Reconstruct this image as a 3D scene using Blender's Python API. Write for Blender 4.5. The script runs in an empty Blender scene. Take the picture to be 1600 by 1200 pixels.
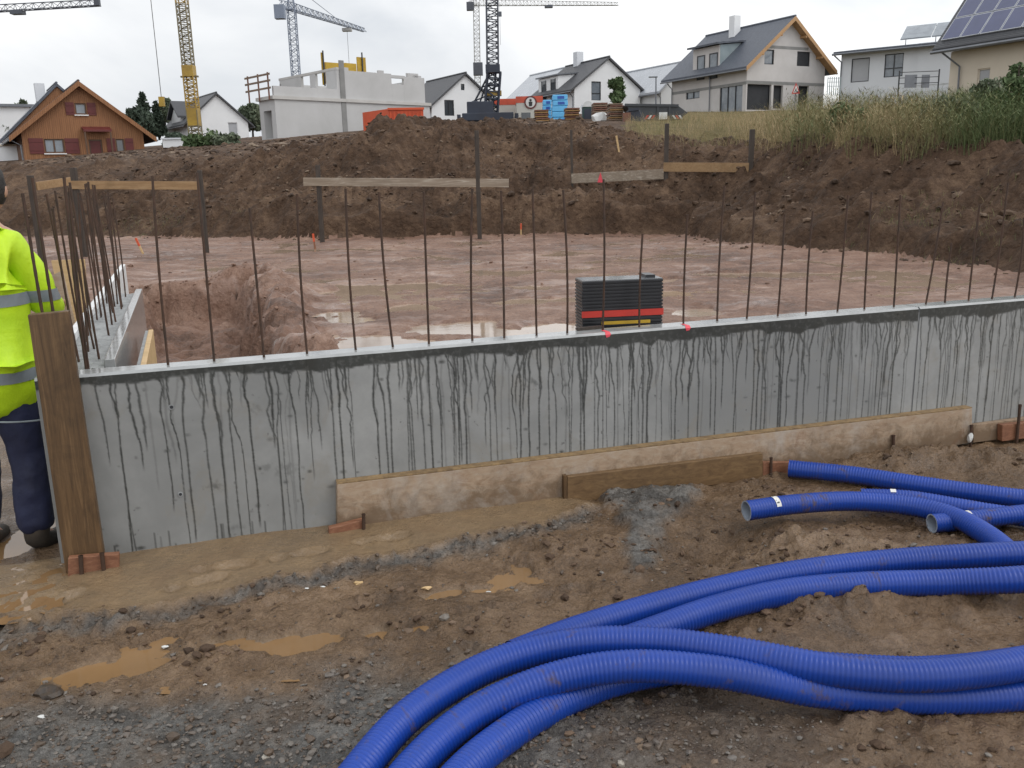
import bpy, bmesh, math, random
import numpy as np
from mathutils import Vector, Matrix

random.seed(7)
RNG = np.random.default_rng(7)
S = bpy.context.scene
COL = S.collection

# ------------------------------------------------------------------ camera
F = 1383.0; EYE = 1.7; PITCH = 0.2280; ROLL = 0.024      # focal length in pixels of a 1600 px wide frame
FW = np.array([0, math.cos(PITCH), -math.sin(PITCH)])
_u = np.array([0, math.sin(PITCH), math.cos(PITCH)]); _r = np.array([1.0, 0, 0])
UP = _u * math.cos(ROLL) + _r * math.sin(ROLL)
RT = _r * math.cos(ROLL) - _u * math.sin(ROLL)
cam_data = bpy.data.cameras.new('camera'); cam = bpy.data.objects.new('camera', cam_data); COL.objects.link(cam)
cam_data.sensor_width = 36.0; cam_data.lens = 36.0 * F / 1600.0
cam_data.clip_start = 0.05; cam_data.clip_end = 3000
M3 = Matrix((tuple(RT), tuple(UP), tuple(-FW))).transposed()
cam.matrix_world = Matrix.Translation((0, 0, EYE)) @ M3.to_4x4()
S.camera = cam

# ------------------------------------------------------------------ world, sun, exposure
SUN_EL, SUN_AZ = math.radians(50), math.radians(112)       # azimuth from +Y towards +X
W = bpy.data.worlds.new('World'); S.world = W; W.use_nodes = True
nt = W.node_tree; nt.nodes.clear()
def wn(t, **k):
    n = nt.nodes.new(t)
    for a, v in k.items(): setattr(n, a, v)
    return n
out = wn('ShaderNodeOutputWorld')
sky = wn('ShaderNodeTexSky', sky_type='NISHITA', sun_disc=False)
sky.sun_elevation = SUN_EL; sky.sun_rotation = SUN_AZ; sky.dust_density = 4.0; sky.air_density = 1.0
bg1 = wn('ShaderNodeBackground'); bg1.inputs['Strength'].default_value = 0.10
nt.links.new(sky.outputs[0], bg1.inputs['Color'])
tc = wn('ShaderNodeTexCoord')
mp = wn('ShaderNodeMapping'); mp.inputs['Scale'].default_value = (1.0, 1.0, 2.2); mp.inputs['Location'].default_value = (0.35, 0.1, 0.0)
nt.links.new(tc.outputs['Generated'], mp.inputs['Vector'])
nz = wn('ShaderNodeTexNoise'); nz.inputs['Scale'].default_value = 2.1; nz.inputs['Detail'].default_value = 7; nz.inputs['Roughness'].default_value = 0.52; nz.inputs['Distortion'].default_value = 0.5
nt.links.new(mp.outputs[0], nz.inputs['Vector'])
cr = wn('ShaderNodeValToRGB')
cr.color_ramp.elements[0].position = 0.34; cr.color_ramp.elements[0].color = (0.66, 0.69, 0.73, 1)
cr.color_ramp.elements[1].position = 0.60; cr.color_ramp.elements[1].color = (1.0, 1.0, 1.0, 1)
nt.links.new(nz.outputs['Fac'], cr.inputs['Fac'])
# thin cloud is brighter towards the hidden sun
dp = wn('ShaderNodeVectorMath', operation='DOT_PRODUCT')
dp.inputs[1].default_value = (math.sin(SUN_AZ) * math.cos(SUN_EL), math.cos(SUN_AZ) * math.cos(SUN_EL), math.sin(SUN_EL))
nt.links.new(tc.outputs['Generated'], dp.inputs[0])
mr = wn('ShaderNodeMapRange'); mr.inputs['From Min'].default_value = -0.2; mr.inputs['From Max'].default_value = 1.0
mr.inputs['To Min'].default_value = 1.0; mr.inputs['To Max'].default_value = 1.70
nt.links.new(dp.outputs['Value'], mr.inputs['Value'])
bg2 = wn('ShaderNodeBackground')
nt.links.new(cr.outputs[0], bg2.inputs['Color']); nt.links.new(mr.outputs[0], bg2.inputs['Strength'])
mx = wn('ShaderNodeMixShader'); mx.inputs[0].default_value = 0.9
nt.links.new(bg1.outputs[0], mx.inputs[1]); nt.links.new(bg2.outputs[0], mx.inputs[2])
nt.links.new(mx.outputs[0], out.inputs['Surface'])
sd = bpy.data.lights.new('sun', 'SUN'); sd.energy = 0.6; sd.angle = math.radians(25); sd.color = (1, 0.97, 0.92)
sun = bpy.data.objects.new('sun', sd); COL.objects.link(sun)
sv = Vector((math.sin(SUN_AZ) * math.cos(SUN_EL), math.cos(SUN_AZ) * math.cos(SUN_EL), math.sin(SUN_EL)))
sun.rotation_euler = sv.to_track_quat('Z', 'Y').to_euler(); sun.location = (0, 0, 60)
S.view_settings.view_transform = 'Standard'; S.view_settings.look = 'None'
S.view_settings.gamma = 1; S.view_settings.exposure = 0.22; S.view_settings.use_curve_mapping = False

# ------------------------------------------------------------------ pixel -> world helpers
O3 = np.array([0, 0, EYE])
def ray(px, py): return FW + RT * (px - 800) / F + UP * (600 - py) / F
def G(px, py, z=0.0):
    r = ray(px, py); return O3 + r * ((z - EYE) / r[2])
def D(px, py, Y):
    r = ray(px, py); return O3 + r * (Y / r[1])
def on_plane(px, py, p0, n):
    r = ray(px, py); n = np.asarray(n, float)
    return O3 + r * (np.dot(np.asarray(p0) - O3, n) / np.dot(r, n))
def V(a): return Vector([float(c) for c in a])

# ------------------------------------------------------------------ numpy noise
_perm = np.random.default_rng(3).permutation(256); _perm = np.concatenate([_perm, _perm])
_ga = np.random.default_rng(4).uniform(0, 2 * math.pi, 256); _gx, _gy = np.cos(_ga), np.sin(_ga)
_jx = np.random.default_rng(5).uniform(0, 1, 256); _jy = np.random.default_rng(6).uniform(0, 1, 256)
def _h(ix, iy): return _perm[(_perm[ix & 255] + iy) & 255]
def perlin(x, y):
    ix = np.floor(x).astype(np.int64); iy = np.floor(y).astype(np.int64); fx = x - ix; fy = y - iy
    u = fx * fx * fx * (fx * (fx * 6 - 15) + 10); v = fy * fy * fy * (fy * (fy * 6 - 15) + 10)
    def g(a, b):
        h = _h(ix + a, iy + b); return _gx[h] * (fx - a) + _gy[h] * (fy - b)
    a = g(0, 0); b = g(1, 0); c = g(0, 1); d = g(1, 1)
    return ((a + (b - a) * u) * (1 - v) + (c + (d - c) * u) * v) * 1.5
def fbm(x, y, octv=4, gain=0.5, lac=2.03):
    s = 0; a = 1.0
    for i in range(octv):
        s = s + a * perlin(x + 17.3 * i, y - 9.1 * i); a *= gain; x = x * lac; y = y * lac
    return s
def clods(x, y):
    """rounded lumps: bump height 0..1 of the nearest cell point"""
    ix = np.floor(x).astype(np.int64); iy = np.floor(y).astype(np.int64); best = np.full(x.shape, 9.0); hid = np.zeros(x.shape, np.int64)
    for a in (-1, 0, 1):
        for b in (-1, 0, 1):
            h = _h(ix + a, iy + b); dx = ix + a + _jx[h] - x; dy = iy + b + _jy[h] - y; d = dx * dx + dy * dy
            m = d < best; best = np.where(m, d, best); hid = np.where(m, h, hid)
    amp = 0.35 + 0.65 * _jx[(hid * 7 + 3) & 255]
    return np.sqrt(np.clip(1 - best / 0.55, 0, 1)) * amp
def sstep(a, b, x):
    t = np.clip((x - a) / (b - a), 0, 1); return t * t * (3 - 2 * t)
def seg_dist(x, y, pts):
    """signed distance (positive on the left of the direction of travel) and running parameter along a polyline"""
    best = np.full(x.shape, 1e9); sg = np.ones(x.shape); par = np.zeros(x.shape)
    for i in range(len(pts) - 1):
        ax, ay = pts[i][:2]; bx, by = pts[i + 1][:2]; dx, dy = bx - ax, by - ay; L2 = dx * dx + dy * dy
        t = np.clip(((x - ax) * dx + (y - ay) * dy) / L2, 0, 1)
        ex = x - ax - t * dx; ey = y - ay - t * dy; d = np.hypot(ex, ey); m = d < best - 1e-9
        best = np.where(m, d, best); sg = np.where(m, np.sign(dx * ey - dy * ex), sg); par = np.where(m, i + t, par)
    return best * sg, par
def in_poly(x, y, pts):
    c = np.zeros(x.shape, bool); n = len(pts)
    for i in range(n):
        x1, y1 = pts[i][:2]; x2, y2 = pts[(i + 1) % n][:2]
        c ^= ((y1 > y) != (y2 > y)) & (x < (x2 - x1) * (y - y1) / (y2 - y1 + 1e-12) + x1)
    return c
def poly_sd(x, y, pts):
    d, _ = seg_dist(x, y, list(pts) + [pts[0]]); d = np.abs(d); return np.where(in_poly(x, y, pts), d, -d)

# ------------------------------------------------------------------ object helpers
def tag(o, label=None, cat=None, group=None, kind=None):
    if label: o['label'] = label
    if cat: o['category'] = cat
    if group: o['group'] = group
    if kind: o['kind'] = kind
    return o
def empty(name, loc, label=None, cat=None, group=None):
    o = bpy.data.objects.new(name, None); o.empty_display_size = 0.2; COL.objects.link(o); o.location = V(loc)
    return tag(o, label, cat, group)
def copy_tree(o, parent=None, offset=None):
    c = o.copy(); COL.objects.link(c)
    if parent is not None: c.parent = parent
    for ch in list(o.children): copy_tree(ch, c)
    return c
class MB:
    """collects shapes given in world metres; build() links them as one mesh object"""
    def __init__(s): s.v = []; s.f = []; s.sm = []
    def add(s, vs, fs, smooth=False):
        n = len(s.v); s.v += [tuple(float(c) for c in p) for p in vs]; s.f += [tuple(i + n for i in f) for f in fs]; s.sm += [smooth] * len(fs); return s
    def box(s, c, size, R=None):
        """box centred at c; R = 3x3 matrix (rows are the box axes)"""
        h = np.asarray(size, float) / 2; R = np.eye(3) if R is None else np.asarray(R, float); c = np.asarray(c, float)
        P = [c + (sx * h[0]) * R[0] + (sy * h[1]) * R[1] + (sz * h[2]) * R[2] for sz in (-1, 1) for sy in (-1, 1) for sx in (-1, 1)]
        fs = [(0, 2, 3, 1), (4, 5, 7, 6), (0, 1, 5, 4), (2, 6, 7, 3), (0, 4, 6, 2), (1, 3, 7, 5)]
        return s.add(P, fs)
    def beam(s, a, b, w, h, up=(0, 0, 1)):
        a = np.asarray(a, float); b = np.asarray(b, float); d = b - a; L = np.linalg.norm(d); d = d / L; up = np.asarray(up, float)
        x = np.cross(d, up); x /= np.linalg.norm(x); z = np.cross(x, d)
        return s.box((a + b) / 2, (w, L, h), [x, d, z])
    def tube(s, pts, r, n=8, caps=True, smooth=True):
        pts = [np.asarray(p, float) for p in pts]; rr = r if hasattr(r, '__len__') else [r] * len(pts); vs = []; ref = None
        for i, p in enumerate(pts):
            t = pts[min(i + 1, len(pts) - 1)] - pts[max(i - 1, 0)]; t = t / (np.linalg.norm(t) + 1e-12)
            if ref is None: ref = np.array([0, 0, 1.0]) if abs(t[2]) < 0.9 else np.array([1.0, 0, 0])
            x = np.cross(t, ref); x /= np.linalg.norm(x) + 1e-12; y = np.cross(x, t); ref = y
            for k in range(n):
                a = 2 * math.pi * k / n; vs.append(p + rr[i] * (math.cos(a) * x + math.sin(a) * y))
        fs = [(i * n + k, i * n + (k + 1) % n, (i + 1) * n + (k + 1) % n, (i + 1) * n + k) for i in range(len(pts) - 1) for k in range(n)]
        s.add(vs, fs, smooth)
        if caps: s.add(vs[:n], [tuple(range(n))]); s.add(vs[-n:], [tuple(range(n - 1, -1, -1))])
        return s
    def prism(s, poly, d):
        """polygon (list of 3-D points) extruded by vector d"""
        n = len(poly); P = [np.asarray(p, float) for p in poly]; Q = [p + np.asarray(d, float) for p in P]
        return s.add(P + Q, [tuple(range(n)), tuple(range(2 * n - 1, n - 1, -1))] + [(i, i + n, (i + 1) % n + n, (i + 1) % n) for i in range(n)])
    def build(s, name, mat, parent=None, bevel=0.0, fixn=True, segs=2):
        me = bpy.data.meshes.new(name); off = np.array(parent_world(parent)) if parent else np.zeros(3)
        me.from_pydata([tuple(np.asarray(v) - off) for v in s.v], [], s.f)
        for p, k in zip(me.polygons, s.sm): p.use_smooth = k
        if fixn:
            bm = bmesh.new(); bm.from_mesh(me); bmesh.ops.recalc_face_normals(bm, faces=bm.faces); bm.to_mesh(me); bm.free()
        me.materials.append(mat); o = bpy.data.objects.new(name, me); COL.objects.link(o)
        if parent: o.parent = parent
        if bevel > 0:
            m = o.modifiers.new('bevel', 'BEVEL'); m.width = bevel; m.segments = segs; m.limit_method = 'ANGLE'
        return o
def parent_world(o):
    p = Vector(o.location); q = o.parent
    while q: p = p + Vector(q.location); q = q.parent
    return p
def np_mesh(name, verts, faces, mat, parent=None, smooth=True, attrs=None):
    """fast mesh: verts (n,3), faces (m,3 or 4)"""
    me = bpy.data.meshes.new(name); verts = np.asarray(verts, np.float32); faces = np.asarray(faces, np.int32); k = faces.shape[1]
    if parent: verts = verts - np.array(parent_world(parent), np.float32)
    me.vertices.add(len(verts)); me.vertices.foreach_set('co', verts.ravel())
    me.loops.add(faces.size); me.loops.foreach_set('vertex_index', faces.ravel())
    me.polygons.add(len(faces)); me.polygons.foreach_set('loop_start', np.arange(0, faces.size, k, dtype=np.int32))
    me.polygons.foreach_set('use_smooth', np.full(len(faces), smooth))
    me.update(calc_edges=True)
    for an, arr in (attrs or {}).items():
        arr = np.asarray(arr, np.float32)
        if arr.ndim == 1:
            a = me.attributes.new(an, 'FLOAT', 'POINT'); a.data.foreach_set('value', arr)
        else:
            a = me.attributes.new(an, 'FLOAT_COLOR', 'POINT'); a.data.foreach_set('color', np.concatenate([arr, np.ones((len(arr), 1), np.float32)], 1).ravel())
    me.materials.append(mat); o = bpy.data.objects.new(name, me); COL.objects.link(o)
    if parent: o.parent = parent
    return o

# ------------------------------------------------------------------ materials
class NT:
    def __init__(s, name):
        s.m = bpy.data.materials.new(name); s.m.use_nodes = True; s.t = s.m.node_tree; s.b = s.t.nodes['Principled BSDF']
        s.co = s.n('ShaderNodeTexCoord').outputs['Object']
    def n(s, t, **k):
        n = s.t.nodes.new(t)
        for a, v in k.items(): setattr(n, a, v)
        return n
    def l(s, a, b): s.t.links.new(a, b)
    def noise(s, scale, detail=4, rough=0.55, dist=0.0, vec=None, sc=None):
        n = s.n('ShaderNodeTexNoise'); n.inputs['Scale'].default_value = scale; n.inputs['Detail'].default_value = detail
        n.inputs['Roughness'].default_value = rough; n.inputs['Distortion'].default_value = dist
        v = vec or s.co
        if sc:
            m = s.n('ShaderNodeMapping'); m.inputs['Scale'].default_value = sc; s.l(v, m.inputs[0]); v = m.outputs[0]
        s.l(v, n.inputs['Vector']); return n.outputs['Fac']
    def ramp(s, fac, stops):
        r = s.n('ShaderNodeValToRGB'); e = r.color_ramp.elements
        while len(e) < len(stops): e.new(0.5)
        for i, (p, c) in enumerate(stops): e[i].position = p; e[i].color = (c, c, c, 1) if not hasattr(c, '__len__') else (*c, 1)
        s.l(fac, r.inputs[0]); return r.outputs[0]
    def mix(s, fac, a, b, mode='MIX'):
        m = s.n('ShaderNodeMix', data_type='RGBA', blend_type=mode)
        for i, x in ((0, fac), (6, a), (7, b)):
            if isinstance(x, (int, float)): m.inputs[i].default_value = x
            elif hasattr(x, '__len__'): m.inputs[i].default_value = (*x, 1)
            else: s.l(x, m.inputs[i])
        return m.outputs[2]
    def math(s, op, a, b=0.0, clamp=False):
        m = s.n('ShaderNodeMath', operation=op, use_clamp=clamp)
        for i, x in ((0, a), (1, b)):
            if isinstance(x, (int, float)): m.inputs[i].default_value = x
            else: s.l(x, m.inputs[i])
        return m.outputs[0]
    def attr(s, name):
        a = s.n('ShaderNodeAttribute'); a.attribute_name = name; return a
    def bump(s, h, strength=0.3, dist=0.01, prev=None):
        b = s.n('ShaderNodeBump'); b.inputs['Strength'].default_value = strength; b.inputs['Distance'].default_value = dist
        s.l(h, b.inputs['Height'])
        if prev: s.l(prev, b.inputs['Normal'])
        return b.outputs[0]
    def set(s, col=None, rough=None, normal=None, spec=None, metal=None):
        for k, x in (('Base Color', col), ('Roughness', rough), ('Specular IOR Level', spec), ('Metallic', metal)):
            if x is None: continue
            if isinstance(x, (int, float)): s.b.inputs[k].default_value = x
            elif hasattr(x, '__len__'): s.b.inputs[k].default_value = (*x, 1)
            else: s.l(x, s.b.inputs[k])
        if normal is not None: s.l(normal, s.b.inputs['Normal'])
        return s.m
def simple(name, c1, c2=None, scale=3.0, rough=0.6, rvar=0.12, bump=0.0, bscale=40.0, bdist=0.005, metal=0.0, spec=0.5, sc=None):
    t = NT(name); c2 = c2 or tuple(x * 0.75 for x in c1)
    f = t.noise(scale, 6, 0.62, 0.3, sc=sc); col = t.mix(t.ramp(f, [(0.32, 0.0), (0.68, 1.0)]), c1, c2)
    f2 = t.noise(scale * 4.3, 4, 0.6, sc=sc)
    r = t.math('ADD', t.math('MULTIPLY', f2, rvar * 2), rough - rvar)
    nrm = t.bump(t.noise(bscale, 4, 0.6, sc=sc), bump, bdist) if bump else None
    return t.set(col, r, nrm, spec, metal)
M = {}
def soil_mat(name, c_dark, c_mid, c_light, rlo, rhi, scale=1.0, fine=1.0, crumb_s=0.8, spec0=0.16):
    """wet soil; vertex masks m.r = gravel, m.g = pale slurry, m.b = wet/smooth"""
    t = NT(name); a = t.attr('m'); sp = t.n('ShaderNodeSeparateColor'); t.l(a.outputs['Color'], sp.inputs[0])
    big = t.noise(0.9 * scale, 5, 0.6, 0.6); med = t.noise(7 * scale, 6, 0.65, 0.3); fin = t.noise(55 * scale, 5, 0.7)
    f = t.math('ADD', t.math('MULTIPLY', big, 0.45), t.math('ADD', t.math('MULTIPLY', med, 0.33), t.math('MULTIPLY', fin, 0.22)))
    soil = t.ramp(f, [(0.36, c_dark), (0.5, c_mid), (0.64, c_light)])
    gv = t.n('ShaderNodeTexVoronoi'); gv.inputs['Scale'].default_value = 60 * fine; t.l(t.co, gv.inputs['Vector'])
    gcol = t.mix(t.ramp(med, [(0.35, 0.0), (0.65, 1.0)]), (0.055, 0.053, 0.050), (0.150, 0.143, 0.132))
    bw = t.n('ShaderNodeRGBToBW'); t.l(gv.outputs['Color'], bw.inputs[0]); gcol = t.mix(0.45, gcol, bw.outputs[0], 'SOFT_LIGHT')
    gm = t.math('MULTIPLY', sp.outputs[0], t.ramp(t.noise(3.2 * scale, 6, 0.7, 0.4), [(0.34, 0.5), (0.52, 1.0)]), True)
    col = t.mix(gm, soil, gcol)
    sl = t.mix(t.ramp(med, [(0.3, 0.0), (0.7, 1.0)]), (0.235, 0.160, 0.090), (0.155, 0.108, 0.064))
    sl = t.mix(t.ramp(t.noise(16, 6, 0.7), [(0.55, 0.0), (0.75, 0.6)]), sl, (0.10, 0.075, 0.045))
    sm = t.math('MULTIPLY', sp.outputs[1], t.ramp(t.noise(5, 5, 0.65, 0.5), [(0.25, 0.5), (0.5, 1.0)]), True)
    col = t.mix(sm, col, sl)
    wet = t.math('MULTIPLY', sp.outputs[2], t.ramp(t.noise(1.7 * scale, 7, 0.7, 0.9, sc=(1.0, 1.6, 1.0)), [(0.50, 0.0), (0.66, 1.0)]), True)
    rough = t.math('SUBTRACT', t.math('ADD', rlo, t.math('MULTIPLY', med, rhi - rlo)), t.math('MULTIPLY', wet, 0.34), True)
    vb = t.n('ShaderNodeTexVoronoi'); vb.inputs['Scale'].default_value = 34 * fine; vb.inputs['Randomness'].default_value = 1.0
    wv = t.n('ShaderNodeVectorMath', operation='ADD'); nn = t.n('ShaderNodeTexNoise'); nn.inputs['Scale'].default_value = 30 * fine; t.l(t.co, nn.inputs['Vector'])
    sc_ = t.n('ShaderNodeVectorMath', operation='SCALE'); sc_.inputs['Scale'].default_value = 0.05 / fine; t.l(nn.outputs['Color'], sc_.inputs[0])
    t.l(t.co, wv.inputs[0]); t.l(sc_.outputs[0], wv.inputs[1]); t.l(wv.outputs[0], vb.inputs['Vector'])
    crumb = t.math('SUBTRACT', 1.0, vb.outputs['Distance'])
    hgt = t.math('ADD', t.math('MULTIPLY', med, 0.5), t.math('MULTIPLY', fin, 0.5))
    n1 = t.bump(hgt, 0.8, 0.035 / scale); n2 = t.bump(crumb, 0.7, 0.012 / fine, n1); n3 = t.bump(t.noise(190 * fine, 4, 0.7), 0.6, 0.006, n2)
    smooth_ = t.math('MAXIMUM', wet, t.math('MULTIPLY', sp.outputs[1], 0.75))
    for nd, st in zip([n for n in t.t.nodes if n.type == 'BUMP'], (0.9, crumb_s, 0.7)):
        t.l(t.math('SUBTRACT', st, t.math('MULTIPLY', smooth_, st * 0.85)), nd.inputs['Strength'])
    spec = t.math('ADD', spec0, t.math('MULTIPLY', wet, 0.34))
    return t.set(col, rough, n3, spec)
M['ground'] = soil_mat('mud_gravel', (0.040, 0.024, 0.013), (0.138, 0.085, 0.046), (0.250, 0.165, 0.098), 0.20, 0.55, spec0=0.46)
M['pit'] = soil_mat('pit_clay', (0.066, 0.035, 0.022), (0.190, 0.108, 0.074), (0.310, 0.203, 0.150), 0.40, 0.75, 0.55, 0.35, 0.55, 0.3)
M['bank'] = soil_mat('bank_soil', (0.027, 0.016, 0.010), (0.076, 0.046, 0.029), (0.165, 0.108, 0.070), 0.62, 0.95, 0.8, 0.25)
M['meadow'] = soil_mat('meadow_soil', (0.070, 0.060, 0.024), (0.125, 0.100, 0.045), (0.185, 0.145, 0.070), 0.8, 0.98, 0.4, 0.3)
def water_mat(name, col, rough=0.03):
    t = NT(name); n = t.noise(7, 3, 0.5); c = t.mix(t.ramp(t.noise(2.5, 4), [(0.35, 0.0), (0.65, 1.0)]), col, tuple(x * 0.8 for x in col))
    return t.set(c, rough, t.bump(n, 0.04, 0.01), 0.5)
M['water'] = water_mat('muddy_water', (0.235, 0.140, 0.065), 0.05)
M['pit_water'] = water_mat('pit_water', (0.36, 0.27, 0.20), 0.06)
def stone_mat():
    t = NT('stones'); a = t.attr('tint'); c = t.ramp(a.outputs['Fac'], [(0.0, (0.028, 0.020, 0.014)), (0.4, (0.085, 0.060, 0.042)), (0.7, (0.115, 0.105, 0.095)), (0.95, (0.20, 0.18, 0.155)), (1.0, (0.42, 0.39, 0.33))])
    c = t.mix(t.ramp(t.noise(60, 4), [(0.4, 0.0), (0.7, 0.5)]), c, (0.09, 0.055, 0.03)); return t.set(c, 0.5, t.bump(t.noise(120, 4), 0.4, 0.004), 0.5)
M['stone'] = stone_mat()
def clod_mat():
    t = NT('clods'); a = t.attr('tint'); c = t.ramp(a.outputs['Fac'], [(0.0, (0.030, 0.018, 0.011)), (0.45, (0.080, 0.049, 0.030)), (0.85, (0.150, 0.098, 0.064)), (1.0, (0.22, 0.17, 0.125))])
    c = t.mix(t.ramp(t.noise(9, 5), [(0.4, 0.0), (0.7, 0.6)]), c, (0.055, 0.032, 0.018)); return t.set(c, 0.8, t.bump(t.noise(30, 5, 0.7), 0.6, 0.02), 0.35)
M['clod'] = clod_mat()
def pit_clod_mat():
    t = NT('pit_clods'); a = t.attr('tint'); c = t.ramp(a.outputs['Fac'], [(0.0, (0.070, 0.038, 0.024)), (0.6, (0.150, 0.084, 0.056)), (1.0, (0.230, 0.140, 0.098))]); return t.set(c, 0.7, t.bump(t.noise(30, 5, 0.7), 0.6, 0.02), 0.4)
M['pit_clod'] = pit_clod_mat()
def wall_mat():
    t = NT('wet_streaked_concrete'); w = t.attr('wet').outputs['Fac']
    big = t.noise(1.3, 5, 0.6, 0.5); med = t.noise(9, 6, 0.65); fin = t.noise(90, 4, 0.7)
    c = t.mix(t.ramp(big, [(0.38, 0.0), (0.62, 1.0)]), (0.205, 0.208, 0.203), (0.295, 0.298, 0.290))
    c = t.mix(t.ramp(med, [(0.35, 0.0), (0.75, 0.55)]), c, (0.185, 0.190, 0.186))
    c = t.mix(t.ramp(t.noise(3.0, 7, 0.72, 1.0), [(0.52, 0.0), (0.74, 0.55)]), c, (0.215, 0.190, 0.150))
    c = t.mix(t.ramp(t.noise(26, 3, 0.5), [(0.70, 0.0), (0.76, 0.8)]), c, (0.10, 0.10, 0.095))
    ws = t.math('MULTIPLY', w, t.ramp(t.noise(40, 4, 0.6), [(0.25, 0.75), (0.5, 1.0)]), True)
    col = t.mix(ws, c, t.mix(1.0, c, (0.115, 0.12, 0.108), 'MULTIPLY'))
    r = t.math('SUBTRACT', 0.62, t.math('MULTIPLY', w, 0.30))
    return t.set(col, r, t.bump(t.math('ADD', t.math('MULTIPLY', med, 0.5), t.math('MULTIPLY', fin, 0.3)), 0.18, 0.006), 0.45)
M['wall'] = wall_mat()
M['wall_top'] = simple('wet_concrete_top', (0.34, 0.35, 0.35), (0.24, 0.245, 0.245), 8, 0.11, 0.07, 0.10, 60, 0.003, spec=0.9)
M['concrete'] = simple('concrete_fill', (0.30, 0.31, 0.31), (0.17, 0.175, 0.175), 12, 0.5, 0.2, 0.6, 70, 0.01)
M['foam'] = simple('white_insulation', (0.72, 0.73, 0.73), (0.55, 0.55, 0.54), 9, 0.55, 0.1, 0.2, 80)
M['rebar'] = simple('rusty_steel', (0.085, 0.043, 0.026), (0.040, 0.027, 0.020), 12, 0.65, 0.15, 0.3, 150, 0.003, 0.3)
def wood_mat(name, c1, c2, c3, axis='X', scale=1.0, rough=0.6, stain=0.5):
    t = NT(name); sc = {'X': (1.2, 22, 22), 'Y': (22, 1.2, 22), 'Z': (22, 22, 1.2)}[axis]
    g = t.noise(scale * 1.6, 6, 0.65, 1.2, sc=sc); st = t.noise(scale * 2.6, 6, 0.7, 0.6)
    c = t.ramp(g, [(0.3, c1), (0.52, c2), (0.75, c3)]); c = t.mix(t.ramp(st, [(0.48, 0.0), (0.72, stain)]), c, tuple(x * 0.42 for x in c1))
    return t.set(c, t.math('ADD', t.math('MULTIPLY', st, 0.3), rough - 0.15), t.bump(g, 0.35, 0.003), 0.4)
M['plank_dark'] = wood_mat('wet_dark_plank', (0.060, 0.034, 0.016), (0.105, 0.060, 0.027), (0.165, 0.098, 0.046), 'Z', 1.5, 0.45, 0.6)
M['plank_mid'] = wood_mat('wet_brown_plank', (0.095, 0.055, 0.026), (0.150, 0.090, 0.042), (0.21, 0.13, 0.06), 'X', 1.0, 0.5, 0.5)
M['ply'] = wood_mat('muddy_plywood', (0.29, 0.195, 0.125), (0.355, 0.265, 0.185), (0.40, 0.33, 0.255), 'X', 0.8, 0.55, 0.45)
def muddy(m, z0, z1, col):
    nt_ = m.node_tree; b_ = nt_.nodes['Principled BSDF']; src = b_.inputs['Base Color'].links[0].from_socket; t = NT.__new__(NT); t.m = m; t.t = nt_; t.b = b_; t.co = nt_.nodes['Texture Coordinate'].outputs['Object']
    sx = t.n('ShaderNodeSeparateXYZ'); t.l(t.co, sx.inputs[0]); mr_ = t.n('ShaderNodeMapRange'); mr_.inputs['From Min'].default_value = z1; mr_.inputs['From Max'].default_value = z0; t.l(sx.outputs['Z'], mr_.inputs['Value'])
    f = t.math('MULTIPLY', t.ramp(t.math('ADD', t.math('MULTIPLY', mr_.outputs[0], 0.5), t.math('MULTIPLY', t.noise(14, 6, 0.7, 0.5), 0.6)), [(0.46, 0.0), (0.66, 0.85)]), 1.0)
    c = t.mix(f, src, col); c = t.mix(t.ramp(t.noise(5, 6, 0.75, 1.0), [(0.58, 0.0), (0.72, 0.6)]), c, (0.17, 0.085, 0.045)); c = t.mix(t.ramp(t.noise(3.2, 5, 0.7, 0.6), [(0.50, 0.0), (0.68, 0.5)]), c, (0.40, 0.37, 0.33)); t.l(c, b_.inputs['Base Color'])
muddy(M['ply'], -0.05, 0.32, (0.13, 0.085, 0.05))
M['ply_edge'] = simple('plywood_edge', (0.30, 0.20, 0.095), (0.14, 0.09, 0.045), 25, 0.6)
M['block'] = wood_mat('red_brown_block', (0.150, 0.062, 0.034), (0.215, 0.095, 0.052), (0.28, 0.15, 0.085), 'X', 2.0, 0.6, 0.5)
M['pine'] = wood_mat('pale_pine', (0.42, 0.28, 0.13), (0.52, 0.36, 0.18), (0.58, 0.42, 0.24), 'X', 1.0, 0.6, 0.3)
M['board_old'] = wood_mat('batter_board_wood', (0.235, 0.140, 0.065), (0.30, 0.19, 0.095), (0.34, 0.235, 0.13), 'X', 0.6, 0.65, 0.5)
M['board_pale'] = wood_mat('cement_stained_board', (0.20, 0.155, 0.11), (0.26, 0.21, 0.16), (0.48, 0.43, 0.36), 'X', 0.5, 0.65, 0.3)
M['post'] = wood_mat('dark_post', (0.030, 0.024, 0.020), (0.052, 0.040, 0.032), (0.085, 0.066, 0.05), 'Z', 1.0, 0.6, 0.4)
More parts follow.
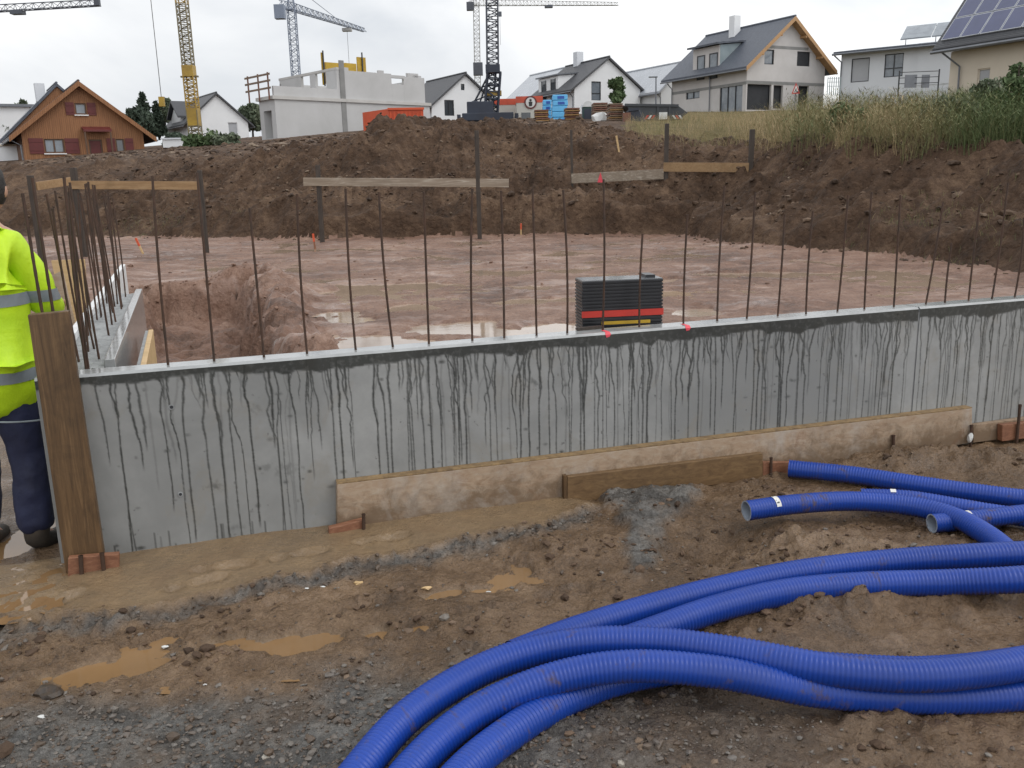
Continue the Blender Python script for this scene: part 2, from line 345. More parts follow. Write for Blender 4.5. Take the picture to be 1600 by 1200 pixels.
def pipe_mat():
    t = NT('blue_pipe_plastic'); d = t.noise(6, 6, 0.7, 0.6); d2 = t.noise(38, 4, 0.6)
    c = t.mix(t.ramp(t.noise(2.5, 3), [(0.3, 0.0), (0.7, 1.0)]), (0.0055, 0.036, 0.235), (0.008, 0.047, 0.30))
    msk = t.math('MULTIPLY', t.ramp(d, [(0.59, 0.0), (0.68, 1.0)]), t.ramp(d2, [(0.40, 0.0), (0.58, 0.85)]))
    film = t.ramp(t.noise(11, 5, 0.65), [(0.45, 0.0), (0.8, 0.14)])
    gn = t.n('ShaderNodeNewGeometry'); sx = t.n('ShaderNodeSeparateXYZ'); t.l(gn.outputs['Normal'], sx.inputs[0]); low = t.ramp(t.math('ADD', t.math('MULTIPLY', sx.outputs['Z'], -0.5), t.math('MULTIPLY', d2, 0.5)), [(0.42, 0.0), (0.66, 0.9)])
    msk = t.math('MAXIMUM', msk, t.math('MULTIPLY', low, t.ramp(d, [(0.40, 0.15), (0.60, 1.0)])))
    c = t.mix(film, c, (0.05, 0.06, 0.12)); c = t.mix(msk, c, (0.085, 0.055, 0.032))
    return t.set(c, t.math('ADD', t.math('MULTIPLY', msk, 0.4), 0.36), None, 0.36)
M['pipe'] = pipe_mat()
M['pipe_in'] = simple('grey_pipe_lining', (0.34, 0.38, 0.44), (0.22, 0.25, 0.29), 6, 0.45)
M['label'] = simple('white_label', (0.75, 0.75, 0.73), (0.55, 0.54, 0.5), 20, 0.5)
M['ink'] = simple('black_ink', (0.03, 0.03, 0.03), rough=0.6)
M['black_plastic'] = simple('black_plastic', (0.010, 0.011, 0.014), (0.018, 0.019, 0.022), 8, 0.32, 0.08)
M['red_tape'] = simple('red_band', (0.52, 0.035, 0.022), (0.42, 0.03, 0.02), 8, 0.45)
M['yellow_label'] = simple('yellow_label', (0.52, 0.33, 0.02), (0.40, 0.25, 0.02), 8, 0.5)
M['wet_lid_sheen'] = simple('wet_lid_sheen', (0.16, 0.17, 0.18), (0.10, 0.11, 0.12), 10, 0.12, 0.06, spec=0.8)  # sky sheen on the wet black top put into the paler colour
M['pink'] = simple('pink_spray_paint', (0.75, 0.07, 0.10), (0.55, 0.06, 0.08), 30, 0.6)
M['orange'] = simple('orange_spray_paint', (0.62, 0.10, 0.03), (0.45, 0.07, 0.03), 20, 0.6)
M['hivis'] = simple('hi_vis_yellow', (0.50, 0.72, 0.010), (0.40, 0.62, 0.010), 5, 0.55, 0.05, 0.35, 14, 0.02)
M['reflect'] = simple('reflective_grey_band', (0.24, 0.27, 0.29), (0.18, 0.21, 0.23), 10, 0.4)
M['navy'] = simple('navy_cloth', (0.012, 0.017, 0.055), (0.008, 0.010, 0.030), 6, 0.75, 0.05, 0.35, 22, 0.015)
M['skin'] = simple('skin', (0.44, 0.26, 0.18), (0.38, 0.21, 0.14), 12, 0.5)
M['hair'] = simple('dark_hair', (0.012, 0.010, 0.009), (0.02, 0.016, 0.013), 60, 0.6, 0.1, 0.6, 120, 0.01)
M['boot'] = simple('muddy_boot', (0.055, 0.042, 0.030), (0.02, 0.018, 0.016), 9, 0.7, 0.1, 0.3, 40)
M['render_white'] = simple('white_render', (0.74, 0.75, 0.76), (0.68, 0.69, 0.70), 0.6, 0.85)
M['render_cream'] = simple('cream_render', (0.58, 0.52, 0.43), (0.53, 0.47, 0.39), 0.6, 0.85)
M['render_grey'] = simple('pale_grey_render', (0.60, 0.62, 0.65), (0.55, 0.57, 0.60), 0.6, 0.85)
M['block_grey'] = simple('aerated_block_wall', (0.56, 0.54, 0.53), (0.48, 0.46, 0.45), 0.5, 0.9, 0.05, 0.2, 6, 0.02)
M['block_joint'] = simple('ring_beam_concrete', (0.26, 0.26, 0.255), (0.20, 0.20, 0.195), 1.0, 0.9)
M['shell_wall'] = simple('shell_block_wall', (0.50, 0.50, 0.50), (0.43, 0.43, 0.425), 0.4, 0.9, 0.05, 0.2, 5, 0.02)
M['slab_pale'] = simple('pale_slab_edge', (0.52, 0.51, 0.49), (0.42, 0.41, 0.39), 0.7, 0.85)
def tile_mat(name, c1, c2, freq=3.2):
    t = NT(name); w = t.n('ShaderNodeTexWave', wave_type='BANDS', bands_direction='Z'); w.inputs['Scale'].default_value = freq; w.inputs['Distortion'].default_value = 0.3
    t.l(t.co, w.inputs['Vector']); v = t.n('ShaderNodeTexNoise'); v.inputs['Scale'].default_value = 5; t.l(t.co, v.inputs['Vector'])
    c = t.mix(t.ramp(v.outputs['Fac'], [(0.35, 0.0), (0.65, 1.0)]), c1, c2); c = t.mix(t.math('MULTIPLY', w.outputs['Fac'], 0.35), c, tuple(x * 0.5 for x in c1))
    return t.set(c, 0.5, t.bump(w.outputs['Fac'], 0.5, 0.05), 0.5)
M['tile_grey'] = tile_mat('blue_grey_tiles', (0.085, 0.098, 0.125), (0.065, 0.075, 0.098))
M['tile_dark'] = tile_mat('anthracite_tiles', (0.050, 0.052, 0.060), (0.038, 0.040, 0.046))
M['tile_red'] = tile_mat('brown_red_tiles', (0.075, 0.045, 0.042), (0.055, 0.036, 0.034))
M['roof_pale'] = simple('pale_solar_roof', (0.40, 0.42, 0.45), (0.34, 0.36, 0.39), 0.8, 0.25)
M['verge'] = wood_mat('verge_timber', (0.34, 0.19, 0.085), (0.42, 0.25, 0.12), (0.46, 0.29, 0.15), 'Y', 0.6, 0.6, 0.3)
def clad_mat():
    t = NT('larch_cladding'); w = t.n('ShaderNodeTexWave', wave_type='BANDS', bands_direction='X'); w.inputs['Scale'].default_value = 2.2; w.inputs['Distortion'].default_value = 0.0
    t.l(t.co, w.inputs['Vector']); g = t.noise(0.8, 5, 0.6, sc=(14, 14, 0.7))
    c = t.ramp(g, [(0.3, (0.190, 0.080, 0.030)), (0.55, (0.255, 0.112, 0.044)), (0.75, (0.30, 0.15, 0.065))])
    c = t.mix(t.ramp(w.outputs['Fac'], [(0.0, 0.55), (0.12, 0.0)]), c, (0.09, 0.036, 0.012)); return t.set(c, 0.65, t.bump(w.outputs['Fac'], 0.3, 0.03))
M['clad'] = clad_mat()
M['shutter'] = simple('dark_red_shutter', (0.12, 0.018, 0.016), (0.09, 0.014, 0.013), 2, 0.55)
M['frame_dark'] = simple('anthracite_frame', (0.022, 0.024, 0.028), rough=0.4)
M['frame_brown'] = simple('brown_frame', (0.10, 0.05, 0.026), rough=0.5)
M['glass'] = simple('window_glass', (0.030, 0.036, 0.042), (0.05, 0.056, 0.064), 0.7, 0.05, 0.02, spec=0.9)
M['glass_pale'] = simple('pale_glass', (0.19, 0.22, 0.25), (0.10, 0.12, 0.145), 1.2, 0.06, 0.02, spec=0.9)  # paler grey-blue base than the other window glass
M['void_shade'] = simple('interior_shade', (0.035, 0.037, 0.042), (0.022, 0.024, 0.028), 0.8, 0.8)  # shade inside openings and holes put into the colour
M['blind'] = simple('roller_shutter', (0.36, 0.37, 0.39), (0.33, 0.34, 0.36), 1.5, 0.6)
M['zinc'] = simple('zinc_sheet', (0.34, 0.40, 0.42), (0.28, 0.34, 0.36), 1.5, 0.35, metal=0.4)
M['gutter'] = simple('grey_gutter', (0.17, 0.18, 0.20), rough=0.4, metal=0.3)
M['solar'] = simple('solar_cell_blue', (0.060, 0.070, 0.150), (0.045, 0.055, 0.120), 0.9, 0.22, 0.05, spec=0.6)
M['solar_frame'] = simple('aluminium_frame', (0.46, 0.48, 0.52), rough=0.35, metal=0.3)
M['crane_yellow'] = simple('crane_yellow_paint', (0.42, 0.27, 0.035), (0.24, 0.15, 0.03), 0.6, 0.5)
M['crane_olive'] = simple('weathered_crane_paint', (0.20, 0.165, 0.085), (0.12, 0.10, 0.06), 0.5, 0.55)
M['crane_blue'] = simple('grey_blue_crane_paint', (0.20, 0.235, 0.30), (0.16, 0.19, 0.25), 0.6, 0.5)
M['crane_white'] = simple('pale_crane_paint', (0.36, 0.36, 0.35), (0.28, 0.28, 0.27), 0.6, 0.5)
M['crane_dark'] = simple('dark_blue_crane_paint', (0.022, 0.030, 0.050), (0.014, 0.018, 0.030), 0.8, 0.5)
M['crane_grey'] = simple('dark_grey_crane_paint', (0.075, 0.085, 0.105), (0.05, 0.055, 0.07), 0.6, 0.5)
M['cable'] = simple('steel_cable', (0.06, 0.055, 0.05), rough=0.5)
M['orange_box'] = simple('orange_container_paint', (0.60, 0.085, 0.020), (0.50, 0.068, 0.018), 0.7, 0.5)
M['site_white'] = simple('site_container_white', (0.50, 0.49, 0.45), (0.44, 0.43, 0.39), 0.8, 0.55)
M['site_red'] = simple('site_container_red', (0.56, 0.085, 0.04), rough=0.5)
M['formwork'] = simple('yellow_formwork', (0.48, 0.31, 0.020), (0.36, 0.22, 0.02), 1.2, 0.55)
M['pack_blue'] = simple('blue_wrapped_insulation', (0.085, 0.36, 0.66), (0.12, 0.44, 0.74), 1.2, 0.35)
M['pack_print'] = simple('dark_blue_print', (0.02, 0.09, 0.40), rough=0.4)
M['toilet_green'] = simple('dark_green_plastic', (0.018, 0.055, 0.048), rough=0.45)
M['toilet_white'] = simple('white_plastic_roof', (0.60, 0.61, 0.61), rough=0.45)
M['pallet_red'] = simple('red_brown_panels', (0.17, 0.072, 0.045), (0.12, 0.058, 0.04), 2.5, 0.7)
M['pallet_wood'] = simple('weathered_pallet_wood', (0.225, 0.155, 0.105), (0.13, 0.09, 0.065), 2.5, 0.75)
M['pallet_gold'] = simple('yellow_brown_boards', (0.30, 0.17, 0.06), (0.20, 0.11, 0.045), 2.5, 0.7)
M['skip'] = simple('anthracite_skip_paint', (0.040, 0.045, 0.052), (0.030, 0.033, 0.038), 1.0, 0.5)
M['stripe_red'] = simple('red_stripe', (0.50, 0.05, 0.04), rough=0.5)
M['white_flat'] = simple('white_sheet', (0.66, 0.67, 0.66), (0.52, 0.52, 0.50), 2.0, 0.6)
M['sign_black'] = simple('sign_black', (0.02, 0.02, 0.02), rough=0.5)
M['bark'] = simple('bark', (0.075, 0.058, 0.044), (0.045, 0.035, 0.028), 6, 0.9, 0.05, 0.5, 20)
def leaf_mat(name, a, b, c):
    t = NT(name); at = t.attr('tint'); col = t.ramp(at.outputs['Fac'], [(0.0, a), (0.55, b), (1.0, c)]); t.set(col, 0.7, None, 0.25)
    try: t.b.inputs['Transmission Weight'].default_value = 0.0
    except Exception: pass
    return t.m
M['leaf_dark'] = leaf_mat('dark_conifer_leaves', (0.040, 0.056, 0.042), (0.062, 0.085, 0.060), (0.090, 0.115, 0.085))
M['leaf_mid'] = leaf_mat('broad_leaves', (0.045, 0.075, 0.032), (0.080, 0.120, 0.050), (0.125, 0.165, 0.080))
M['leaf_grey'] = leaf_mat('grey_green_leaves', (0.070, 0.092, 0.060), (0.115, 0.140, 0.090), (0.17, 0.19, 0.125))
M['weed'] = leaf_mat('weeds', (0.085, 0.120, 0.045), (0.215, 0.190, 0.090), (0.42, 0.31, 0.18))

# ================================================================== TERRAIN
WA = math.radians(17.7); WU = np.array([math.cos(WA), math.sin(WA)]); WN = np.array([-math.sin(WA), math.cos(WA)])
W0 = np.array([-2.08, 3.770]); WH = 0.90; WT = 0.13; WLEN = 9.6          # front wall: left end, height, thickness, length
LB = np.array([-0.337, 0.9415]); LP = np.array([0.9415, 0.337])            # left wall: direction, and its inward normal
L_OUT, L_IN = -0.690, -0.385                                               # outer and inner face, measured along LP
PITZ = 0.30
EDGE = [(40, 3), (9.5, 5.5), (7.5, 8.5), (6.8, 11.7), (6.4, 14.75), (4.8, 17.4), (3.9, 21.2), (0.1, 22.6), (-4.8, 22.7), (-11.4, 26.4), (-25, 32), (-70, 42)]
E_CUT = [0.5, 0.5, 0.55, 0.6, 0.62, 0.65, 0.8, 0.85, 0.85, 0.5, 0.4, 0.4]
E_DC = [3.0, 3.0, 3.0, 3.0, 2.9, 2.6, 3.0, 6.6, 6.8, 6.0, 5.5, 5.5]
E_ZC = [2.0, 2.0, 2.0, 1.98, 2.05, 2.2, 2.32, 3.05, 3.72, 2.65, 2.5, 2.5]
BUMPS = [(*D(px, 190, Y_)[:2], bh, br_) for px, Y_, bh, br_ in ((592, 28.6, 0.26, 1.0), (560, 28.4, 0.06, 1.6), (700, 29.0, 0.22, 1.0), (822, 28.6, 0.30, 1.3), (915, 26.5, 0.2, 1.0), (470, 28.5, 0.15, 1.2))]
FEET = [(310, 925, 0.5), (405, 960, 0.7), (240, 1000, 0.4), (560, 950, 0.3), (640, 985, 0.6), (130, 1010, 0.9), (90, 960, 1.2), (470, 880, 0.35), (760, 955, 0.2), (820, 890, 1.9), (880, 920, 0.5), (700, 1010, 2.6), (350, 900, 0.25), (600, 855, 0.3)]
TRENCH = [(-1.15, 4.25), (-2.05, 7.33), (-3.85, 13.5), (-5.4, 13.1), (-4.3, 9.9), (-2.15, 4.1)]
LIP = [tuple(G(*p)[:2]) for p in ((-900, 1000), (-200, 990), (0, 985), (180, 975), (300, 952), (450, 918), (560, 893), (700, 868), (820, 840), (905, 812), (950, 790))]
SPLASH = [tuple(G(*p)[:2]) for p in ((935, 778), (1095, 762), (1082, 795), (1045, 825), (1040, 860), (1000, 900), (968, 890), (975, 840), (960, 805))]
_d, _ = seg_dist(np.array([0.0]), np.array([40.0]), EDGE); ESIGN = 1.0 if _d[0] > 0 else -1.0
_d, _ = seg_dist(np.array([-1.0]), np.array([3.9]), LIP); LSIGN = 1.0 if _d[0] > 0 else -1.0
def base_z(x, y):
    z = 2.25 + 0.075 * (np.clip(y, 10, 95) - 18) + 0.06 * np.clip(x, -60, 0) - 0.01 * np.clip(y - 110, 0, 400)
    return z + 0.10 * fbm(x * 0.12, y * 0.12, 3)
PUD = []      # front puddles: centre px, radius (m), depth
for px, py, rx, ry in ((455, 1003, 0.17, 0.085), (360, 1003, 0.10, 0.05), (170, 1042, 0.20, 0.075), (215, 1020, 0.10, 0.05), (520, 995, 0.05, 0.05), (690, 925, 0.10, 0.05), (585, 988, 0.06, 0.03), (745, 920, 0.05, 0.03)):
    p = G(px, py); PUD.append((p[0], p[1], rx, ry))
PUD2 = []     # thin water standing on the pale slurry by the upright plank
for px, py, rx, ry in ((78, 905, 0.07, 0.30), (30, 945, 0.16, 0.13), (60, 830, 0.10, 0.35), (20, 900, 0.10, 0.12)):
    p = G(px, py, 0.03); PUD2.append((p[0], p[1], rx, ry))
PPUD = []     # puddles on the pit floor
for px, py, rx, ry in ((560, 536, 0.55, 0.42), (480, 528, 0.30, 0.35), (715, 511, 0.42, 0.40), (770, 517, 0.30, 0.22), (525, 496, 0.40, 0.42), (440, 481, 0.30, 0.32), (870, 510, 0.35, 0.25), (640, 480, 0.3, 0.3), (1090, 487, 0.25, 0.28), (560, 455, 0.5, 0.4), (620, 446, 0.9, 0.4), (1180, 428, 0.9, 0.35), (985, 440, 0.7, 0.35), (840, 470, 0.5, 0.25)):
    p = G(px, py, PITZ); PPUD.append((p[0], p[1], rx, ry))
def terrain(x, y):
    """height and masks (gravel, slurry, wet) of the ground sheet"""
    qx, qy = x - W0[0], y - W0[1]
    q = qx * WN[0] + qy * WN[1]; uu = qx * WU[0] + qy * WU[1]
    lp = x * LP[0] + y * LP[1]; lb = x * LB[0] + y * LB[1]
    s, par = seg_dist(x, y, EDGE); s = s * ESIGN          # positive outside the pit
    # ---- front ground
    lip, lpar = seg_dist(x, y, LIP); lip = lip * LSIGN; lip = lip + 0.05 * fbm(x * 5, y * 5, 3) + 0.02 * perlin(x * 17, y * 17)
    lm = sstep(-0.025, 0.02, lip) * sstep(10.0, 9.4, lpar)
    rough = 1 - 0.88 * lm
    lipband = np.exp(-((lip + 0.02) / 0.05) ** 2) * sstep(10.0, 9.0, lpar)
    fr = 0.030 * fbm(x * 1.3, y * 1.3, 3) * (1 - 0.7 * lm)
    n1 = fbm(x * 9, y * 9, 4, 0.55); patch = sstep(-0.15, 0.45, fbm(x * 2.1 + 4, y * 2.1, 3))
    fr = fr + rough * (0.012 * n1 + 0.022 * patch * np.abs(fbm(x * 13, y * 13, 3)) + 0.014 * clods(x * 16, y * 16) * patch + 0.010 * clods(x * 37 + 5, y * 37) )
    fr = fr + 0.045 * lm + 0.035 * lipband * np.abs(fbm(x * 20, y * 20, 3)) * 1.4 - 0.006 * rough
    pud = np.zeros(x.shape) - 5
    for (cx, cy, rx, ry) in PUD:
        dx = (x - cx); dy = (y - cy); a = dx * 0.95 + dy * 0.3; b = -dx * 0.3 + dy * 0.95
        pud = np.maximum(pud, 1 - (a / rx) ** 2 - (b / ry) ** 2 + 0.7 * fbm(x * 9, y * 9, 3))
    pud = np.where(np.isfinite(pud), pud, -5); pm = sstep(-0.35, 0.35, pud); fr = fr * (1 - 0.85 * pm) + pm * -0.030
    pud2 = np.zeros(x.shape) - 5
    for (cx, cy, rx, ry) in PUD2: pud2 = np.maximum(pud2, 1 - ((x - cx) / rx) ** 2 - ((y - cy) / ry) ** 2)
    pm2 = sstep(-0.6, 0.5, pud2 + 0.9 * fbm(x * 8, y * 8, 4)); fr = fr * (1 - 0.6 * pm2) + pm2 * 0.6 * (0.024 + 0.012 * fbm(x * 14, y * 14, 3))
    for (px, py, an_) in FEET:                      # boot prints: a sole and a heel, with mud squeezed up round them
        c0, s0 = math.cos(an_), math.sin(an_); p = G(px, py); dx = x - p[0]; dy = y - p[1]; a_ = dx * c0 + dy * s0; b_ = -dx * s0 + dy * c0
        d1 = np.minimum(((a_ - 0.05) / 0.085) ** 2 + (b_ / 0.046) ** 2, ((a_ + 0.095) / 0.045) ** 2 + (b_ / 0.036) ** 2)
        fr = fr - 0.020 * sstep(1.15, 0.75, d1) + 0.009 * np.exp(-((d1 - 1.45) / 0.35) ** 2)
    hole = G(1105, 850); hx, hy = x - hole[0], y - hole[1]
    hd = np.exp(-((hx / 0.26) ** 2 + (hy / 0.20) ** 2)); fr = fr - 0.20 * hd + 0.09 * hd * clods(x * 11, y * 11) + 0.05 * hd * clods(x * 24, y * 24)
    for (px, py, ax, ay, hh) in ((1330, 868, 0.5, 0.10, 0.055), (1480, 945, 0.5, 0.16, 0.07), (1220, 962, 0.35, 0.09, 0.05), (1450, 725, 0.7, 0.15, 0.06), (1240, 860, 0.16, 0.14, 0.05), (860, 860, 0.30, 0.14, 0.03), (1350, 1150, 0.6, 0.15, 0.03)):
        p = G(px, py); fr = fr + hh * np.exp(-(((x - p[0]) / ax) ** 2 + ((y - p[1]) / ay) ** 2)) * (0.55 + 0.8 * clods(x * 9, y * 9) + 0.55 * clods(x * 21, y * 21) + 0.4 * fbm(x * 15, y * 15, 3))
    spl = poly_sd(x, y, SPLASH) + 0.05 * fbm(x * 7, y * 7, 3); sp = sstep(-0.02, 0.05, spl)
    fr = fr * (1 - 0.5 * sp) + sp * (0.020 + 0.05 * sstep(-0.75, -0.35, q) * (0.6 + 0.5 * fbm(x * 6, y * 6, 2)) + 0.012 * fbm(x * 22, y * 22, 3)) * (1 - hd)
    gl = G(300, 1130); gv = sstep(0.12, -0.25, (y - (2.78 + 0.14 * (x + 1.0))) + 0.16 * fbm(x * 2.5, y * 2.5, 3)) * sstep(1.0, -0.4, x - 0.2)
    gr2 = G(950, 1160); gv = np.maximum(gv, 0.75 * np.exp(-(((x - gr2[0]) / 0.6) ** 2 + ((y - gr2[1]) / 0.3) ** 2)))
    gv = np.maximum(gv, 0.9 * lipband); 
    far_front = sstep(3.0, 7.0, np.abs(x)) ; fr = fr * (1 - 0.3 * far_front)
    # ---- pit floor
    pitn = 0.035 * fbm(x * 0.5, y * 0.7, 4) + 0.014 * fbm(x * 3.0 + 9, y * 4.5, 4) + 0.016 * clods(x * 7 + 2, y * 7) * sstep(-0.1, 0.4, fbm(x * 1.3 + 5, y * 1.6, 3)) + 0.006 * fbm(x * 14, y * 14, 3) + 0.03 * sstep(0.25, 0.9, fbm(x * 0.9 + 31, y * 1.2, 3)) * clods(x * 5, y * 5)
    pp = np.zeros(x.shape) - 5
    for (cx, cy, rx, ry) in PPUD:
        pp = np.maximum(pp, 1 - ((x - cx) / rx) ** 2 - ((y - cy) / ry) ** 2)
    pp = pp + 0.8 * fbm(x * 2.2, y * 3.0, 4); ppm = sstep(-0.5, 0.3, pp)
    pitn = pitn * (1 - 0.8 * ppm) - 0.030 * ppm
    ruts = 0.02 * np.exp(-((np.abs(((x * 0.953 + y * 0.30) * 1.0 + 0.4 * fbm(x * .3, y * .3, 2)) % 2.6 - 1.3)) / 0.12) ** 2); pitn = pitn - ruts * sstep(9, 11, y)
    edge_n = 0.22 * fbm(x * 1.4, y * 1.4, 3) + 0.08 * fbm(x * 5, y * 5, 2)
    tr = poly_sd(x, y, TRENCH) + edge_n * 0.9 + 0.07 * fbm(x * 6, y * 6, 3)
    trm = sstep(-0.05, 0.22, tr); trl = np.exp(-((tr + 0.22) / 0.22) ** 2) * sstep(-0.2, 0.2, x + 3.3 + (y - 10) * 0.32)
    pit = PITZ + pitn + trl * (0.10 + 0.13 * clods(x * 3.2, y * 3.2) + 0.05 * clods(x * 8, y * 8))
    pit = pit * (1 - trm) + trm * (-0.30 + 0.10 * fbm(x * 1.8, y * 1.8, 4) + 0.08 * clods(x * 4, y * 4) + 0.05 * clods(x * 9, y * 9))
    # ---- banks
    cut = np.interp(par, range(len(EDGE)), E_CUT); dc = np.interp(par, range(len(EDGE)), E_DC); zc = np.interp(par, range(len(EDGE)), E_ZC)
    sn = s + edge_n * 0.55 * sstep(0.1, 1.2, np.abs(s) + 0.6)
    left_soft = sstep(-9, -14, x)
    cn = fbm(x * 0.55 + 11, y * 0.55, 3); cut = cut * (0.85 + 0.5 * cn); rise = cut * sstep(0.0, 0.28 + 0.9 * left_soft + 0.9 * np.clip(cn + 0.15, 0, 1), sn + 0.05 * clods(x * 4, y * 4)) + 0.12 * sstep(0.3, 1.1, sn)
    t2 = np.clip((sn - 1.0) / np.maximum(dc - 1.0, 0.5), 0, 1.0); t2 = t2 * t2 * (3 - 2 * t2) * 0.6 + t2 * 0.4
    top = zc + 0.42 * fbm(x * 0.55, y * 0.35, 3) * sstep(2.5, 3.4, zc) + 0.14 * fbm(x * 0.9 + 3, y * 0.9, 3)
    bank = PITZ + rise + (top - PITZ - cut - 0.12) * t2
    for (bx, by, bh, br_) in BUMPS: bank = bank + bh * np.exp(-((x - bx) ** 2 + (y - by) ** 2) / br_ ** 2) * sstep(1.5, 3.0, s)
    bz = base_z(x, y); back = sstep(0.0, 1.0, (s - dc - 0.4) / np.where(zc > 2.35, 5.5, 2.5)); bank = bank * (1 - back) + bz * back
    rocky = sstep(0.25, 0.9, sn) * (1 - sstep(0.2, 0.7, back))
    bank = bank + rocky * (0.20 * fbm(x * 0.9, y * 0.9, 3) + 0.10 * clods(x * 2.9, y * 2.9) + 0.10 * clods(x * 5.5, y * 5.5) + 0.06 * clods(x * 10, y * 10) + 0.09 * fbm(x * 2.6, y * 2.6, 4) - 0.10)
    bank = bank + (1 - rocky) * sstep(-0.1, 0.3, sn) * 0.03 * fbm(x * 3, y * 3, 3)
    inner = np.where(sn > -0.02, bank, pit + sstep(-0.6, 0.0, s) * 0.05 * clods(x * 5, y * 5))
    # ---- behind the front wall / left of the left wall
    side = sstep(L_OUT + 0.05, L_IN - 0.05, lp)
    side = np.where(lb > 10.5, sstep(10.5, 12.5, lb) * (1 - side) + side, side)
    step = sstep(0.025, 0.105, q)
    left_ground = fr * 0.8
    z = np.where(s > 1.0, inner, fr * (1 - step) + step * (left_ground * (1 - side) + inner * side))
    slur = lm * (1 - 0.9 * sp) * (1 - 0.7 * lipband); slur = np.where(step > 0.5, 0, np.maximum(slur, 0.65 * sstep(0.1, 0.7, pm)))
    gravel = np.clip(np.maximum(gv * (1 - lm), np.where(step > .5, 0, sp * 0.95)), 0, 1)
    gravel = np.where(step > 0.5, 0.0, gravel)
    wet = np.where(step > 0.5, (1 - trm) * (s < 0), np.clip(0.45 + 0.55 * lm + pm, 0, 1) * (1 - 0.8 * gravel))
    info = dict(s=s, sn=sn, q=q, step=step, side=side, dc=dc, back=back, par=par, pm=pm, sp=sp)
    return z, np.stack([gravel, slur, wet], -1), info
def height(x, y):
    return float(terrain(np.array([float(x)]), np.array([float(y)]))[0][0])
def heights(x, y): return terrain(np.asarray(x, float), np.asarray(y, float))[0]
def axis(*parts):
    a = []
    for lo, hi, st in parts: a += list(np.linspace(lo, hi, max(2, int(round((hi - lo) / st)) + 1))[:-1])
    return np.array(a + [parts[-1][1]])
XS = axis((-400, -100, 40), (-100, -30, 3.5), (-30, -13, 0.16), (-13, -2.3, 0.055), (-2.3, 3.2, 0.020), (3.2, 11, 0.055), (11, 26, 0.16), (26, 100, 3.5), (100, 400, 40))
YS = axis((-40, 1.5, 2.0), (1.5, 5.4, 0.020), (5.4, 31, 0.065), (31, 60, 0.45), (60, 130, 2.0), (130, 600, 30))
GX, GY = np.meshgrid(XS, YS); GZ, GM, GI = terrain(GX.ravel(), GY.ravel())
GV = np.stack([GX.ravel(), GY.ravel(), GZ], -1)
nx, ny = len(XS), len(YS)
ii = (np.arange(ny - 1)[:, None] * nx + np.arange(nx - 1)[None, :]).ravel()
QF = np.stack([ii, ii + 1, ii + nx + 1, ii + nx], -1)
fm = lambda a: a[QF].mean(1)
f_s, f_step, f_side, f_dc, f_back = fm(GI['sn']), fm(GI['step']), fm(GI['side']), fm(GI['dc']), fm(GI['back'])
yard_f = (f_back > 0.5); f_x = fm(GV[:, 0]); f_y = fm(GV[:, 1]); grassy = (f_x / np.maximum(f_y, 1)) > 0.135 + 0.012 * fbm(f_x * 0.6, f_y * 0.6, 3)
meadow_f = yard_f & (grassy | (f_y > 130)); yard_f &= ~meadow_f
bank_f = (f_s > 0.02) & ~meadow_f & ~yard_f & (fm(GI['s']) > -0.4)
pit_f = (f_step > 0.5) & (f_side > 0.3) & ~bank_f & ~meadow_f & ~yard_f
front_f = ~(meadow_f | yard_f | bank_f | pit_f)
for nm, msk, mt in (('ground', front_f, 'ground'), ('pit_floor', pit_f, 'pit'), ('earth_bank', bank_f, 'bank'), ('meadow', meadow_f, 'meadow'), ('building_yard', yard_f, 'bank')):
    fs = QF[msk]; used = np.unique(fs); mp_ = np.full(len(GV), -1); mp_[used] = np.arange(len(used))
    o = np_mesh(nm, GV[used], mp_[fs], M[mt], attrs={'m': GM[used]}); tag(o, kind='structure')
def march(px, py, y0=6.0, y1=60.0):
    """point where the view ray through a pixel meets the ground behind the wall"""
    r = ray(px, py); ys = np.linspace(y0, y1, 900); X = r[0] / r[1] * ys; Z = EYE + r[2] / r[1] * ys; h_ = heights(X, ys); k = np.argmax(h_ > Z)
    return np.array([X[k], ys[k], h_[k]])
# standing water
def puddle(nm, blobs, z, mat, k=1.5):
    for (cx, cy, rx, ry) in blobs:
        n = 40; ang = np.linspace(0, 2 * math.pi, n, endpoint=False); rr = k * (1 + 0.12 * np.sin(3 * ang + cx) + 0.08 * np.sin(5 * ang + cy))
        P = [(cx + rx * r * math.cos(a), cy + ry * r * math.sin(a), z) for a, r in zip(ang, rr)]
        hz = heights([p[0] for p in P], [p[1] for p in P])
        P = [p if h > z - 0.025 else (cx + (p[0] - cx) * 0.35, cy + (p[1] - cy) * 0.35, z) for p, h in zip(P, hz)]
        if height(cx, cy) < z - 0.10 or min(heights([p[0] for p in P], [p[1] for p in P])) < z - 0.10: continue
        o = MB().add(P, [tuple(range(n))]).build(nm, mat, fixn=False); tag(o, kind='structure'); z -= 0.0007
def water_sheet(poly, z, mat, step, ok=None):
    """level sheet of water: shows wherever the ground dips below it"""
    P = np.array(poly); xs = np.arange(P[:, 0].min(), P[:, 0].max(), step); ys = np.arange(P[:, 1].min(), P[:, 1].max(), step); X, Y = np.meshgrid(xs, ys); x, y = X.ravel(), Y.ravel()
    good = in_poly(x, y, poly)
    if ok is not None: good &= ok(x, y)
    n_ = len(xs); i = (np.arange(len(ys) - 1)[:, None] * n_ + np.arange(n_ - 1)[None, :]).ravel(); q = np.stack([i, i + 1, i + n_ + 1, i + n_], -1); q = q[good[q].all(1)]
    u = np.unique(q); mp2 = np.full(len(x), -1); mp2[u] = np.arange(len(u))
    tag(np_mesh('puddle', np.stack([x, y, np.full(len(x), z)], -1)[u], mp2[q], mat), kind='structure')
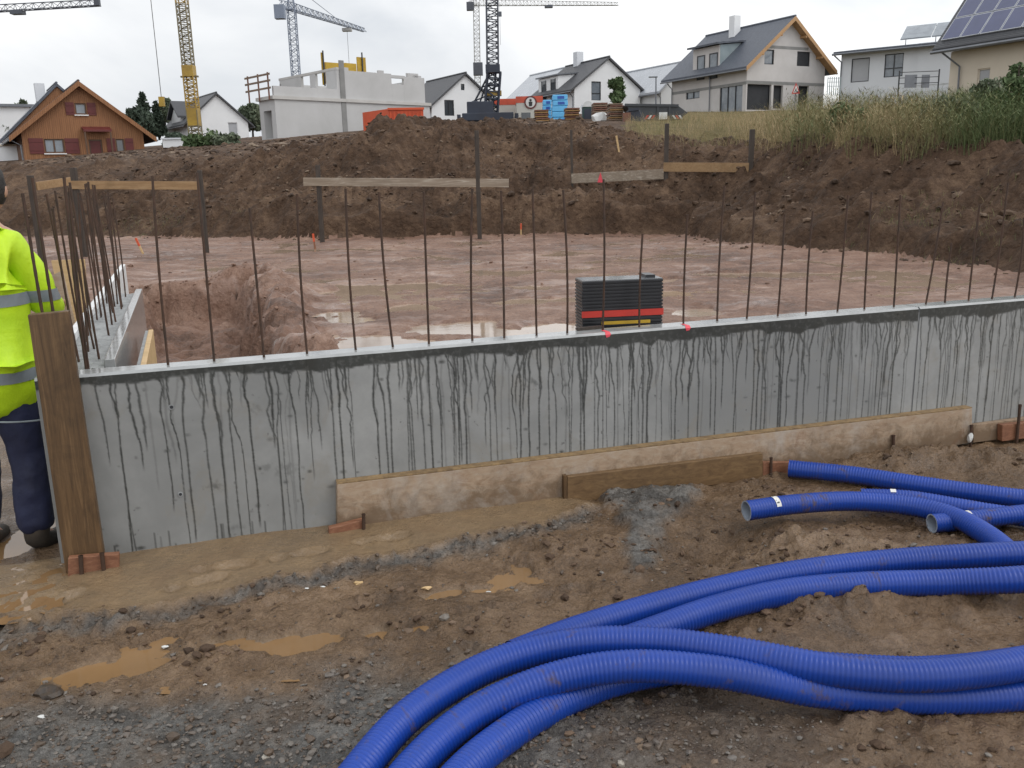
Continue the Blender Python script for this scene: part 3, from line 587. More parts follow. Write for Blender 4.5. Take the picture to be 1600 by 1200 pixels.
FP = [tuple(G(*p)[:2]) for p in ((-150, 1000), (0, 1003), (200, 985), (450, 938), (720, 885), (860, 868), (850, 920), (700, 985), (540, 1050), (300, 1075), (0, 1100), (-150, 1110))]
xx = RNG.uniform(-2.2, 0.8, 6000); yy = RNG.uniform(2.3, 3.9, 6000); ins = in_poly(xx, yy, FP); FZ = float(np.percentile(heights(xx[ins], yy[ins]), 15))
water_sheet(FP, max(FZ, -0.018), M['water'], 0.03)
puddle('puddle', PUD2, 0.0335, M['water'], 1.3)
PP = [(-5.5, 6.5), (-1.0, 5.2), (3.0, 6.4), (6.0, 8.2), (6.2, 12), (5.4, 15.2), (3.2, 20.3), (-4.5, 21.8), (-9, 22.5), (-9, 14)]
xx = RNG.uniform(-6, 6, 8000); yy = RNG.uniform(5, 20, 8000); ins = in_poly(xx, yy, PP) & (poly_sd(xx, yy, TRENCH) < -0.6); PZ = float(np.percentile(heights(xx[ins], yy[ins]), 23))
water_sheet(PP, PZ, M['pit_water'], 0.12, lambda x, y: (poly_sd(x, y, TRENCH) < -0.5) & (((x - W0[0]) * WN[0] + (y - W0[1]) * WN[1]) > 0.2) & (x * LP[0] + y * LP[1] > L_IN + 0.3))

# ------------------------------------------------------------------ scattered stones and clods (too many to count: stuff)
def ico():
    bm = bmesh.new(); bmesh.ops.create_icosphere(bm, subdivisions=1, radius=1.0)
    v = np.array([p.co[:] for p in bm.verts]); f = np.array([[q.index for q in p.verts] for p in bm.faces]); bm.free(); return v, f
IV, IF = ico()
def scatter(name, mat, x, y, size, tint, sink=0.35, flat=0.7, smooth=False, zz=None):
    n = len(x); z = heights(x, y) if zz is None else zz
    a = RNG.uniform(0, 2 * math.pi, n); ca, sa = np.cos(a), np.sin(a)
    sx = size * RNG.uniform(0.7, 1.3, n); sy = size * RNG.uniform(0.6, 1.1, n); sz = size * RNG.uniform(0.5, 1.0, n) * flat
    jit = 1 + RNG.uniform(-0.28, 0.28, (n, len(IV)))
    L = IV[None] * jit[..., None]; tl = RNG.uniform(-0.5, 0.5, n)[:, None]
    px = L[..., 0] * sx[:, None]; py = L[..., 1] * sy[:, None]; pz = L[..., 2] * sz[:, None] + px * tl * 0.6
    X = x[:, None] + px * ca[:, None] - py * sa[:, None]; Y = y[:, None] + px * sa[:, None] + py * ca[:, None]; Z = z[:, None] + pz + (sz * (1 - 2 * sink))[:, None]
    vs = np.stack([X, Y, Z], -1).reshape(-1, 3); fs = (IF[None] + (np.arange(n) * len(IV))[:, None, None]).reshape(-1, 3)
    return np_mesh(name, vs, fs, mat, smooth=smooth, attrs={'tint': np.repeat(tint, len(IV))})
# gravel in front
n = 60000; x = RNG.uniform(-2.2, 2.2, n); y = RNG.uniform(1.9, 4.3, n); zt, mt_, it_ = terrain(x, y)
keep = (RNG.uniform(0, 1, n) < 0.03 + 0.62 * mt_[:, 0]) & (it_['q'] < -0.05) & (it_['pm'] < 0.4) & (mt_[:, 1] < 0.5) & (it_['sp'] < 0.3)
x, y, zt = x[keep], y[keep], zt[keep]; sz_ = 0.0046 * np.exp(RNG.normal(0, 0.55, len(x)))
tag(scatter('gravel', M['stone'], x, y, np.clip(sz_, 0.0025, 0.024), 0.2 + 0.62 * RNG.uniform(0, 1, len(x)) + 0.18 * (RNG.uniform(0, 1, len(x)) > 0.97), 0.4, 0.75, zz=zt), kind='stuff')
# soil crumbs in front
n = 9000; x = RNG.uniform(-2.0, 3.4, n); y = RNG.uniform(2.0, 5.3, n); zt, mt_, it_ = terrain(x, y)
dens = sstep(-0.1, 0.5, fbm(x * 2.1 + 4, y * 2.1, 3)) * (1 - mt_[:, 1]) + 1.2 * np.exp(-(((x - 1.05) / 0.55) ** 2 + ((y - 3.65) / 0.4) ** 2))
keep = (RNG.uniform(0, 1, n) < 0.6 * dens) & (it_['q'] < -0.10) & (it_['pm'] < 0.3)
x, y, zt = x[keep], y[keep], zt[keep]
tag(scatter('soil_crumbs', M['clod'], x, y, np.clip(0.010 * np.exp(RNG.normal(0, 0.5, len(x))), 0.004, 0.035), RNG.uniform(0.1, 0.95, len(x)), 0.45, 0.7, zz=zt), kind='stuff')
# clods on the pit floor and round the trench
n = 16000; x = RNG.uniform(-9, 7, n); y = RNG.uniform(5, 22, n); zt, mt_, it_ = terrain(x, y); td = poly_sd(x, y, TRENCH)
dens = 0.01 + 0.10 * sstep(0.2, 0.6, fbm(x * 1.3 + 5, y * 1.6, 3)) + 0.8 * np.exp(-((td + 0.02) / 0.28) ** 2)
keep = (RNG.uniform(0, 1, n) < dens) & (it_['q'] > 0.3) & (it_['s'] < -0.2) & (it_['side'] > 0.9)
x, y, zt = x[keep], y[keep], zt[keep]
tag(scatter('pit_clods', M['pit_clod'], x, y, np.clip(0.018 * np.exp(RNG.normal(0, 0.5, len(x))), 0.007, 0.06), RNG.uniform(0.35, 1, len(x)), 0.45, 0.7, zz=zt), kind='stuff')
# clods on the banks and round the pit edge
n = 26000; x = RNG.uniform(-16, 11, n); y = RNG.uniform(8, 33, n); zt, mt_, it_ = terrain(x, y)
dens = sstep(0.3, 0.8, it_['sn']) * (1 - sstep(0.1, 0.6, it_['back'])) * (0.35 + 0.65 * sstep(-0.1, 0.5, fbm(x * 0.8, y * 0.8, 3))) + 0.25 * np.exp(-((it_['s'] + 0.25) / 0.25) ** 2)
keep = (RNG.uniform(0, 1, n) < dens) & (it_['q'] > 1.0) & (it_['s'] > -0.9)
x, y, zt = x[keep], y[keep], zt[keep]
tag(scatter('soil_clods', M['clod'], x, y, np.clip(0.033 * np.exp(RNG.normal(0, 0.5, len(x))), 0.012, 0.15), RNG.uniform(0, 1, len(x)) ** 1.2, 0.4, 0.75, zz=zt), kind='stuff')

n = 3500; x = RNG.uniform(-32, 4, n); y = RNG.uniform(29, 62, n); zt, mt_, it_ = terrain(x, y); keep = (it_['back'] > 0.2) & (x / y < 0.12)
x, y, zt = x[keep], y[keep], zt[keep]
tag(scatter('yard_clods', M['clod'], x, y, np.clip(0.09 * np.exp(RNG.normal(0, 0.5, len(x))), 0.04, 0.3), RNG.uniform(0, 1, len(x)), 0.5, 0.6, zz=zt), kind='stuff')

# ================================================================== FRONT WALL
def wp(u, z, q=0.0):
    """point on the front wall: u along it, q behind its face"""
    p = W0 + WU * u + WN * q; return np.array([p[0], p[1], z])
N3 = np.array([WN[0], WN[1], 0.0]); U3 = np.array([WU[0], WU[1], 0.0]); Z3 = np.array([0, 0, 1.0])
WR = [U3, N3, Z3]
def wall_uz(px, py, q=0.0):
    p = on_plane(px, py, wp(0, 0, q), N3); return float(np.dot(p[:2] - W0, WU)), float(p[2])
def drips(u0, u1, nu, nz, seed):
    """rain runs on the wall face: wetness 0..1 on a (nz, nu) raster, row 0 at the top"""
    r = np.random.default_rng(seed); A = np.zeros((nz, nu)); dz = WH / (nz - 1); du = (u1 - u0) / (nu - 1); ug = np.linspace(u0, u1, nu)
    zz = np.arange(nz) * dz
    dens = np.interp(ug, [0, 1.0, 2.2, 3.0, 9.6], [0.62, 0.75, 1.0, 1.1, 1.1])
    band = (0.028 + 0.022 * (0.5 + fbm(ug * 2.0, ug * 0 + seed, 3)) + 0.020 * np.clip(fbm(ug * 9, ug * 0 + 3.3, 3), 0, 1)) * (0.35 + dens)
    A = np.maximum(A, np.clip((band[None, :] - zz[:, None]) / 0.008 + 0.5, 0, 1) * 0.95)
    u = u0 + 0.02
    while u < u1 - 0.02:
        d = float(np.interp(u, ug, dens)); kind = r.uniform()
        if kind < 0.46: L = r.uniform(0.55, 1.5)
        elif kind < 0.62: L = r.uniform(0.22, 0.5)
        else: L = r.uniform(0.06, 0.24)
        w0 = r.uniform(0.0026, 0.0058) * (1.2 if L > .3 else 0.95); inten = r.uniform(0.75, 1.0) if r.uniform() < 0.72 else r.uniform(0.25, 0.55)
        x = u; z = 0.0; vel = 0.0
        wander = r.uniform(0.5, 1.5); calm = r.uniform(0.16, 0.40)
        while z < min(L, WH):
            k = int(z / dz)
            if k >= nz: break
            w = w0 * (1.5 if z < 0.05 else 1.0) * (0.78 + 0.5 * r.uniform()) * (1.0 if z < calm else 0.72)
            i0 = int((x - 4 * w - u0) / du); i1 = int((x + 4 * w - u0) / du) + 2; i0 = max(i0, 0); i1 = min(i1, nu)
            if i1 > i0:
                prof = np.clip(1.35 - np.abs(ug[i0:i1] - x) / w, 0, 1) * inten
                fade = 1.0 if z < L - 0.05 or L >= WH else max(0, (L - z) / 0.05)
                A[k, i0:i1] = np.maximum(A[k, i0:i1], prof * fade)
            amp = wander * (0.0017 if z < calm else 0.0003)
            vel = 0.72 * vel + r.normal(0, amp) * 0.55; x += vel; z += dz
        u += r.exponential(0.0115) / max(d, 0.3) * 0.9 + 0.0045
    for _ in range(int(26 * (u1 - u0))):      # small splashes and damp spots
        cu = r.uniform(u0, u1); cz = r.uniform(0.06, WH); s1 = r.uniform(0.003, 0.010)
        k0 = max(0, int((cz - 0.03) / dz)); k1 = min(nz, int((cz + 0.03) / dz)); i0 = max(0, int((cu - 0.04 - u0) / du)); i1 = min(nu, int((cu + 0.04 - u0) / du))
        if i1 > i0 and k1 > k0:
            dd = np.hypot((ug[None, i0:i1] - cu) / (s1 * r.uniform(1, 2.5)), (zz[k0:k1, None] - cz) / s1)
            A[k0:k1, i0:i1] = np.maximum(A[k0:k1, i0:i1], np.clip(1.4 - dd, 0, 1) * r.uniform(0.3, 0.9))
    for _ in range(int(3.0 * (u1 - u0))):      # larger damp blotches
        cu = r.uniform(u0, u1); cz = r.uniform(0.12, WH * 0.9); rx = r.uniform(0.02, 0.07); rz = r.uniform(0.01, 0.035)
        uu_, zz_ = np.meshgrid(ug, zz); m = np.clip(1 - np.hypot((uu_ - cu) / rx, (zz_ - cz) / rz) + 0.9 * fbm(uu_ * 40, zz_ * 40, 3), 0, 1) * r.uniform(0.2, 0.6)
        m[np.hypot((uu_ - cu) / rx, (zz_ - cz) / rz) > 2] = 0; A = np.maximum(A, m)
    foot = 0.015 + 0.02 * np.abs(fbm(ug * 4, ug * 0, 3)); A = np.maximum(A, np.clip((zz[:, None] - (WH - foot)[None, :] - 0.0) / 0.02, 0, 1) * 0.8)
    for _ in range(int(10 * (u1 - u0))):       # short runs rising from the splash zone
        cu = r.uniform(u0, u1); i = int((cu - u0) / du); hh = int(r.uniform(0.03, 0.14) / dz); A[nz - hh:, max(0, i - 1):i + 1] = np.maximum(A[nz - hh:, max(0, i - 1):i + 1], r.uniform(0.3, 0.7))
    return A
root_wall = empty('foundation_wall', (*W0, 0), 'long grey concrete foundation wall with dark rain streaks and upright rebars', 'wall')
uj = wall_uz(1437, 482)[0]
BURY = 0.12
for k, (u0, u1) in enumerate(((0.0, uj - 0.006), (uj + 0.006, WLEN))):
    nu = int((min(u1, 7.6) - u0) / 0.0042); nz = 120; ch = 0.012
    A = drips(u0, min(u1, 7.6), nu, nz, 11 + k); ug = np.linspace(u0, min(u1, 7.6), nu); zg = np.linspace(WH - ch, 0, nz)
    UU, ZZ = np.meshgrid(ug, zg); rel = 0.0012 * fbm(UU * 3, ZZ * 3, 3)
    P = np.stack([W0[0] + WU[0] * UU + WN[0] * rel, W0[1] + WU[1] * UU + WN[1] * rel, ZZ], -1).reshape(-1, 3)
    i = (np.arange(nz - 1)[:, None] * nu + np.arange(nu - 1)[None, :]).ravel(); Fq = np.stack([i, i + nu, i + nu + 1, i + 1], -1)
    np_mesh('wall_face', P, Fq, M['wall'], root_wall, attrs={'wet': A.ravel()})
    b = MB()                                   # body behind the face, with a chamfered arris
    prof = [(0.004, -BURY), (0.004, WH - ch - 0.001), (0.0, WH - ch), (ch, WH), (WT, WH), (WT, -BURY)]
    b.prism([wp(u0, z, q) for q, z in prof], U3 * (u1 - u0)); bo = b.build('wall_panel', M['wall_top'], root_wall)
    if u1 > 7.6:
        MB().box(wp((7.6 + u1) / 2, (WH - ch) / 2, 0.002), (u1 - 7.6, 0.004, WH - ch), WR).build('wall_face', M['concrete'], root_wall)
j = MB().box(wp(uj, 0.42, 0.03), (0.012, 0.05, 0.9), WR).build('joint_seal', M['block_joint'], root_wall)
for px, py, r_ in ((268, 636, 0.014), (282, 772, 0.013)):           # formwork tie holes; a dark disc paints the shade inside each
    u, z = wall_uz(px, py); b = MB(); n = 18
    for a0 in range(n):
        t0, t1 = 2 * math.pi * a0 / n, 2 * math.pi * (a0 + 1) / n
        q4 = []
        for (t, rr, q) in ((t0, r_, -0.003), (t1, r_, -0.003), (t1, r_ * 0.55, -0.004), (t0, r_ * 0.55, -0.004)): q4.append(wp(u + rr * math.cos(t), z + rr * math.sin(t), q))
        b.add(q4, [(0, 1, 2, 3)])
    b.build('tie_hole_rim', M['concrete'], root_wall)
    MB().add([wp(u + 0.57 * r_ * math.cos(2 * math.pi * a / n), z + 0.57 * r_ * math.sin(2 * math.pi * a / n), -0.0025) for a in range(n)], [tuple(range(n))]).build('tie_hole_shade', M['void_shade'], root_wall)
for px, py in ((950, 520), (1075, 509)):                             # pink survey marks sprayed on the top edge
    u, _z = wall_uz(px, py); b = MB()
    b.add([wp(u - 0.010, WH - 0.027, -0.0016), wp(u + 0.008, WH - 0.024, -0.0016), wp(u + 0.017, WH - ch, -0.0016), wp(u - 0.015, WH - ch, -0.0016)], [(0, 1, 2, 3)])
    b.add([wp(u - 0.015, WH - ch, -0.0016), wp(u + 0.017, WH - ch, -0.0016), wp(u + 0.014, WH + 0.0016, ch - 0.001), wp(u - 0.012, WH + 0.0016, ch - 0.001)], [(0, 1, 2, 3)])
    b.add([wp(u - 0.012, WH + 0.0016, ch), wp(u + 0.014, WH + 0.0016, ch), wp(u + 0.010, WH + 0.0016, 0.06), wp(u - 0.010, WH + 0.0016, 0.07)], [(0, 1, 2, 3)])
    b.build('spray_mark', M['pink'], root_wall, fixn=False)
REBARS = [(238, 275, 262), (308, 270, 332), (390, 325, 410), (464, 303, 479), (540, 295, 555), (592, 300, 613), (662, 300, 669), (738, 295, 737), (783, 298, 787), (832, 295, 838), (880, 297, 884), (943, 280, 940), (1004, 365, 998), (1074, 335, 1066), (1132, 290, 1120), (1180, 300, 1165), (1226, 335, 1213), (1270, 330, 1259), (1325, 305, 1307), (1362, 300, 1350), (1407, 305, 1396), (1474, 315, 1444), (1487, 380, 1476), (1531, 320, 1512), (1575, 285, 1548), (1600, 340, 1583), (1640, 300, 1618), (1680, 310, 1650)]
def rebar(p0, p1, r=0.0062, parent=None, bow=0.01):
    p0 = np.asarray(p0); p1 = np.asarray(p1); n = 26; pts = []; rad = []
    off = np.array([random.uniform(-bow, bow), random.uniform(-bow, bow), 0])
    for i in range(n + 1):
        t = i / n; pts.append(p0 + (p1 - p0) * t + off * math.sin(math.pi * t)); rad.append(r * (1.0 if i % 2 else 1.16))
    return MB().tube(pts, rad, 7).build('rebar', M['rebar'], parent)
def cc_top(px): # wall top centre height pixel -> u
    r0 = None
    for u in np.linspace(-0.2, 9.5, 1200):
        p = wp(u, WH, 0.075) - O3; x = 800 + F * np.dot(p, RT) / np.dot(p, FW)
        if x >= px: return u
    return 9.5
for tx, ty, bx in REBARS:
    u = cc_top(bx); tu, tz = wall_uz(tx, ty, 0.075); rebar(wp(u, WH - 0.06, 0.075), wp(tu, tz, 0.075), 0.0054, root_wall)

# ================================================================== LEFT WALL
def lw(p, b, z): return np.array([*(LP * p + LB * b), z])
LR = [np.array([*LP, 0]), np.array([*LB, 0]), Z3]
b_front = float(np.dot(W0 + WN * WT, LB)) - 0.02
b_in = float(np.dot(np.array([-2.99, 7.19]), LB)); b_out = float(np.dot(np.array([-4.13, 9.43]), LB))
root_left = empty('foundation_wall', lw((L_OUT + L_IN) / 2, b_front, 0), 'foundation wall with dense rebar cluster and white insulation strip, running into the pit', 'wall')
def lbox(p0, p1, b0, b1, z0, z1): return MB().box(lw((p0 + p1) / 2, (b0 + b1) / 2, (z0 + z1) / 2), (p1 - p0, b1 - b0, z1 - z0), LR)
bs = float(np.dot(W0, LB)) + 0.28
lbox(L_OUT, L_OUT + 0.045, bs, b_out, -0.4, WH + 0.012).build('insulation_strip', M['foam'], root_left, 0.004)
lbox(L_OUT + 0.0455, L_IN - 0.050, bs - 0.05, b_in - 0.05, -0.4, WH - 0.035).build('concrete_core', M['concrete'], root_left)
lbox(L_IN - 0.0495, L_IN, bs + 0.06, b_in, -0.45, WH).build('inner_shell', M['wall_top'], root_left, 0.004)
b = MB()                                         # lumpy fresh concrete between the shells
nx2, ny2 = 10, 120
pp_ = np.linspace(L_OUT + 0.046, L_IN - 0.0505, nx2); bb_ = np.linspace(bs, b_in - 0.06, ny2); P2, B2 = np.meshgrid(pp_, bb_)
Z2 = WH - 0.030 + 0.016 * fbm(P2 * 14, B2 * 14, 4)
vs = np.stack([LP[0] * P2 + LB[0] * B2, LP[1] * P2 + LB[1] * B2, Z2], -1).reshape(-1, 3)
i = (np.arange(ny2 - 1)[:, None] * nx2 + np.arange(nx2 - 1)[None, :]).ravel()
np_mesh('concrete_fill', vs, np.stack([i, i + 1, i + nx2 + 1, i + nx2], -1), M['concrete'], root_left)
for k in range(26):
    bb = bs + 0.04 + k * 0.117 + random.uniform(-0.03, 0.03); pp = (L_OUT + L_IN) / 2 + random.choice((-0.055, 0.0, 0.05)) + random.uniform(-0.015, 0.015); h = random.uniform(0.70, 0.86)
    rebar(lw(pp, bb, WH - 0.08), lw(pp + random.uniform(-0.05, 0.03), bb + random.uniform(-0.05, 0.05), WH + h), 0.0052, root_left, 0.015)
for tx, ty, bx, by, Y in ((50, 278, 84, 486, 3.93), (35, 302, 71, 488, 3.90), (100, 276, 122, 480, 4.10)):
    pb = D(bx, by, Y); pt = D(tx, ty, Y); rebar((*pb[:2], 0.80), pt, 0.0064, root_left, 0.006)
# formwork board standing inside the left wall
p0 = on_plane(237, 516, lw(L_IN + 0.10, 0, 0), np.array([*LP, 0])); bb0 = float(np.dot(p0[:2], LB))
rt = empty('formwork_board', lw(L_IN + 0.1, bb0, 0), 'grey shuttering board with raw yellow edge standing in the trench', 'board')
lbox(L_IN + 0.060, L_IN + 0.080, bs + 0.25, bb0, -0.32, p0[2]).build('sheet', M['concrete'], rt, 0.002)
lbox(L_IN + 0.0805, L_IN + 0.110, bs + 0.25, bb0 + 0.01, -0.32, p0[2] + 0.004).build('timber_rail', M['pine'], rt, 0.002)
# pale plywood sheets leaning outside the left wall
for k, (pix, Y, lab, mt) in enumerate((([(80, 407), (131, 405), (128, 470), (104, 482)], 7.6, 'pale plywood offcut leaning behind the rebar cluster', 'pine'), ([(82, 430), (96, 423), (127, 470), (116, 500), (86, 500)], 6.2, 'grey brown formwork sheet leaning behind the rebar cluster', 'ply'))):
    P = [D(px, py, Y) for px, py in pix]; low = [np.array([*p[:2], 0.0]) for p in (P[2], P[-1])]
    zmin = min(p[2] for p in P); poly = [P[0], P[1], P[2] - Z3 * (P[2][2] - 0.02), P[-1] - Z3 * (P[-1][2] - 0.02)]
    o = MB().prism(poly, (0, 0.022, 0)).build('plywood_sheet', M[mt]); tag(o, lab, 'plywood')

# ================================================================== BOARDS AT THE WALL FOOT
def wbox(u0, u1, z0, z1, q0, q1): return MB().box(wp((u0 + u1) / 2, (z0 + z1) / 2, (q0 + q1) / 2), (u1 - u0, q1 - q0, z1 - z0), WR)
def slant_board(name, px0, px1, top0, top1, bot0, bot1, q, th, mat, label, cat='board', edge=None):
    """board with its face at distance q in front of the wall, traced by its four corners"""
    c = [on_plane(px0, bot0, wp(0, 0, -q), N3), on_plane(px1, bot1, wp(0, 0, -q), N3), on_plane(px1, top1, wp(0, 0, -q), N3), on_plane(px0, top0, wp(0, 0, -q), N3)]
    rt = empty(name, (c[0] + c[1]) / 2, label, cat)
    MB().prism(c, N3 * th).build('board', M[mat], rt, 0.003)
    return rt, c
rt, c = slant_board('plywood_board', 527, 1519, 757, 638, 836, 692, 0.060, 0.058, 'ply', 'long pale plywood board leaning along the foot of the streaked wall')
top = MB().prism([c[3] + Z3 * 0.001 + N3 * 0.0, c[2] + Z3 * 0.001, c[2] + Z3 * 0.007, c[3] + Z3 * 0.007], N3 * 0.057).build('top_edge', M['ply_edge'], rt)
rt2, c2 = slant_board('timber_plank', 887, 1192, 745, 708, 788, 748, 0.095, 0.032, 'plank_mid', 'short dark wet plank in front of the long plywood board')
MB().prism([c2[0] - U3 * 0.02, c2[0] - U3 * 0.001, c2[3] - U3 * 0.001 + Z3 * 0.006, c2[3] - U3 * 0.02 + Z3 * 0.006], N3 * 0.03).build('end_cleat', M['plank_dark'], rt2)
rt3, c3 = slant_board('plywood_board', 1521, 1700, 664, 640, 692, 668, 0.040, 0.036, 'ply', 'low pale board continuing beyond the white blob at the wall foot')
# blocks and steel pins
def wood_block(label, px0, px1, top, bot, dx_top, q, th, mat='block'):
    c = [on_plane(px0, bot, wp(0, 0, -q), N3), on_plane(px1, bot - (px1 - px0) * 0.13, wp(0, 0, -q), N3), on_plane(px1, top - (px1 - px0) * dx_top, wp(0, 0, -q), N3), on_plane(px0, top, wp(0, 0, -q), N3)]
    c[0][2] = min(c[0][2], 0.03); c[1][2] = min(c[1][2], 0.035)
    return tag(MB().prism(c, N3 * th).build('wood_block', M[mat], None, 0.004), label, 'block')
wood_block('red brown wood block at the left end of the long plywood board', 514, 569, 826, 846, 0.26, 0.105, 0.040)
wood_block('red brown wood block between the dark plank and the blue pipe end', 1192, 1240, 722, 748, 0.0, 0.088, 0.026)
wood_block('red brown wood block with a tall pin at the low pale board', 1566, 1660, 664, 690, 0.1, 0.085, 0.04)
wood_block('small red brown block at the foot of the upright dark plank', 106, 186, 872, 904, 0.08, 0.17, 0.035)
def pin(label, px, top, bot, q, r=0.0085, lean=0.0):
    p0 = on_plane(px, bot, wp(0, 0, -q), N3); p1 = on_plane(px + lean, top, wp(0, 0, -q), N3); gz = height(*p0[:2]); p0[2] = gz - 0.08
    rt = empty('steel_pin', (*p0[:2], gz), label, 'pin', None); pts = [p0 + (p1 - p0) * t for t in np.linspace(0, 1, 5)]
    MB().tube(pts, r, 8).build('shaft', M['rebar'], rt); MB().tube([p1 - (p1 - p0) * 0.04, p1], r * 1.15, 8).build('head', M['rebar'], rt); return rt
pin('steel pin through the wood block left of the plywood board', 568, 803, 838, 0.118)
pin('steel pin at the block beside the blue pipe end', 1205, 715, 746, 0.100)
pin('steel pin against the plywood board above the second blue pipe', 1396, 680, 716, 0.075, 0.0105)
pin('steel pin at the right end of the plywood board by the white blob', 1518, 664, 692, 0.072)
pin('tall steel pin at the low pale board', 1589, 632, 688, 0.098, 0.0095, 5)
pin('short pin at the upright plank foot, outer one of two', 126, 868, 902, 0.182, 0.0095, 0)
pin('short pin at the upright plank foot, wall-side one of two', 163, 864, 897, 0.182, 0.0095, -4)
# white foam blob at the board end
p = on_plane(1515, 690, wp(0, 0, -0.09), N3)
def lump(name, p, r, mat, label, cat, flat=0.8, seed=0):
    rr = np.random.default_rng(seed + 50); bm = bmesh.new(); bmesh.ops.create_icosphere(bm, subdivisions=2, radius=1.0)
    vs = np.array([v.co[:] for v in bm.verts]); fs = [[q.index for q in f.verts] for f in bm.faces]; bm.free()
    k = 1 + 0.45 * fbm(vs[:, 0] * 1.3 + seed, vs[:, 1] * 1.3 + vs[:, 2] * 1.1, 3)
    vs = vs * k[:, None] * np.array(r if hasattr(r, '__len__') else (r, r, r * flat)) + np.asarray(p)
    o = np_mesh(name, vs, fs, mat, smooth=False); return tag(o, label, cat)
lump('foam_blob', (p[0], p[1], 0.075), (0.018, 0.018, 0.030), M['white_flat'], 'white foam blob at the right end of the plywood board', 'foam', seed=3)
# upright plank at the corner
pc = [on_plane(43, 492, wp(0, 0, -0.10), N3), on_plane(106, 486, wp(0, 0, -0.10), N3), on_plane(165, 884, wp(0, 0, -0.13), N3), on_plane(104, 905, wp(0, 0, -0.13), N3)]
rt = empty('upright_plank', (*((pc[2] + pc[3]) / 2)[:2], 0), 'tall dark wet plank standing upright at the wall corner', 'plank')
gz = height(*pc[3][:2]) - 0.02
for k in (2, 3):
    t = (gz - pc[k][2]) / (pc[3 - k][2] - pc[k][2]); pc[k] = pc[k] + (pc[3 - k] - pc[k]) * t
MB().prism(pc, N3 * 0.045).build('board', M['plank_dark'], rt, 0.004)

# ================================================================== BLUE PIPES
def catmull(P, step):
    P = [np.asarray(p, float) for p in P]; P = [2 * P[0] - P[1]] + P + [2 * P[-1] - P[-2]]; out_ = []
    for i in range(1, len(P) - 2):
        a, b_, c_, d_ = P[i - 1:i + 3]
        for t in np.linspace(0, 1, 40, endpoint=False):
            out_.append(0.5 * (2 * b_ + (c_ - a) * t + (2 * a - 5 * b_ + 4 * c_ - d_) * t * t + (3 * b_ - a - 3 * c_ + d_) * t ** 3))
    out_.append(P[-2]); Q = np.array(out_); L = np.concatenate([[0], np.cumsum(np.linalg.norm(np.diff(Q, axis=0), axis=1))])
    n = int(L[-1] / step); tt = np.linspace(0, L[-1], n + 1); return np.stack([np.interp(tt, L, Q[:, k]) for k in range(3)], -1)
PIPES = {}
def pipe(label, pts, R=0.053, pitch=0.0150, end=None, marks=()):
    """pts: centre line as (pixel x, pixel y, height in metres); corrugated tube"""
    P = [G(px, py, z) for px, py, z in pts]
    C = catmull(P, pitch / 4); n = len(C); nr = 28
    T = np.gradient(C, axis=0); T /= np.linalg.norm(T, axis=1)[:, None]
    side = np.cross(T, Z3); side /= np.linalg.norm(side, axis=1)[:, None]; up = np.cross(side, T)
    prof = np.array([1.0, 0.985, 0.925, 0.985])[np.arange(n) % 4] * R
    a = np.linspace(0, 2 * math.pi, nr, endpoint=False)
    vs = C[:, None, :] + prof[:, None, None] * (np.cos(a)[None, :, None] * side[:, None, :] + np.sin(a)[None, :, None] * up[:, None, :])
    i = np.arange(n - 1)[:, None] * nr; k = np.arange(nr)[None, :]; k2 = (k + 1) % nr
    fs = np.stack([i + k, i + k2, i + nr + k2, i + nr + k], -1).reshape(-1, 4)
    rt = empty('drainage_pipe', C[0] - Z3 * R, label, 'pipe')
    np_mesh('corrugated_tube', vs.reshape(-1, 3), fs, M['pipe'], rt)
    if end is not None:                      # open cut end: lining tube a little way in, and a rim
        m = 60; r2 = R * 0.86; cv = C[:m, None, :] + r2 * (np.cos(a)[None, :, None] * side[:m, None, :] + np.sin(a)[None, :, None] * up[:m, None, :])
        i2 = np.arange(m - 1)[:, None] * nr; fs2 = np.stack([i2 + k, i2 + nr + k, i2 + nr + k2, i2 + k2], -1).reshape(-1, 4)
        np_mesh('inner_lining', cv.reshape(-1, 3), fs2, M['pipe_in'], rt)
        rim = np.concatenate([cv[0], vs[0]]); kk = np.arange(nr); np_mesh('rim', rim - T[0] * 0.0005, np.stack([kk, (kk + 1) % nr, nr + (kk + 1) % nr, nr + kk], -1), M['pipe_in'], rt, smooth=False)
    for (frac, wid, lo, hi, ink) in marks:   # printed paper label wrapped round the pipe
        i0 = int(frac * n); i1 = i0 + max(2, int(wid / (pitch / 4))); aa = np.linspace(math.radians(lo), math.radians(hi), 12)
        cv = C[i0:i1, None, :] + (R * 1.012) * (np.cos(aa)[None, :, None] * side[i0:i1, None, :] + np.sin(aa)[None, :, None] * up[i0:i1, None, :])
        m = i1 - i0; i3 = np.arange(m - 1)[:, None] * 12; k3 = np.arange(11)[None, :]
        lb = np_mesh('paper_label', cv.reshape(-1, 3), np.stack([i3 + k3, i3 + k3 + 1, i3 + 12 + k3 + 1, i3 + 12 + k3], -1).reshape(-1, 4), M['label'], rt)
        if ink:
            for (f0, f1, a0, a1) in ((0.2, 0.45, 0.15, 0.2), (0.2, 0.4, 0.28, 0.33), (0.55, 0.75, 0.15, 0.22), (0.2, 0.7, 0.62, 0.66), (0.25, 0.6, 0.75, 0.79)):
                q = []
                for (ff, ag) in ((f0, a0), (f1, a0), (f1, a1), (f0, a1)):
                    ix = i0 + int(ff * (m - 1)); th = math.radians(lo + (hi - lo) * ag); q.append(C[ix] + R * 1.018 * (math.cos(th) * side[ix] + math.sin(th) * up[ix]))
                pr = MB().add(q, [(0, 1, 2, 3)]).build('print', M['ink'], rt, fixn=False); pr.parent = lb
    return rt
g = 0.056
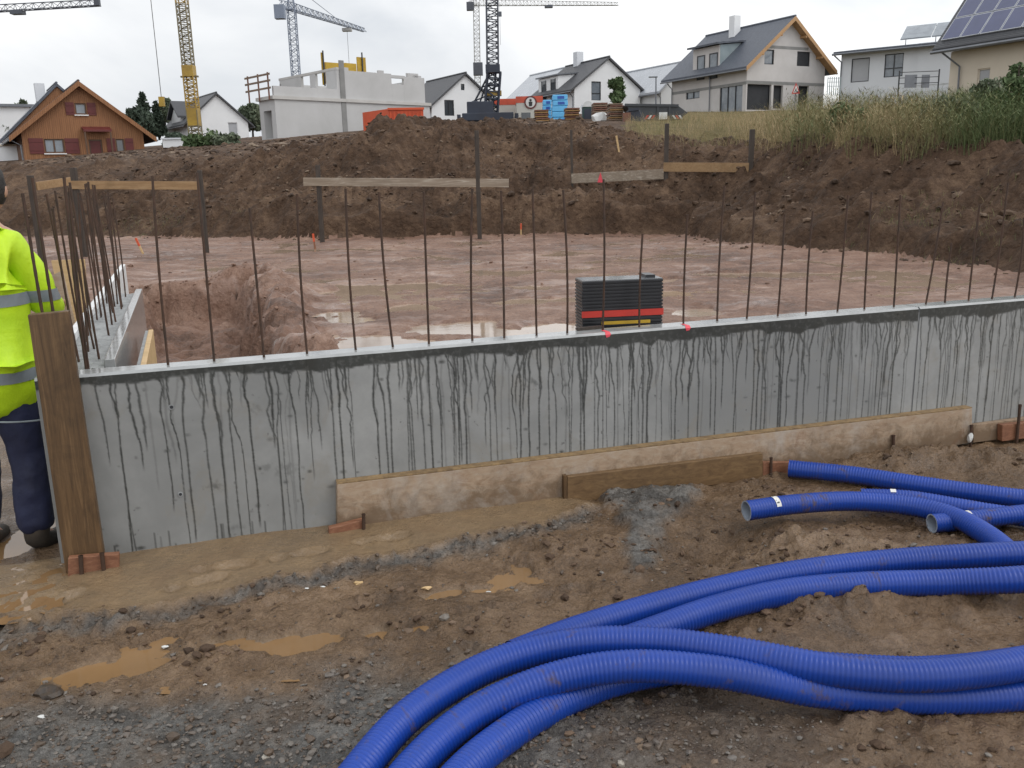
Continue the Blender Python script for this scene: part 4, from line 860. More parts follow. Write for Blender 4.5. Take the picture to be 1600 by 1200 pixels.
pipe('blue corrugated pipe arching highest across the gravel, outermost of three', [(470, 1330, 0.06), (545, 1225, 0.07), (640, 1117, 0.09), (760, 1043, 0.12), (880, 1008, 0.150), (1010, 1003, 0.160), (1150, 1020, 0.160), (1300, 1047, 0.158), (1450, 1055, 0.156), (1600, 1036, 0.155), (1760, 1000, 0.155), (1900, 960, 0.155)])
pipe('blue corrugated pipe in the middle of the three curving across the gravel', [(560, 1330, 0.06), (640, 1205, 0.062), (740, 1116, 0.085), (860, 1062, 0.130), (980, 1041, 0.158), (1120, 1050, 0.140), (1280, 1080, 0.085), (1440, 1090, 0.058), (1600, 1084, 0.054), (1760, 1062, 0.054), (1900, 1040, 0.054)])
pipe('blue corrugated pipe innermost of the three, slipping under its neighbours', [(640, 1330, 0.055), (715, 1215, 0.055), (810, 1136, 0.055), (900, 1086, 0.052), (980, 1058, 0.050), (1060, 1044, 0.050), (1150, 1035, 0.050), (1300, 1044, 0.052), (1450, 1050, 0.052), (1600, 1034, 0.052), (1760, 1000, 0.052), (1900, 960, 0.052)])
pipe('blue corrugated pipe lying furthest out on the soil, bent round the open pipe', [(800, 1024, 0.052), (900, 985, 0.055), (1020, 948, 0.068), (1140, 917, 0.085), (1260, 893, 0.10), (1400, 877, 0.118), (1540, 868, 0.155), (1680, 862, 0.155), (1820, 850, 0.12), (1960, 838, 0.07), (2100, 825, 0.058)])
pipe('blue corrugated pipe with mud smears crossing behind the arching pipe', [(900, 1030, 0.055), (1010, 990, 0.065), (1120, 951, 0.085), (1230, 925, 0.095), (1350, 914, 0.095), (1480, 910, 0.11), (1600, 905, 0.155), (1740, 893, 0.155), (1880, 878, 0.10), (2020, 862, 0.058)])
pipe('blue pipe with open grey end and white label, hooking downward', [(1166, 798, 0.085), (1240, 788, 0.088), (1330, 783, 0.085), (1420, 790, 0.08), (1490, 808, 0.075), (1545, 838, 0.066), (1590, 876, 0.056), (1650, 935, 0.055), (1740, 1010, 0.056)], 0.050, end=1, marks=((0.065, 0.030, 20, 150, True),))
pipe('straight blue pipe ending at the wood block by the wall', [(1233, 732, 0.058), (1330, 742, 0.06), (1430, 757, 0.062), (1530, 771, 0.062), (1620, 782, 0.06), (1760, 795, 0.058), (1900, 805, 0.058)], 0.050, end=1)
pipe('blue pipe half hidden behind the hooked pipe, small white label on top', [(1345, 777, 0.062), (1420, 780, 0.07), (1500, 793, 0.062), (1560, 803, 0.058), (1700, 822, 0.056), (1860, 838, 0.056)], 0.046, end=1, marks=((0.10, 0.03, 60, 120, False),))
pipe('short-ended blue pipe under the hooked pipe with square white label', [(1456, 818, 0.052), (1520, 812, 0.056), (1600, 803, 0.075), (1720, 790, 0.08), (1880, 775, 0.08)], 0.046, end=1, marks=((0.10, 0.05, 50, 130, False),))

# ================================================================== BLACK CRATE STACK BEHIND THE WALL
CA = math.radians(7.5); CU = np.array([math.cos(CA), math.sin(CA), 0]); CN = np.array([-math.sin(CA), math.cos(CA), 0]); CR = [CU, CN, Z3]; dep = 0.19
c_o = on_plane(909, 441, wp(0, 0, 0.25), N3); zt_ = float(c_o[2]); c_o[2] = 0
def cu(px, py): p = on_plane(px, py, c_o, CN); return float(np.dot(p - c_o, CU)), float(p[2])
ua = 0.0; ub, _z = cu(1037, 433)
def cbox(u0, u1, z0, z1, d0, d1): return MB().box(c_o + CU * (u0 + u1) / 2 + CN * (d0 + d1) / 2 + Z3 * (z0 + z1) / 2, (u1 - u0, d1 - d0, z1 - z0), CR)
rt = empty('crate_stack', c_o + CU * ub / 2 + CN * dep / 2 + Z3 * PITZ, 'stack of black ribbed plastic trays with red band and yellow strip behind the wall', 'crates')
rh = 0.0185; k = 0; z = zt_; zred0 = cu(909, 487)[1]; zred1 = cu(909, 497)[1]; zy = cu(985, 503)[1]
while z > PITZ - 0.03:
    z1 = z - rh; j0 = random.uniform(0, 0.003); j1 = random.uniform(0, 0.003)
    cbox(ua + 0.007, ub - 0.007, z1, z1 + 0.0055, 0.007, dep - 0.006).build('tray_recess', M['black_plastic'], rt)
    cbox(ua + j0, ub - j1, z1 + 0.0056, z, j1 * 0.7, dep).build('tray', M['black_plastic'], rt, 0.002); z = z1 - 0.0001; k += 1
cbox(ua - 0.0015, ub + 0.0015, zred1, zred0, -0.0025, -0.0005).build('red_band', M['red_tape'], rt)
cbox(cu(940, 505)[0], cu(1016, 500)[0], zy - 0.009, zy + 0.009, -0.0025, -0.0005).build('yellow_strip', M['yellow_label'], rt)
cbox(ua + 0.004, ub - 0.004, zt_ + 0.0005, zt_ + 0.006, 0.004, dep - 0.004).build('wet_lid_sheen', M['wet_lid_sheen'], rt)
u_c = cu(1012, 430)[0]; cbox(u_c, u_c + 0.055, zt_ + 0.006, zt_ + 0.022, 0.04, dep - 0.03).build('lid_clip', M['black_plastic'], rt); ua = wall_uz(909, 441, 0.17)[0]
p = wp(ua - 0.03, WH + 0.008, 0.10); tag(MB().beam(wp(ua - 0.05, WH + 0.008, 0.115), wp(ua + 0.1, WH + 0.008, 0.125), 0.02, 0.016).build('timber_batten', M['post']), 'short dark batten on the wall top beside the black trays', 'batten')

# ================================================================== BATTER BOARDS AND STAKES
def batter(label, pa, pb, Ya, Yb, hpx, posts, mat, group='batter boards round the pit'):
    """horizontal board between two pixels (centre line) at depths Ya, Yb; posts: (px, top py, Y, width)"""
    a = D(*pa, Ya); b = D(*pb, Yb); rt = empty('batter_board', (*((a + b) / 2)[:2], height(*((a + b) / 2)[:2])), label, 'batter board', group)
    dxy = (b - a)[:2]; nrm = np.array([-dxy[1], dxy[0], 0]) / np.linalg.norm(dxy)
    bd = MB().beam(a, b, 0.028, hpx * Ya / F * 1.03).build('board', M[mat], rt, 0.004)
    for (px, top, Y, w) in posts:
        p = D(px, top, Y); q = p.copy(); q[2] = height(*p[:2]) - 0.25; o_ = nrm * (0.014 + w / 2) * (1 if nrm[1] > 0 else -1)
        MB().beam(q + o_, p + o_ + np.array([random.uniform(-1, 1), 0, 0]) * 0.02, w, w, (0, 1, 0)).build('post', M['post'], rt, 0.006)
    return rt
batter('yellowish batter board on two posts behind the dense rebars', (112, 289), (309, 290), 19.0, 19.0, 12, [(113, 262, 19.0, 0.11), (309, 266, 19.0, 0.08)], 'board_old')
batter('short slanting batter board ending at the left post of the yellowish one', (57, 291), (110, 283), 17.6, 18.7, 12, [(52, 274, 17.5, 0.10)], 'board_old')
batter('long cement-stained batter board at the foot of the earth mound', (474, 284), (795, 286), 21.6, 21.4, 12, [(494, 258, 21.6, 0.10), (744, 204, 21.4, 0.10)], 'board_pale')
Y1, Y2, Y3 = (float(march(*p)[1]) for p in ((893, 293), (1040, 282), (1172, 275)))
b1 = batter('pale batter board with a pink mark, one post rising high on the mound side', (893, 279), (1037, 272), Y1, Y2, 14, [(893, 203, Y1, 0.06)], 'board_pale')
batter('brown batter board hung between two posts at the grassy bank corner', (1037, 261), (1170, 262), Y2, Y3, 13, [(1040, 193, Y2, 0.10), (1173, 202, Y3, 0.11)], 'board_old')
Ym = Y1 + (Y2 - Y1) * 0.3
a = D(938, 269, Ym); b = D(933, 285, Ym); c = D(942, 285, Ym); MB().add([a - (0, .05, 0), b - (0, .05, 0), c - (0, .05, 0)], [(0, 1, 2)]).build('spray_mark', M['pink'], b1, fixn=False)
def stake(label, px, top, bot, Y, lean, mat='pine', tip=True, w=0.035):
    p0 = march(px + lean, bot); Y = float(p0[1]); p1 = D(px, top, Y); p0 = p0 - Z3 * 0.1
    d = p1 - p0; rt = empty('survey_stake', (*p0[:2], p0[2] + 0.1), label, 'stake', 'survey stakes')
    MB().beam(p0, p0 + d * (0.6 if tip else 1.0), w, w, (0, 1, 0)).build('shaft', M[mat], rt, 0.003)
    if tip: MB().beam(p0 + d * 0.6, p1, w * 1.15, w * 1.15, (0, 1, 0)).build('painted_tip', M['orange'], rt, 0.003)
stake('leaning orange tipped stake between the trench and the yellowish batter board', 212, 372, 396, 17.5, 14)
stake('orange tipped stake below the left end of the stained batter board', 489, 365, 390, 18.8, 4, 'block')
stake('upright orange tipped stake at the foot of the tall bank', 814, 349, 367, 21.5, 0)
stake('bare pale stake stuck in the mound above the pink marked board', 963, 212, 237, 22.0, 5, 'pine', False, 0.05)

# ================================================================== WORKER
def skin(name, verts, edges, radii, mat, parent, root=0, sub=2, disp=0.0, dscale=0.12):
    off = np.array(parent_world(parent)) if parent else np.zeros(3)
    me = bpy.data.meshes.new(name); me.from_pydata([tuple(np.asarray(v) - off) for v in verts], edges, []); o = bpy.data.objects.new(name, me); COL.objects.link(o)
    sm = o.modifiers.new('skin', 'SKIN'); sm.use_smooth_shade = True; ss = o.modifiers.new('sub', 'SUBSURF'); ss.levels = sub; ss.render_levels = sub
    for i, r in enumerate(radii): me.skin_vertices[0].data[i].radius = r if hasattr(r, '__len__') else (r, r)
    for i in range(len(verts)): me.skin_vertices[0].data[i].use_root = (i == root)
    dg = bpy.context.evaluated_depsgraph_get(); ev = o.evaluated_get(dg); m2 = bpy.data.meshes.new_from_object(ev)
    bpy.data.objects.remove(o); m2.name = name
    if disp:
        n = len(m2.vertices); co = np.zeros(n * 3, np.float32); m2.vertices.foreach_get('co', co); co = co.reshape(-1, 3)
        no = np.zeros(n * 3, np.float32); m2.vertices.foreach_get('normal', no); no = no.reshape(-1, 3)
        k = fbm(co[:, 0] / dscale + co[:, 1] / dscale * 0.7, co[:, 2] / dscale * 0.7 - co[:, 1] / dscale * 0.5, 3)
        co = co + no * (disp * k)[:, None]; m2.vertices.foreach_set('co', co.ravel().astype(np.float32)); m2.update()
    m2.materials.clear(); m2.materials.append(mat)
    for p in m2.polygons: p.use_smooth = True
    o2 = bpy.data.objects.new(name, m2); COL.objects.link(o2)
    if parent: o2.parent = parent
    return o2
feet = G(8, 868, 0.02); PX, PY, PS = -2.40, 3.97, 1.05
wk = empty('person', (PX, PY, 0.0), 'worker in yellow hi-vis jacket and navy trousers seen from behind at the wall corner', 'person')
def wpnt(x, y, z): return np.array([PX + x * PS, PY + y * PS, z * PS])
hip = 0.90
# body (one continuous mesh: legs, torso, neck, head, arms, hands with fingers)
bv = [wpnt(0, 0, 0.92), wpnt(0, 0.02, 1.12), wpnt(0, 0.05, 1.33), wpnt(0, 0.08, 1.44), wpnt(0.0, 0.10, 1.53), wpnt(0.028, 0.12, 1.60), wpnt(0.034, 0.13, 1.68),
      wpnt(0.10, 0, 0.86), wpnt(0.115, 0.03, 0.48), wpnt(0.12, -0.02, 0.09), wpnt(0.13, 0.10, 0.045),
      wpnt(-0.10, 0, 0.86), wpnt(-0.13, 0.06, 0.48), wpnt(-0.14, 0.02, 0.09), wpnt(-0.15, 0.14, 0.045),
      wpnt(0.17, 0.06, 1.40), wpnt(0.212, 0.15, 1.14), wpnt(0.125, 0.38, 1.10), wpnt(0.09, 0.45, 1.10),
      wpnt(-0.18, 0.06, 1.40), wpnt(-0.27, 0.12, 1.14), wpnt(-0.21, 0.36, 1.03), wpnt(-0.19, 0.44, 1.02)]
be = [(0, 1), (1, 2), (2, 3), (3, 4), (4, 5), (5, 6), (0, 7), (7, 8), (8, 9), (9, 10), (0, 11), (11, 12), (12, 13), (13, 14), (3, 15), (15, 16), (16, 17), (17, 18), (3, 19), (19, 20), (20, 21), (21, 22)]
br = [(0.15, 0.11), (0.14, 0.10), (0.16, 0.11), (0.10, 0.09), (0.058, 0.06), (0.078, 0.095), (0.072, 0.088), 0.085, 0.06, 0.045, 0.04, 0.085, 0.06, 0.045, 0.04, 0.06, 0.045, 0.03, (0.038, 0.02), 0.06, 0.045, 0.03, (0.038, 0.02)]
nb = len(bv)
for side_, base in ((1, 18), (-1, 22)):
    for k in range(4):
        o_ = (k - 1.5) * 0.019; r0_ = len(bv); p = bv[base]
        bv += [p + np.array([o_, 0.035, 0.0]), p + np.array([o_ * 1.05, 0.070, -0.012]), p + np.array([o_, 0.085 + 0.006 * (1.5 - abs(k - 1.5)), -0.038])]
        be += [(base, r0_), (r0_, r0_ + 1), (r0_ + 1, r0_ + 2)]; br += [0.010, 0.009, 0.008]
    r0_ = len(bv); p = bv[base]; bv += [p + np.array([-0.034 * side_, 0.01, -0.004]), p + np.array([-0.046 * side_, 0.038, -0.018])]; be += [(base, r0_), (r0_, r0_ + 1)]; br += [0.011, 0.010]
skin('body', bv, be, br, M['skin'], wk, 0, 2)
# trousers: two lofted legs from a common seat
tv = [wpnt(0, 0, 0.90), wpnt(0.095, 0, 0.80), wpnt(0.105, 0.015, 0.64), wpnt(0.115, 0.03, 0.48), wpnt(0.118, 0.0, 0.30), wpnt(0.12, -0.02, 0.10), wpnt(-0.095, 0, 0.80), wpnt(-0.115, 0.03, 0.64), wpnt(-0.13, 0.06, 0.48), wpnt(-0.135, 0.04, 0.30), wpnt(-0.14, 0.02, 0.10), wpnt(0, 0.01, 1.02)]
skin('trousers', tv, [(0, 1), (1, 2), (2, 3), (3, 4), (4, 5), (0, 6), (6, 7), (7, 8), (8, 9), (9, 10), (0, 11)], [(0.17, 0.125), 0.115, 0.105, 0.092, 0.088, 0.085, 0.115, 0.105, 0.092, 0.088, 0.085, (0.165, 0.12)], M['navy'], wk, 0, 3, 0.010, 0.07)
# piping on the trouser seat
pts = [wpnt(-0.20 + 0.40 * t, -0.005 - 0.132 * math.sin(math.pi * t) ** 0.6, 0.665 - 0.05 * (t - 0.5)) for t in np.linspace(0.08, 0.97, 24)]
MB().tube([p + np.array([0.05, 0.0, 0]) for p in pts], 0.0045, 6).build('trouser_piping', M['reflect'], wk)
# jacket
jv = [wpnt(0, 0.0, 0.605), wpnt(0, 0.0, 0.90), wpnt(0, 0.01, 1.05), wpnt(0, 0.03, 1.20), wpnt(0, 0.05, 1.33), wpnt(0, 0.075, 1.43), wpnt(0, 0.095, 1.52),
      wpnt(0.165, 0.06, 1.385), wpnt(0.205, 0.10, 1.25), wpnt(0.215, 0.15, 1.12), wpnt(0.175, 0.27, 1.10), wpnt(0.130, 0.36, 1.10),
      wpnt(-0.17, 0.06, 1.385), wpnt(-0.235, 0.09, 1.25), wpnt(-0.27, 0.13, 1.12), wpnt(-0.24, 0.26, 1.06), wpnt(-0.215, 0.35, 1.03)]
je = [(0, 1), (1, 2), (2, 3), (3, 4), (4, 5), (5, 6), (4, 7), (7, 8), (8, 9), (9, 10), (10, 11), (4, 12), (12, 13), (13, 14), (14, 15), (15, 16)]
jr = [(0.245, 0.185), (0.236, 0.176), (0.212, 0.155), (0.215, 0.150), (0.205, 0.145), (0.125, 0.115), (0.090, 0.085), 0.098, 0.086, 0.080, 0.074, 0.064, 0.098, 0.086, 0.080, 0.074, 0.064]
jk = skin('jacket', jv, je, jr, M['hivis'], wk, 2, 3, 0.010, 0.13)
def band_from(src, name, zlo, zhi, mat, rmax=9, tilt=0.0, grow=0.004, xy=None):
    """a strip of the jacket surface lifted a few millimetres: the sewn reflective bands"""
    bm = bmesh.new(); bm.from_mesh(src.data)
    for (co, no) in (((0, 0, zlo), (0, -tilt, 1)), ((0, 0, zhi), (0, -tilt, 1))):
        bmesh.ops.bisect_plane(bm, geom=bm.verts[:] + bm.edges[:] + bm.faces[:], plane_co=co, plane_no=no)
    dead = [f for f in bm.faces if not (zlo <= f.calc_center_median().z - tilt * f.calc_center_median().y <= zhi) or (xy and not xy(f.calc_center_median()))]
    bmesh.ops.delete(bm, geom=dead, context='FACES'); bm.normal_update()
    for v in bm.verts: v.co += v.normal * grow
    bm.verts.ensure_lookup_table(); bm.verts.index_update(); left = set(bm.faces)
    while left:                                   # torso and sleeves become separate bands
        seed_ = left.pop(); comp = [seed_]; st = [seed_]
        while st:
            for e_ in st.pop().edges:
                for g2 in e_.link_faces:
                    if g2 in left: left.discard(g2); st.append(g2); comp.append(g2)
        vi = {}; fs = []
        for f_ in comp: fs.append([vi.setdefault(v.index, len(vi)) for v in f_.verts])
        if len(comp) < 12: continue
        inv = sorted(vi, key=lambda k: vi[k]); me = bpy.data.meshes.new(name); me.from_pydata([bm.verts[k].co[:] for k in inv], [], fs); me.materials.append(mat)
        for p_ in me.polygons: p_.use_smooth = True
        o = bpy.data.objects.new(name, me); COL.objects.link(o); o.parent = src
    bm.free()
band_from(jk, 'reflective_band', 1.20, 1.255, M['reflect'], xy=lambda c: True)
band_from(jk, 'reflective_band', 0.865, 0.920, M['reflect'], xy=lambda c: abs(c.y) < 0.3)
col_v = [wpnt(0, 0.085, 1.475), wpnt(0, 0.10, 1.53)]
skin('collar', col_v, [(0, 1)], [(0.095, 0.095), (0.085, 0.085)], M['hivis'], wk, 0, 2)
# head with face, ears and hair
hc = wpnt(0.035, 0.135, 1.63)
def ball(name, c, r, mat, parent, cut=None, noise=0.0, seg=24):
    bm = bmesh.new(); bmesh.ops.create_uvsphere(bm, u_segments=seg, v_segments=seg // 2, radius=1.0)
    vs = np.array([v.co[:] for v in bm.verts]); fs = [[q.index for q in f.verts] for f in bm.faces]; bm.free()
    k = 1 + noise * fbm(vs[:, 0] * 6 + vs[:, 2] * 4, vs[:, 1] * 6 - vs[:, 2] * 5, 3); vs = vs * k[:, None]
    if cut is not None: fs = [f for f in fs if all(cut(vs[i]) for i in f)]
    P = vs * np.asarray(r) + np.asarray(c); m = MB(); m.add(P, fs, True); return m.build(name, mat, parent)
ball('head', hc, (0.078, 0.098, 0.115), M['skin'], wk)
ball('hair', hc + np.array([0, -0.006, 0.012]), (0.096, 0.105, 0.118), M['hair'], wk, lambda v: (v[1] < 0.35 and v[2] > -0.80) or v[2] > 0.45, 0.05, 32)
for sx in (-1, 1): ball('ear', hc + np.array([0.082 * sx, 0.005, -0.01]), (0.014, 0.022, 0.033), M['skin'], wk, seg=12)
MB().tube([hc + np.array([0, 0.092, 0.015]), hc + np.array([0, 0.116, -0.022]), hc + np.array([0, 0.098, -0.034])], [0.009, 0.014, 0.008], 8).build('nose', M['skin'], wk)
for sx in (-1, 1): ball('eye', hc + np.array([0.03 * sx, 0.088, 0.008]), (0.012, 0.008, 0.008), M['label'], wk, seg=10)
MB().tube([hc + np.array([-0.024, 0.085, -0.062]), hc + np.array([0, 0.094, -0.064]), hc + np.array([0.024, 0.085, -0.062])], [0.003, 0.006, 0.003], 6).build('mouth', M['block'], wk)
for sx, fx, fy in ((1, 0.12, -0.02), (-1, -0.14, 0.02)):
    bo = [wpnt(fx, fy, 0.20), wpnt(fx, fy, 0.07), wpnt(fx + 0.015 * sx, fy + 0.10, 0.045), wpnt(fx + 0.02 * sx, fy + 0.19, 0.04)]
    skin('boot', bo, [(0, 1), (1, 2), (2, 3)], [0.062, 0.062, (0.052, 0.045), (0.045, 0.036)], M['boot'], wk, 0, 2, 0.006, 0.05)

# ================================================================== LITTER AND LARGE STONES IN FRONT
p = G(75, 1082); lump('stone', (p[0], p[1], height(*p[:2]) + 0.012), (0.048, 0.034, 0.026), M['stone'], 'large dark grey stone lying beside the brown puddle', 'stone', seed=1)
for k, (px, py, r_, lab) in enumerate(((64, 1118, 0.012, 'white chip on the gravel below the large dark stone'), (258, 1008, 0.010, 'white ring-like scrap on the mud edge between the puddles'), (667, 920, 0.016, 'pale wood splinter on the mud in front of the plywood board'), (560, 913, 0.017, 'pale crumpled scrap at the dark mud lip'), (505, 925, 0.008, 'small white chip at the dark mud lip'), (480, 925, 0.007, 'small white crumb beside the white chip on the lip'), (763, 919, 0.009, 'white fleck beside the small puddle'), (320, 1066, 0.006, 'tiny white fleck on the gravel below the long puddle'), (500, 988, 0.006, 'tiny white fleck at the small round puddle'))):
    p = G(px, py); lump('debris_scrap', (p[0], p[1], height(*p[:2]) + r_ * 0.3), (r_ * 1.3, r_ * 0.8, r_ * 0.45), M['white_flat'] if k not in (2, 3) else M['pine'], lab, 'scrap', seed=k + 5)

# ================================================================== HOUSES
class House:
    """local frame: origin at a ground corner, x along the gable wall, y along the eaves, z up"""
    def __init__(s, name, label, c0, ang, Wd, L, he, hr, bury=2.0, group=None):
        s.c = np.asarray(c0, float); s.a = ang; s.W, s.L, s.he, s.hr, s.bury = Wd, L, he, hr, bury
        s.g = np.array([math.cos(ang), math.sin(ang), 0]); s.b = np.array([-math.sin(ang), math.cos(ang), 0])
        s.rt = empty(name, s.c, label, 'house', group); s.rt.rotation_euler = (0, 0, ang); s.cuts = []
    def loc(s, px, py, face, off=0.0):
        """pixel -> local point on a wall: face 'g' (y = off) or 'l' (x = off) or 'r' (x = W)"""
        n = s.b if face == 'g' else s.g; p0 = s.c + n * off; p = on_plane(px, py, p0, n) - s.c
        return np.array([np.dot(p, s.g), np.dot(p, s.b), p[2]])
    def build(s, mb, name, mat, parent=None, bevel=0.0):
        """mb holds local coordinates"""
        me = bpy.data.meshes.new(name); me.from_pydata(mb.v, [], mb.f)
        bm = bmesh.new(); bm.from_mesh(me); bmesh.ops.recalc_face_normals(bm, faces=bm.faces); bm.to_mesh(me); bm.free()
        me.materials.append(mat); o = bpy.data.objects.new(name, me); COL.objects.link(o); o.parent = parent or s.rt
        if bevel: m = o.modifiers.new('bevel', 'BEVEL'); m.width = bevel; m.segments = 1; m.limit_method = 'ANGLE'
        return o
    def walls(s, mat, cuts=()):
        W_, L_, e, r, z0 = s.W, s.L, s.he, s.hr, -s.bury
        m = MB().prism([(0, 0, z0), (W_, 0, z0), (W_, 0, e), (W_ / 2, 0, r), (0, 0, e)] if r > e else [(0, 0, z0), (W_, 0, z0), (W_, 0, e), (0, 0, e)], (0, L_, 0))
        o = s.build(m, 'wall', mat); s.wall = o
        if s.cuts:
            c = MB()
            for (cx, cy, cz, sx, sy, sz) in s.cuts: c.box((cx, cy, cz), (sx, sy, sz))
            co = s.build(c, 'cutter', mat); bo = o.modifiers.new('cut', 'BOOLEAN'); bo.object = co; bo.operation = 'DIFFERENCE'; bo.solver = 'EXACT'
            bpy.context.view_layer.update(); dg = bpy.context.evaluated_depsgraph_get(); nm_ = bpy.data.meshes.new_from_object(o.evaluated_get(dg)); o.modifiers.clear(); o.data = nm_
            bpy.data.objects.remove(co)
        return o
    def window(s, face, x0, x1, z0, z1, frame='frame_dark', pane='glass', nv=1, nh=0, depth=0.16, fw=0.07, name='window', off=0.0):
        """opening cut in the wall with frame, bars and a pane set back in it (x0..x1 along the wall)"""
        s.cuts.append(((x0 + x1) / 2, off, (z0 + z1) / 2, x1 - x0, depth * 2, z1 - z0) if face == 'g' else (off, (x0 + x1) / 2, (z0 + z1) / 2, depth * 2, x1 - x0, z1 - z0))
        def B(u0, u1, v0, v1, d0, d1):
            return MB().box(((u0 + u1) / 2, off + (d0 + d1) / 2, (v0 + v1) / 2), (u1 - u0, d1 - d0, v1 - v0)) if face == 'g' else MB().box((off + (d0 + d1) / 2, (u0 + u1) / 2, (v0 + v1) / 2), (d1 - d0, u1 - u0, v1 - v0))
        pn = s.build(B(x0, x1, z0, z1, depth - 0.02, depth - 0.004), name, M[pane])
        d0, d1 = depth - 0.085, depth - 0.021
        s.build(B(x0, x0 + fw, z0, z1, d0, d1), 'frame', M[frame], pn); s.build(B(x1 - fw, x1, z0, z1, d0, d1), 'frame', M[frame], pn)
        s.build(B(x0 + fw, x1 - fw, z1 - fw, z1, d0, d1), 'frame', M[frame], pn); s.build(B(x0 + fw, x1 - fw, z0, z0 + fw, d0, d1), 'frame', M[frame], pn)
        for k in range(1, nv): u = x0 + (x1 - x0) * k / nv; s.build(B(u - fw * 0.6, u + fw * 0.6, z0 + fw, z1 - fw, d0, d1), 'mullion', M[frame], pn)
        for k in range(nh): v = z0 + (z1 - z0) * 0.38; s.build(B(x0 + fw, x1 - fw, v - fw * 0.5, v + fw * 0.5, d0 + 0.005, d1 - 0.003), 'transom', M[frame], pn)
        return pn
    def win_px(s, face, a, b, **k):
        p = s.loc(*a, face, k.get('off', 0.0)); q = s.loc(*b, face, k.get('off', 0.0)); i = 0 if face == 'g' else 1
        return s.window(face, min(p[i], q[i]), max(p[i], q[i]), min(p[2], q[2]), max(p[2], q[2]), **k)
    def roof(s, mat, over=0.5, gable=0.4, th=0.18, verge=None, under=None, chimney=None, gutter=True):
        W_, L_, e, r = s.W, s.L, s.he, s.hr; sl = (r - e) / (W_ / 2); rt_ = None; nrm = math.hypot(1, sl); out_ = []
        for sd_ in (0, 1):
            xe = -over if sd_ == 0 else W_ + over; xr = W_ / 2; ze = e - over * sl; zr = r
            t = th * nrm
            poly = [(xe, -gable, ze + 0.02), (xr, -gable, zr + 0.02), (xr, -gable, zr + 0.02 + t), (xe, -gable, ze + 0.02 + t)]
            o = s.build(MB().prism(poly, (0, L_ + 2 * gable, 0)), 'roof', M[mat]); out_.append(o)
            if verge:
                vp = [(xe, -gable - 0.035, ze - 0.12), (xr, -gable - 0.035, zr - 0.12), (xr, -gable - 0.035, zr + 0.01 + t), (xe, -gable - 0.035, ze + 0.01 + t)]
                s.build(MB().prism(vp, (0, 0.033, 0)), 'verge_board', M[verge], o)
            if under:
                up_ = [(xe + 0.02 * (1 if sd_ == 0 else -1), -gable + 0.002, ze - 0.035), (xr, -gable + 0.002, zr - 0.035), (xr, -gable + 0.002, zr + 0.018), (xe + 0.02 * (1 if sd_ == 0 else -1), -gable + 0.002, ze + 0.018)]
                s.build(MB().prism(up_, (0, gable - 0.004, 0)), 'soffit', M[under], o)
            if gutter:
                xg = xe - 0.06 if sd_ == 0 else xe + 0.06; s.build(MB().tube([(xg, -gable, ze + 0.02), (xg, L_ + gable, ze + 0.02)], 0.07, 6), 'gutter', M['gutter'], o)
        s.build(MB().tube([(W_ / 2, -gable - 0.01, r + th * nrm + 0.02), (W_ / 2, L_ + gable, r + th * nrm + 0.02)], 0.11, 6), 'ridge_tiles', M[mat], out_[0])
        if chimney:
            cx, cy, w, h, cm = chimney; base = (r - abs(cx - W_ / 2) * sl); s.build(MB().box((cx, cy, base + h / 2), (w, w, h)), 'chimney', M[cm], out_[0])
        return out_
    def bar(s, name, mat, c, size, parent=None): return s.build(MB().box(c, size), name, M[mat], parent)
    def pipe(s, pts, r=0.05, name='downpipe', mat='gutter'): return s.build(MB().tube(pts, r, 6), name, M[mat])

# --- unfinished grey block house
h = House('unfinished_house', 'unfinished pale block house with blue-grey tiled roof and wooden gable overhang', (21.2, 81.5, 6.75), 0.49, 9.5, 10.4, 4.25, 8.05)
for face, a, b, kw in (('g', (1195, 77), (1209, 101), dict(nh=0, pane='glass_pale')), ('g', (1246, 80), (1265, 104), dict(pane='void_shade')),
                       ('g', (1168, 131), (1204, 172), dict(pane='void_shade', depth=0.3, nv=1)), ('g', (1209, 133), (1222, 170), dict(pane='void_shade', depth=0.3)), ('g', (1248, 134), (1262, 180), dict(pane='void_shade', depth=0.3)),
                       ('l', (1125, 134), (1159, 175), dict(nv=3, pane='glass_pale')), ('l', (1072, 142), (1093, 153), dict(nv=2, pane='glass_pale'))):
    h.win_px(face, a, b, **kw)
h.walls(M['block_grey'])
ro = h.roof('tile_grey', 0.75, 0.75, 0.2, 'verge', 'verge', (4.0, 6.2, 0.75, 1.9, 'render_white'))
h.bar('ring_beam', 'block_joint', (h.W / 2, -0.002, 2.72), (h.W + 0.02, 0.03, 0.26)); h.bar('ring_beam', 'block_joint', (-0.004, h.L / 2, 2.66), (0.03, h.L, 0.26)); h.bar('tie_beam', 'block_joint', (h.W / 2, -0.002, 5.75), (5.0, 0.03, 0.25))
for k in range(4):      # rafters and purlin ends under the gable overhang
    for sx in (0, 1):
        x_ = (0.25 + 0.22 * k) * h.W / 2; x_ = x_ if sx == 0 else h.W - x_; z_ = h.he + (h.hr - h.he) * (x_ if sx == 0 else h.W - x_) / (h.W / 2) - 0.16
        if k in (0, 2): h.bar('purlin_end', 'verge', (x_, -0.37, z_ - 0.02), (0.14, 0.72, 0.2), ro[0])
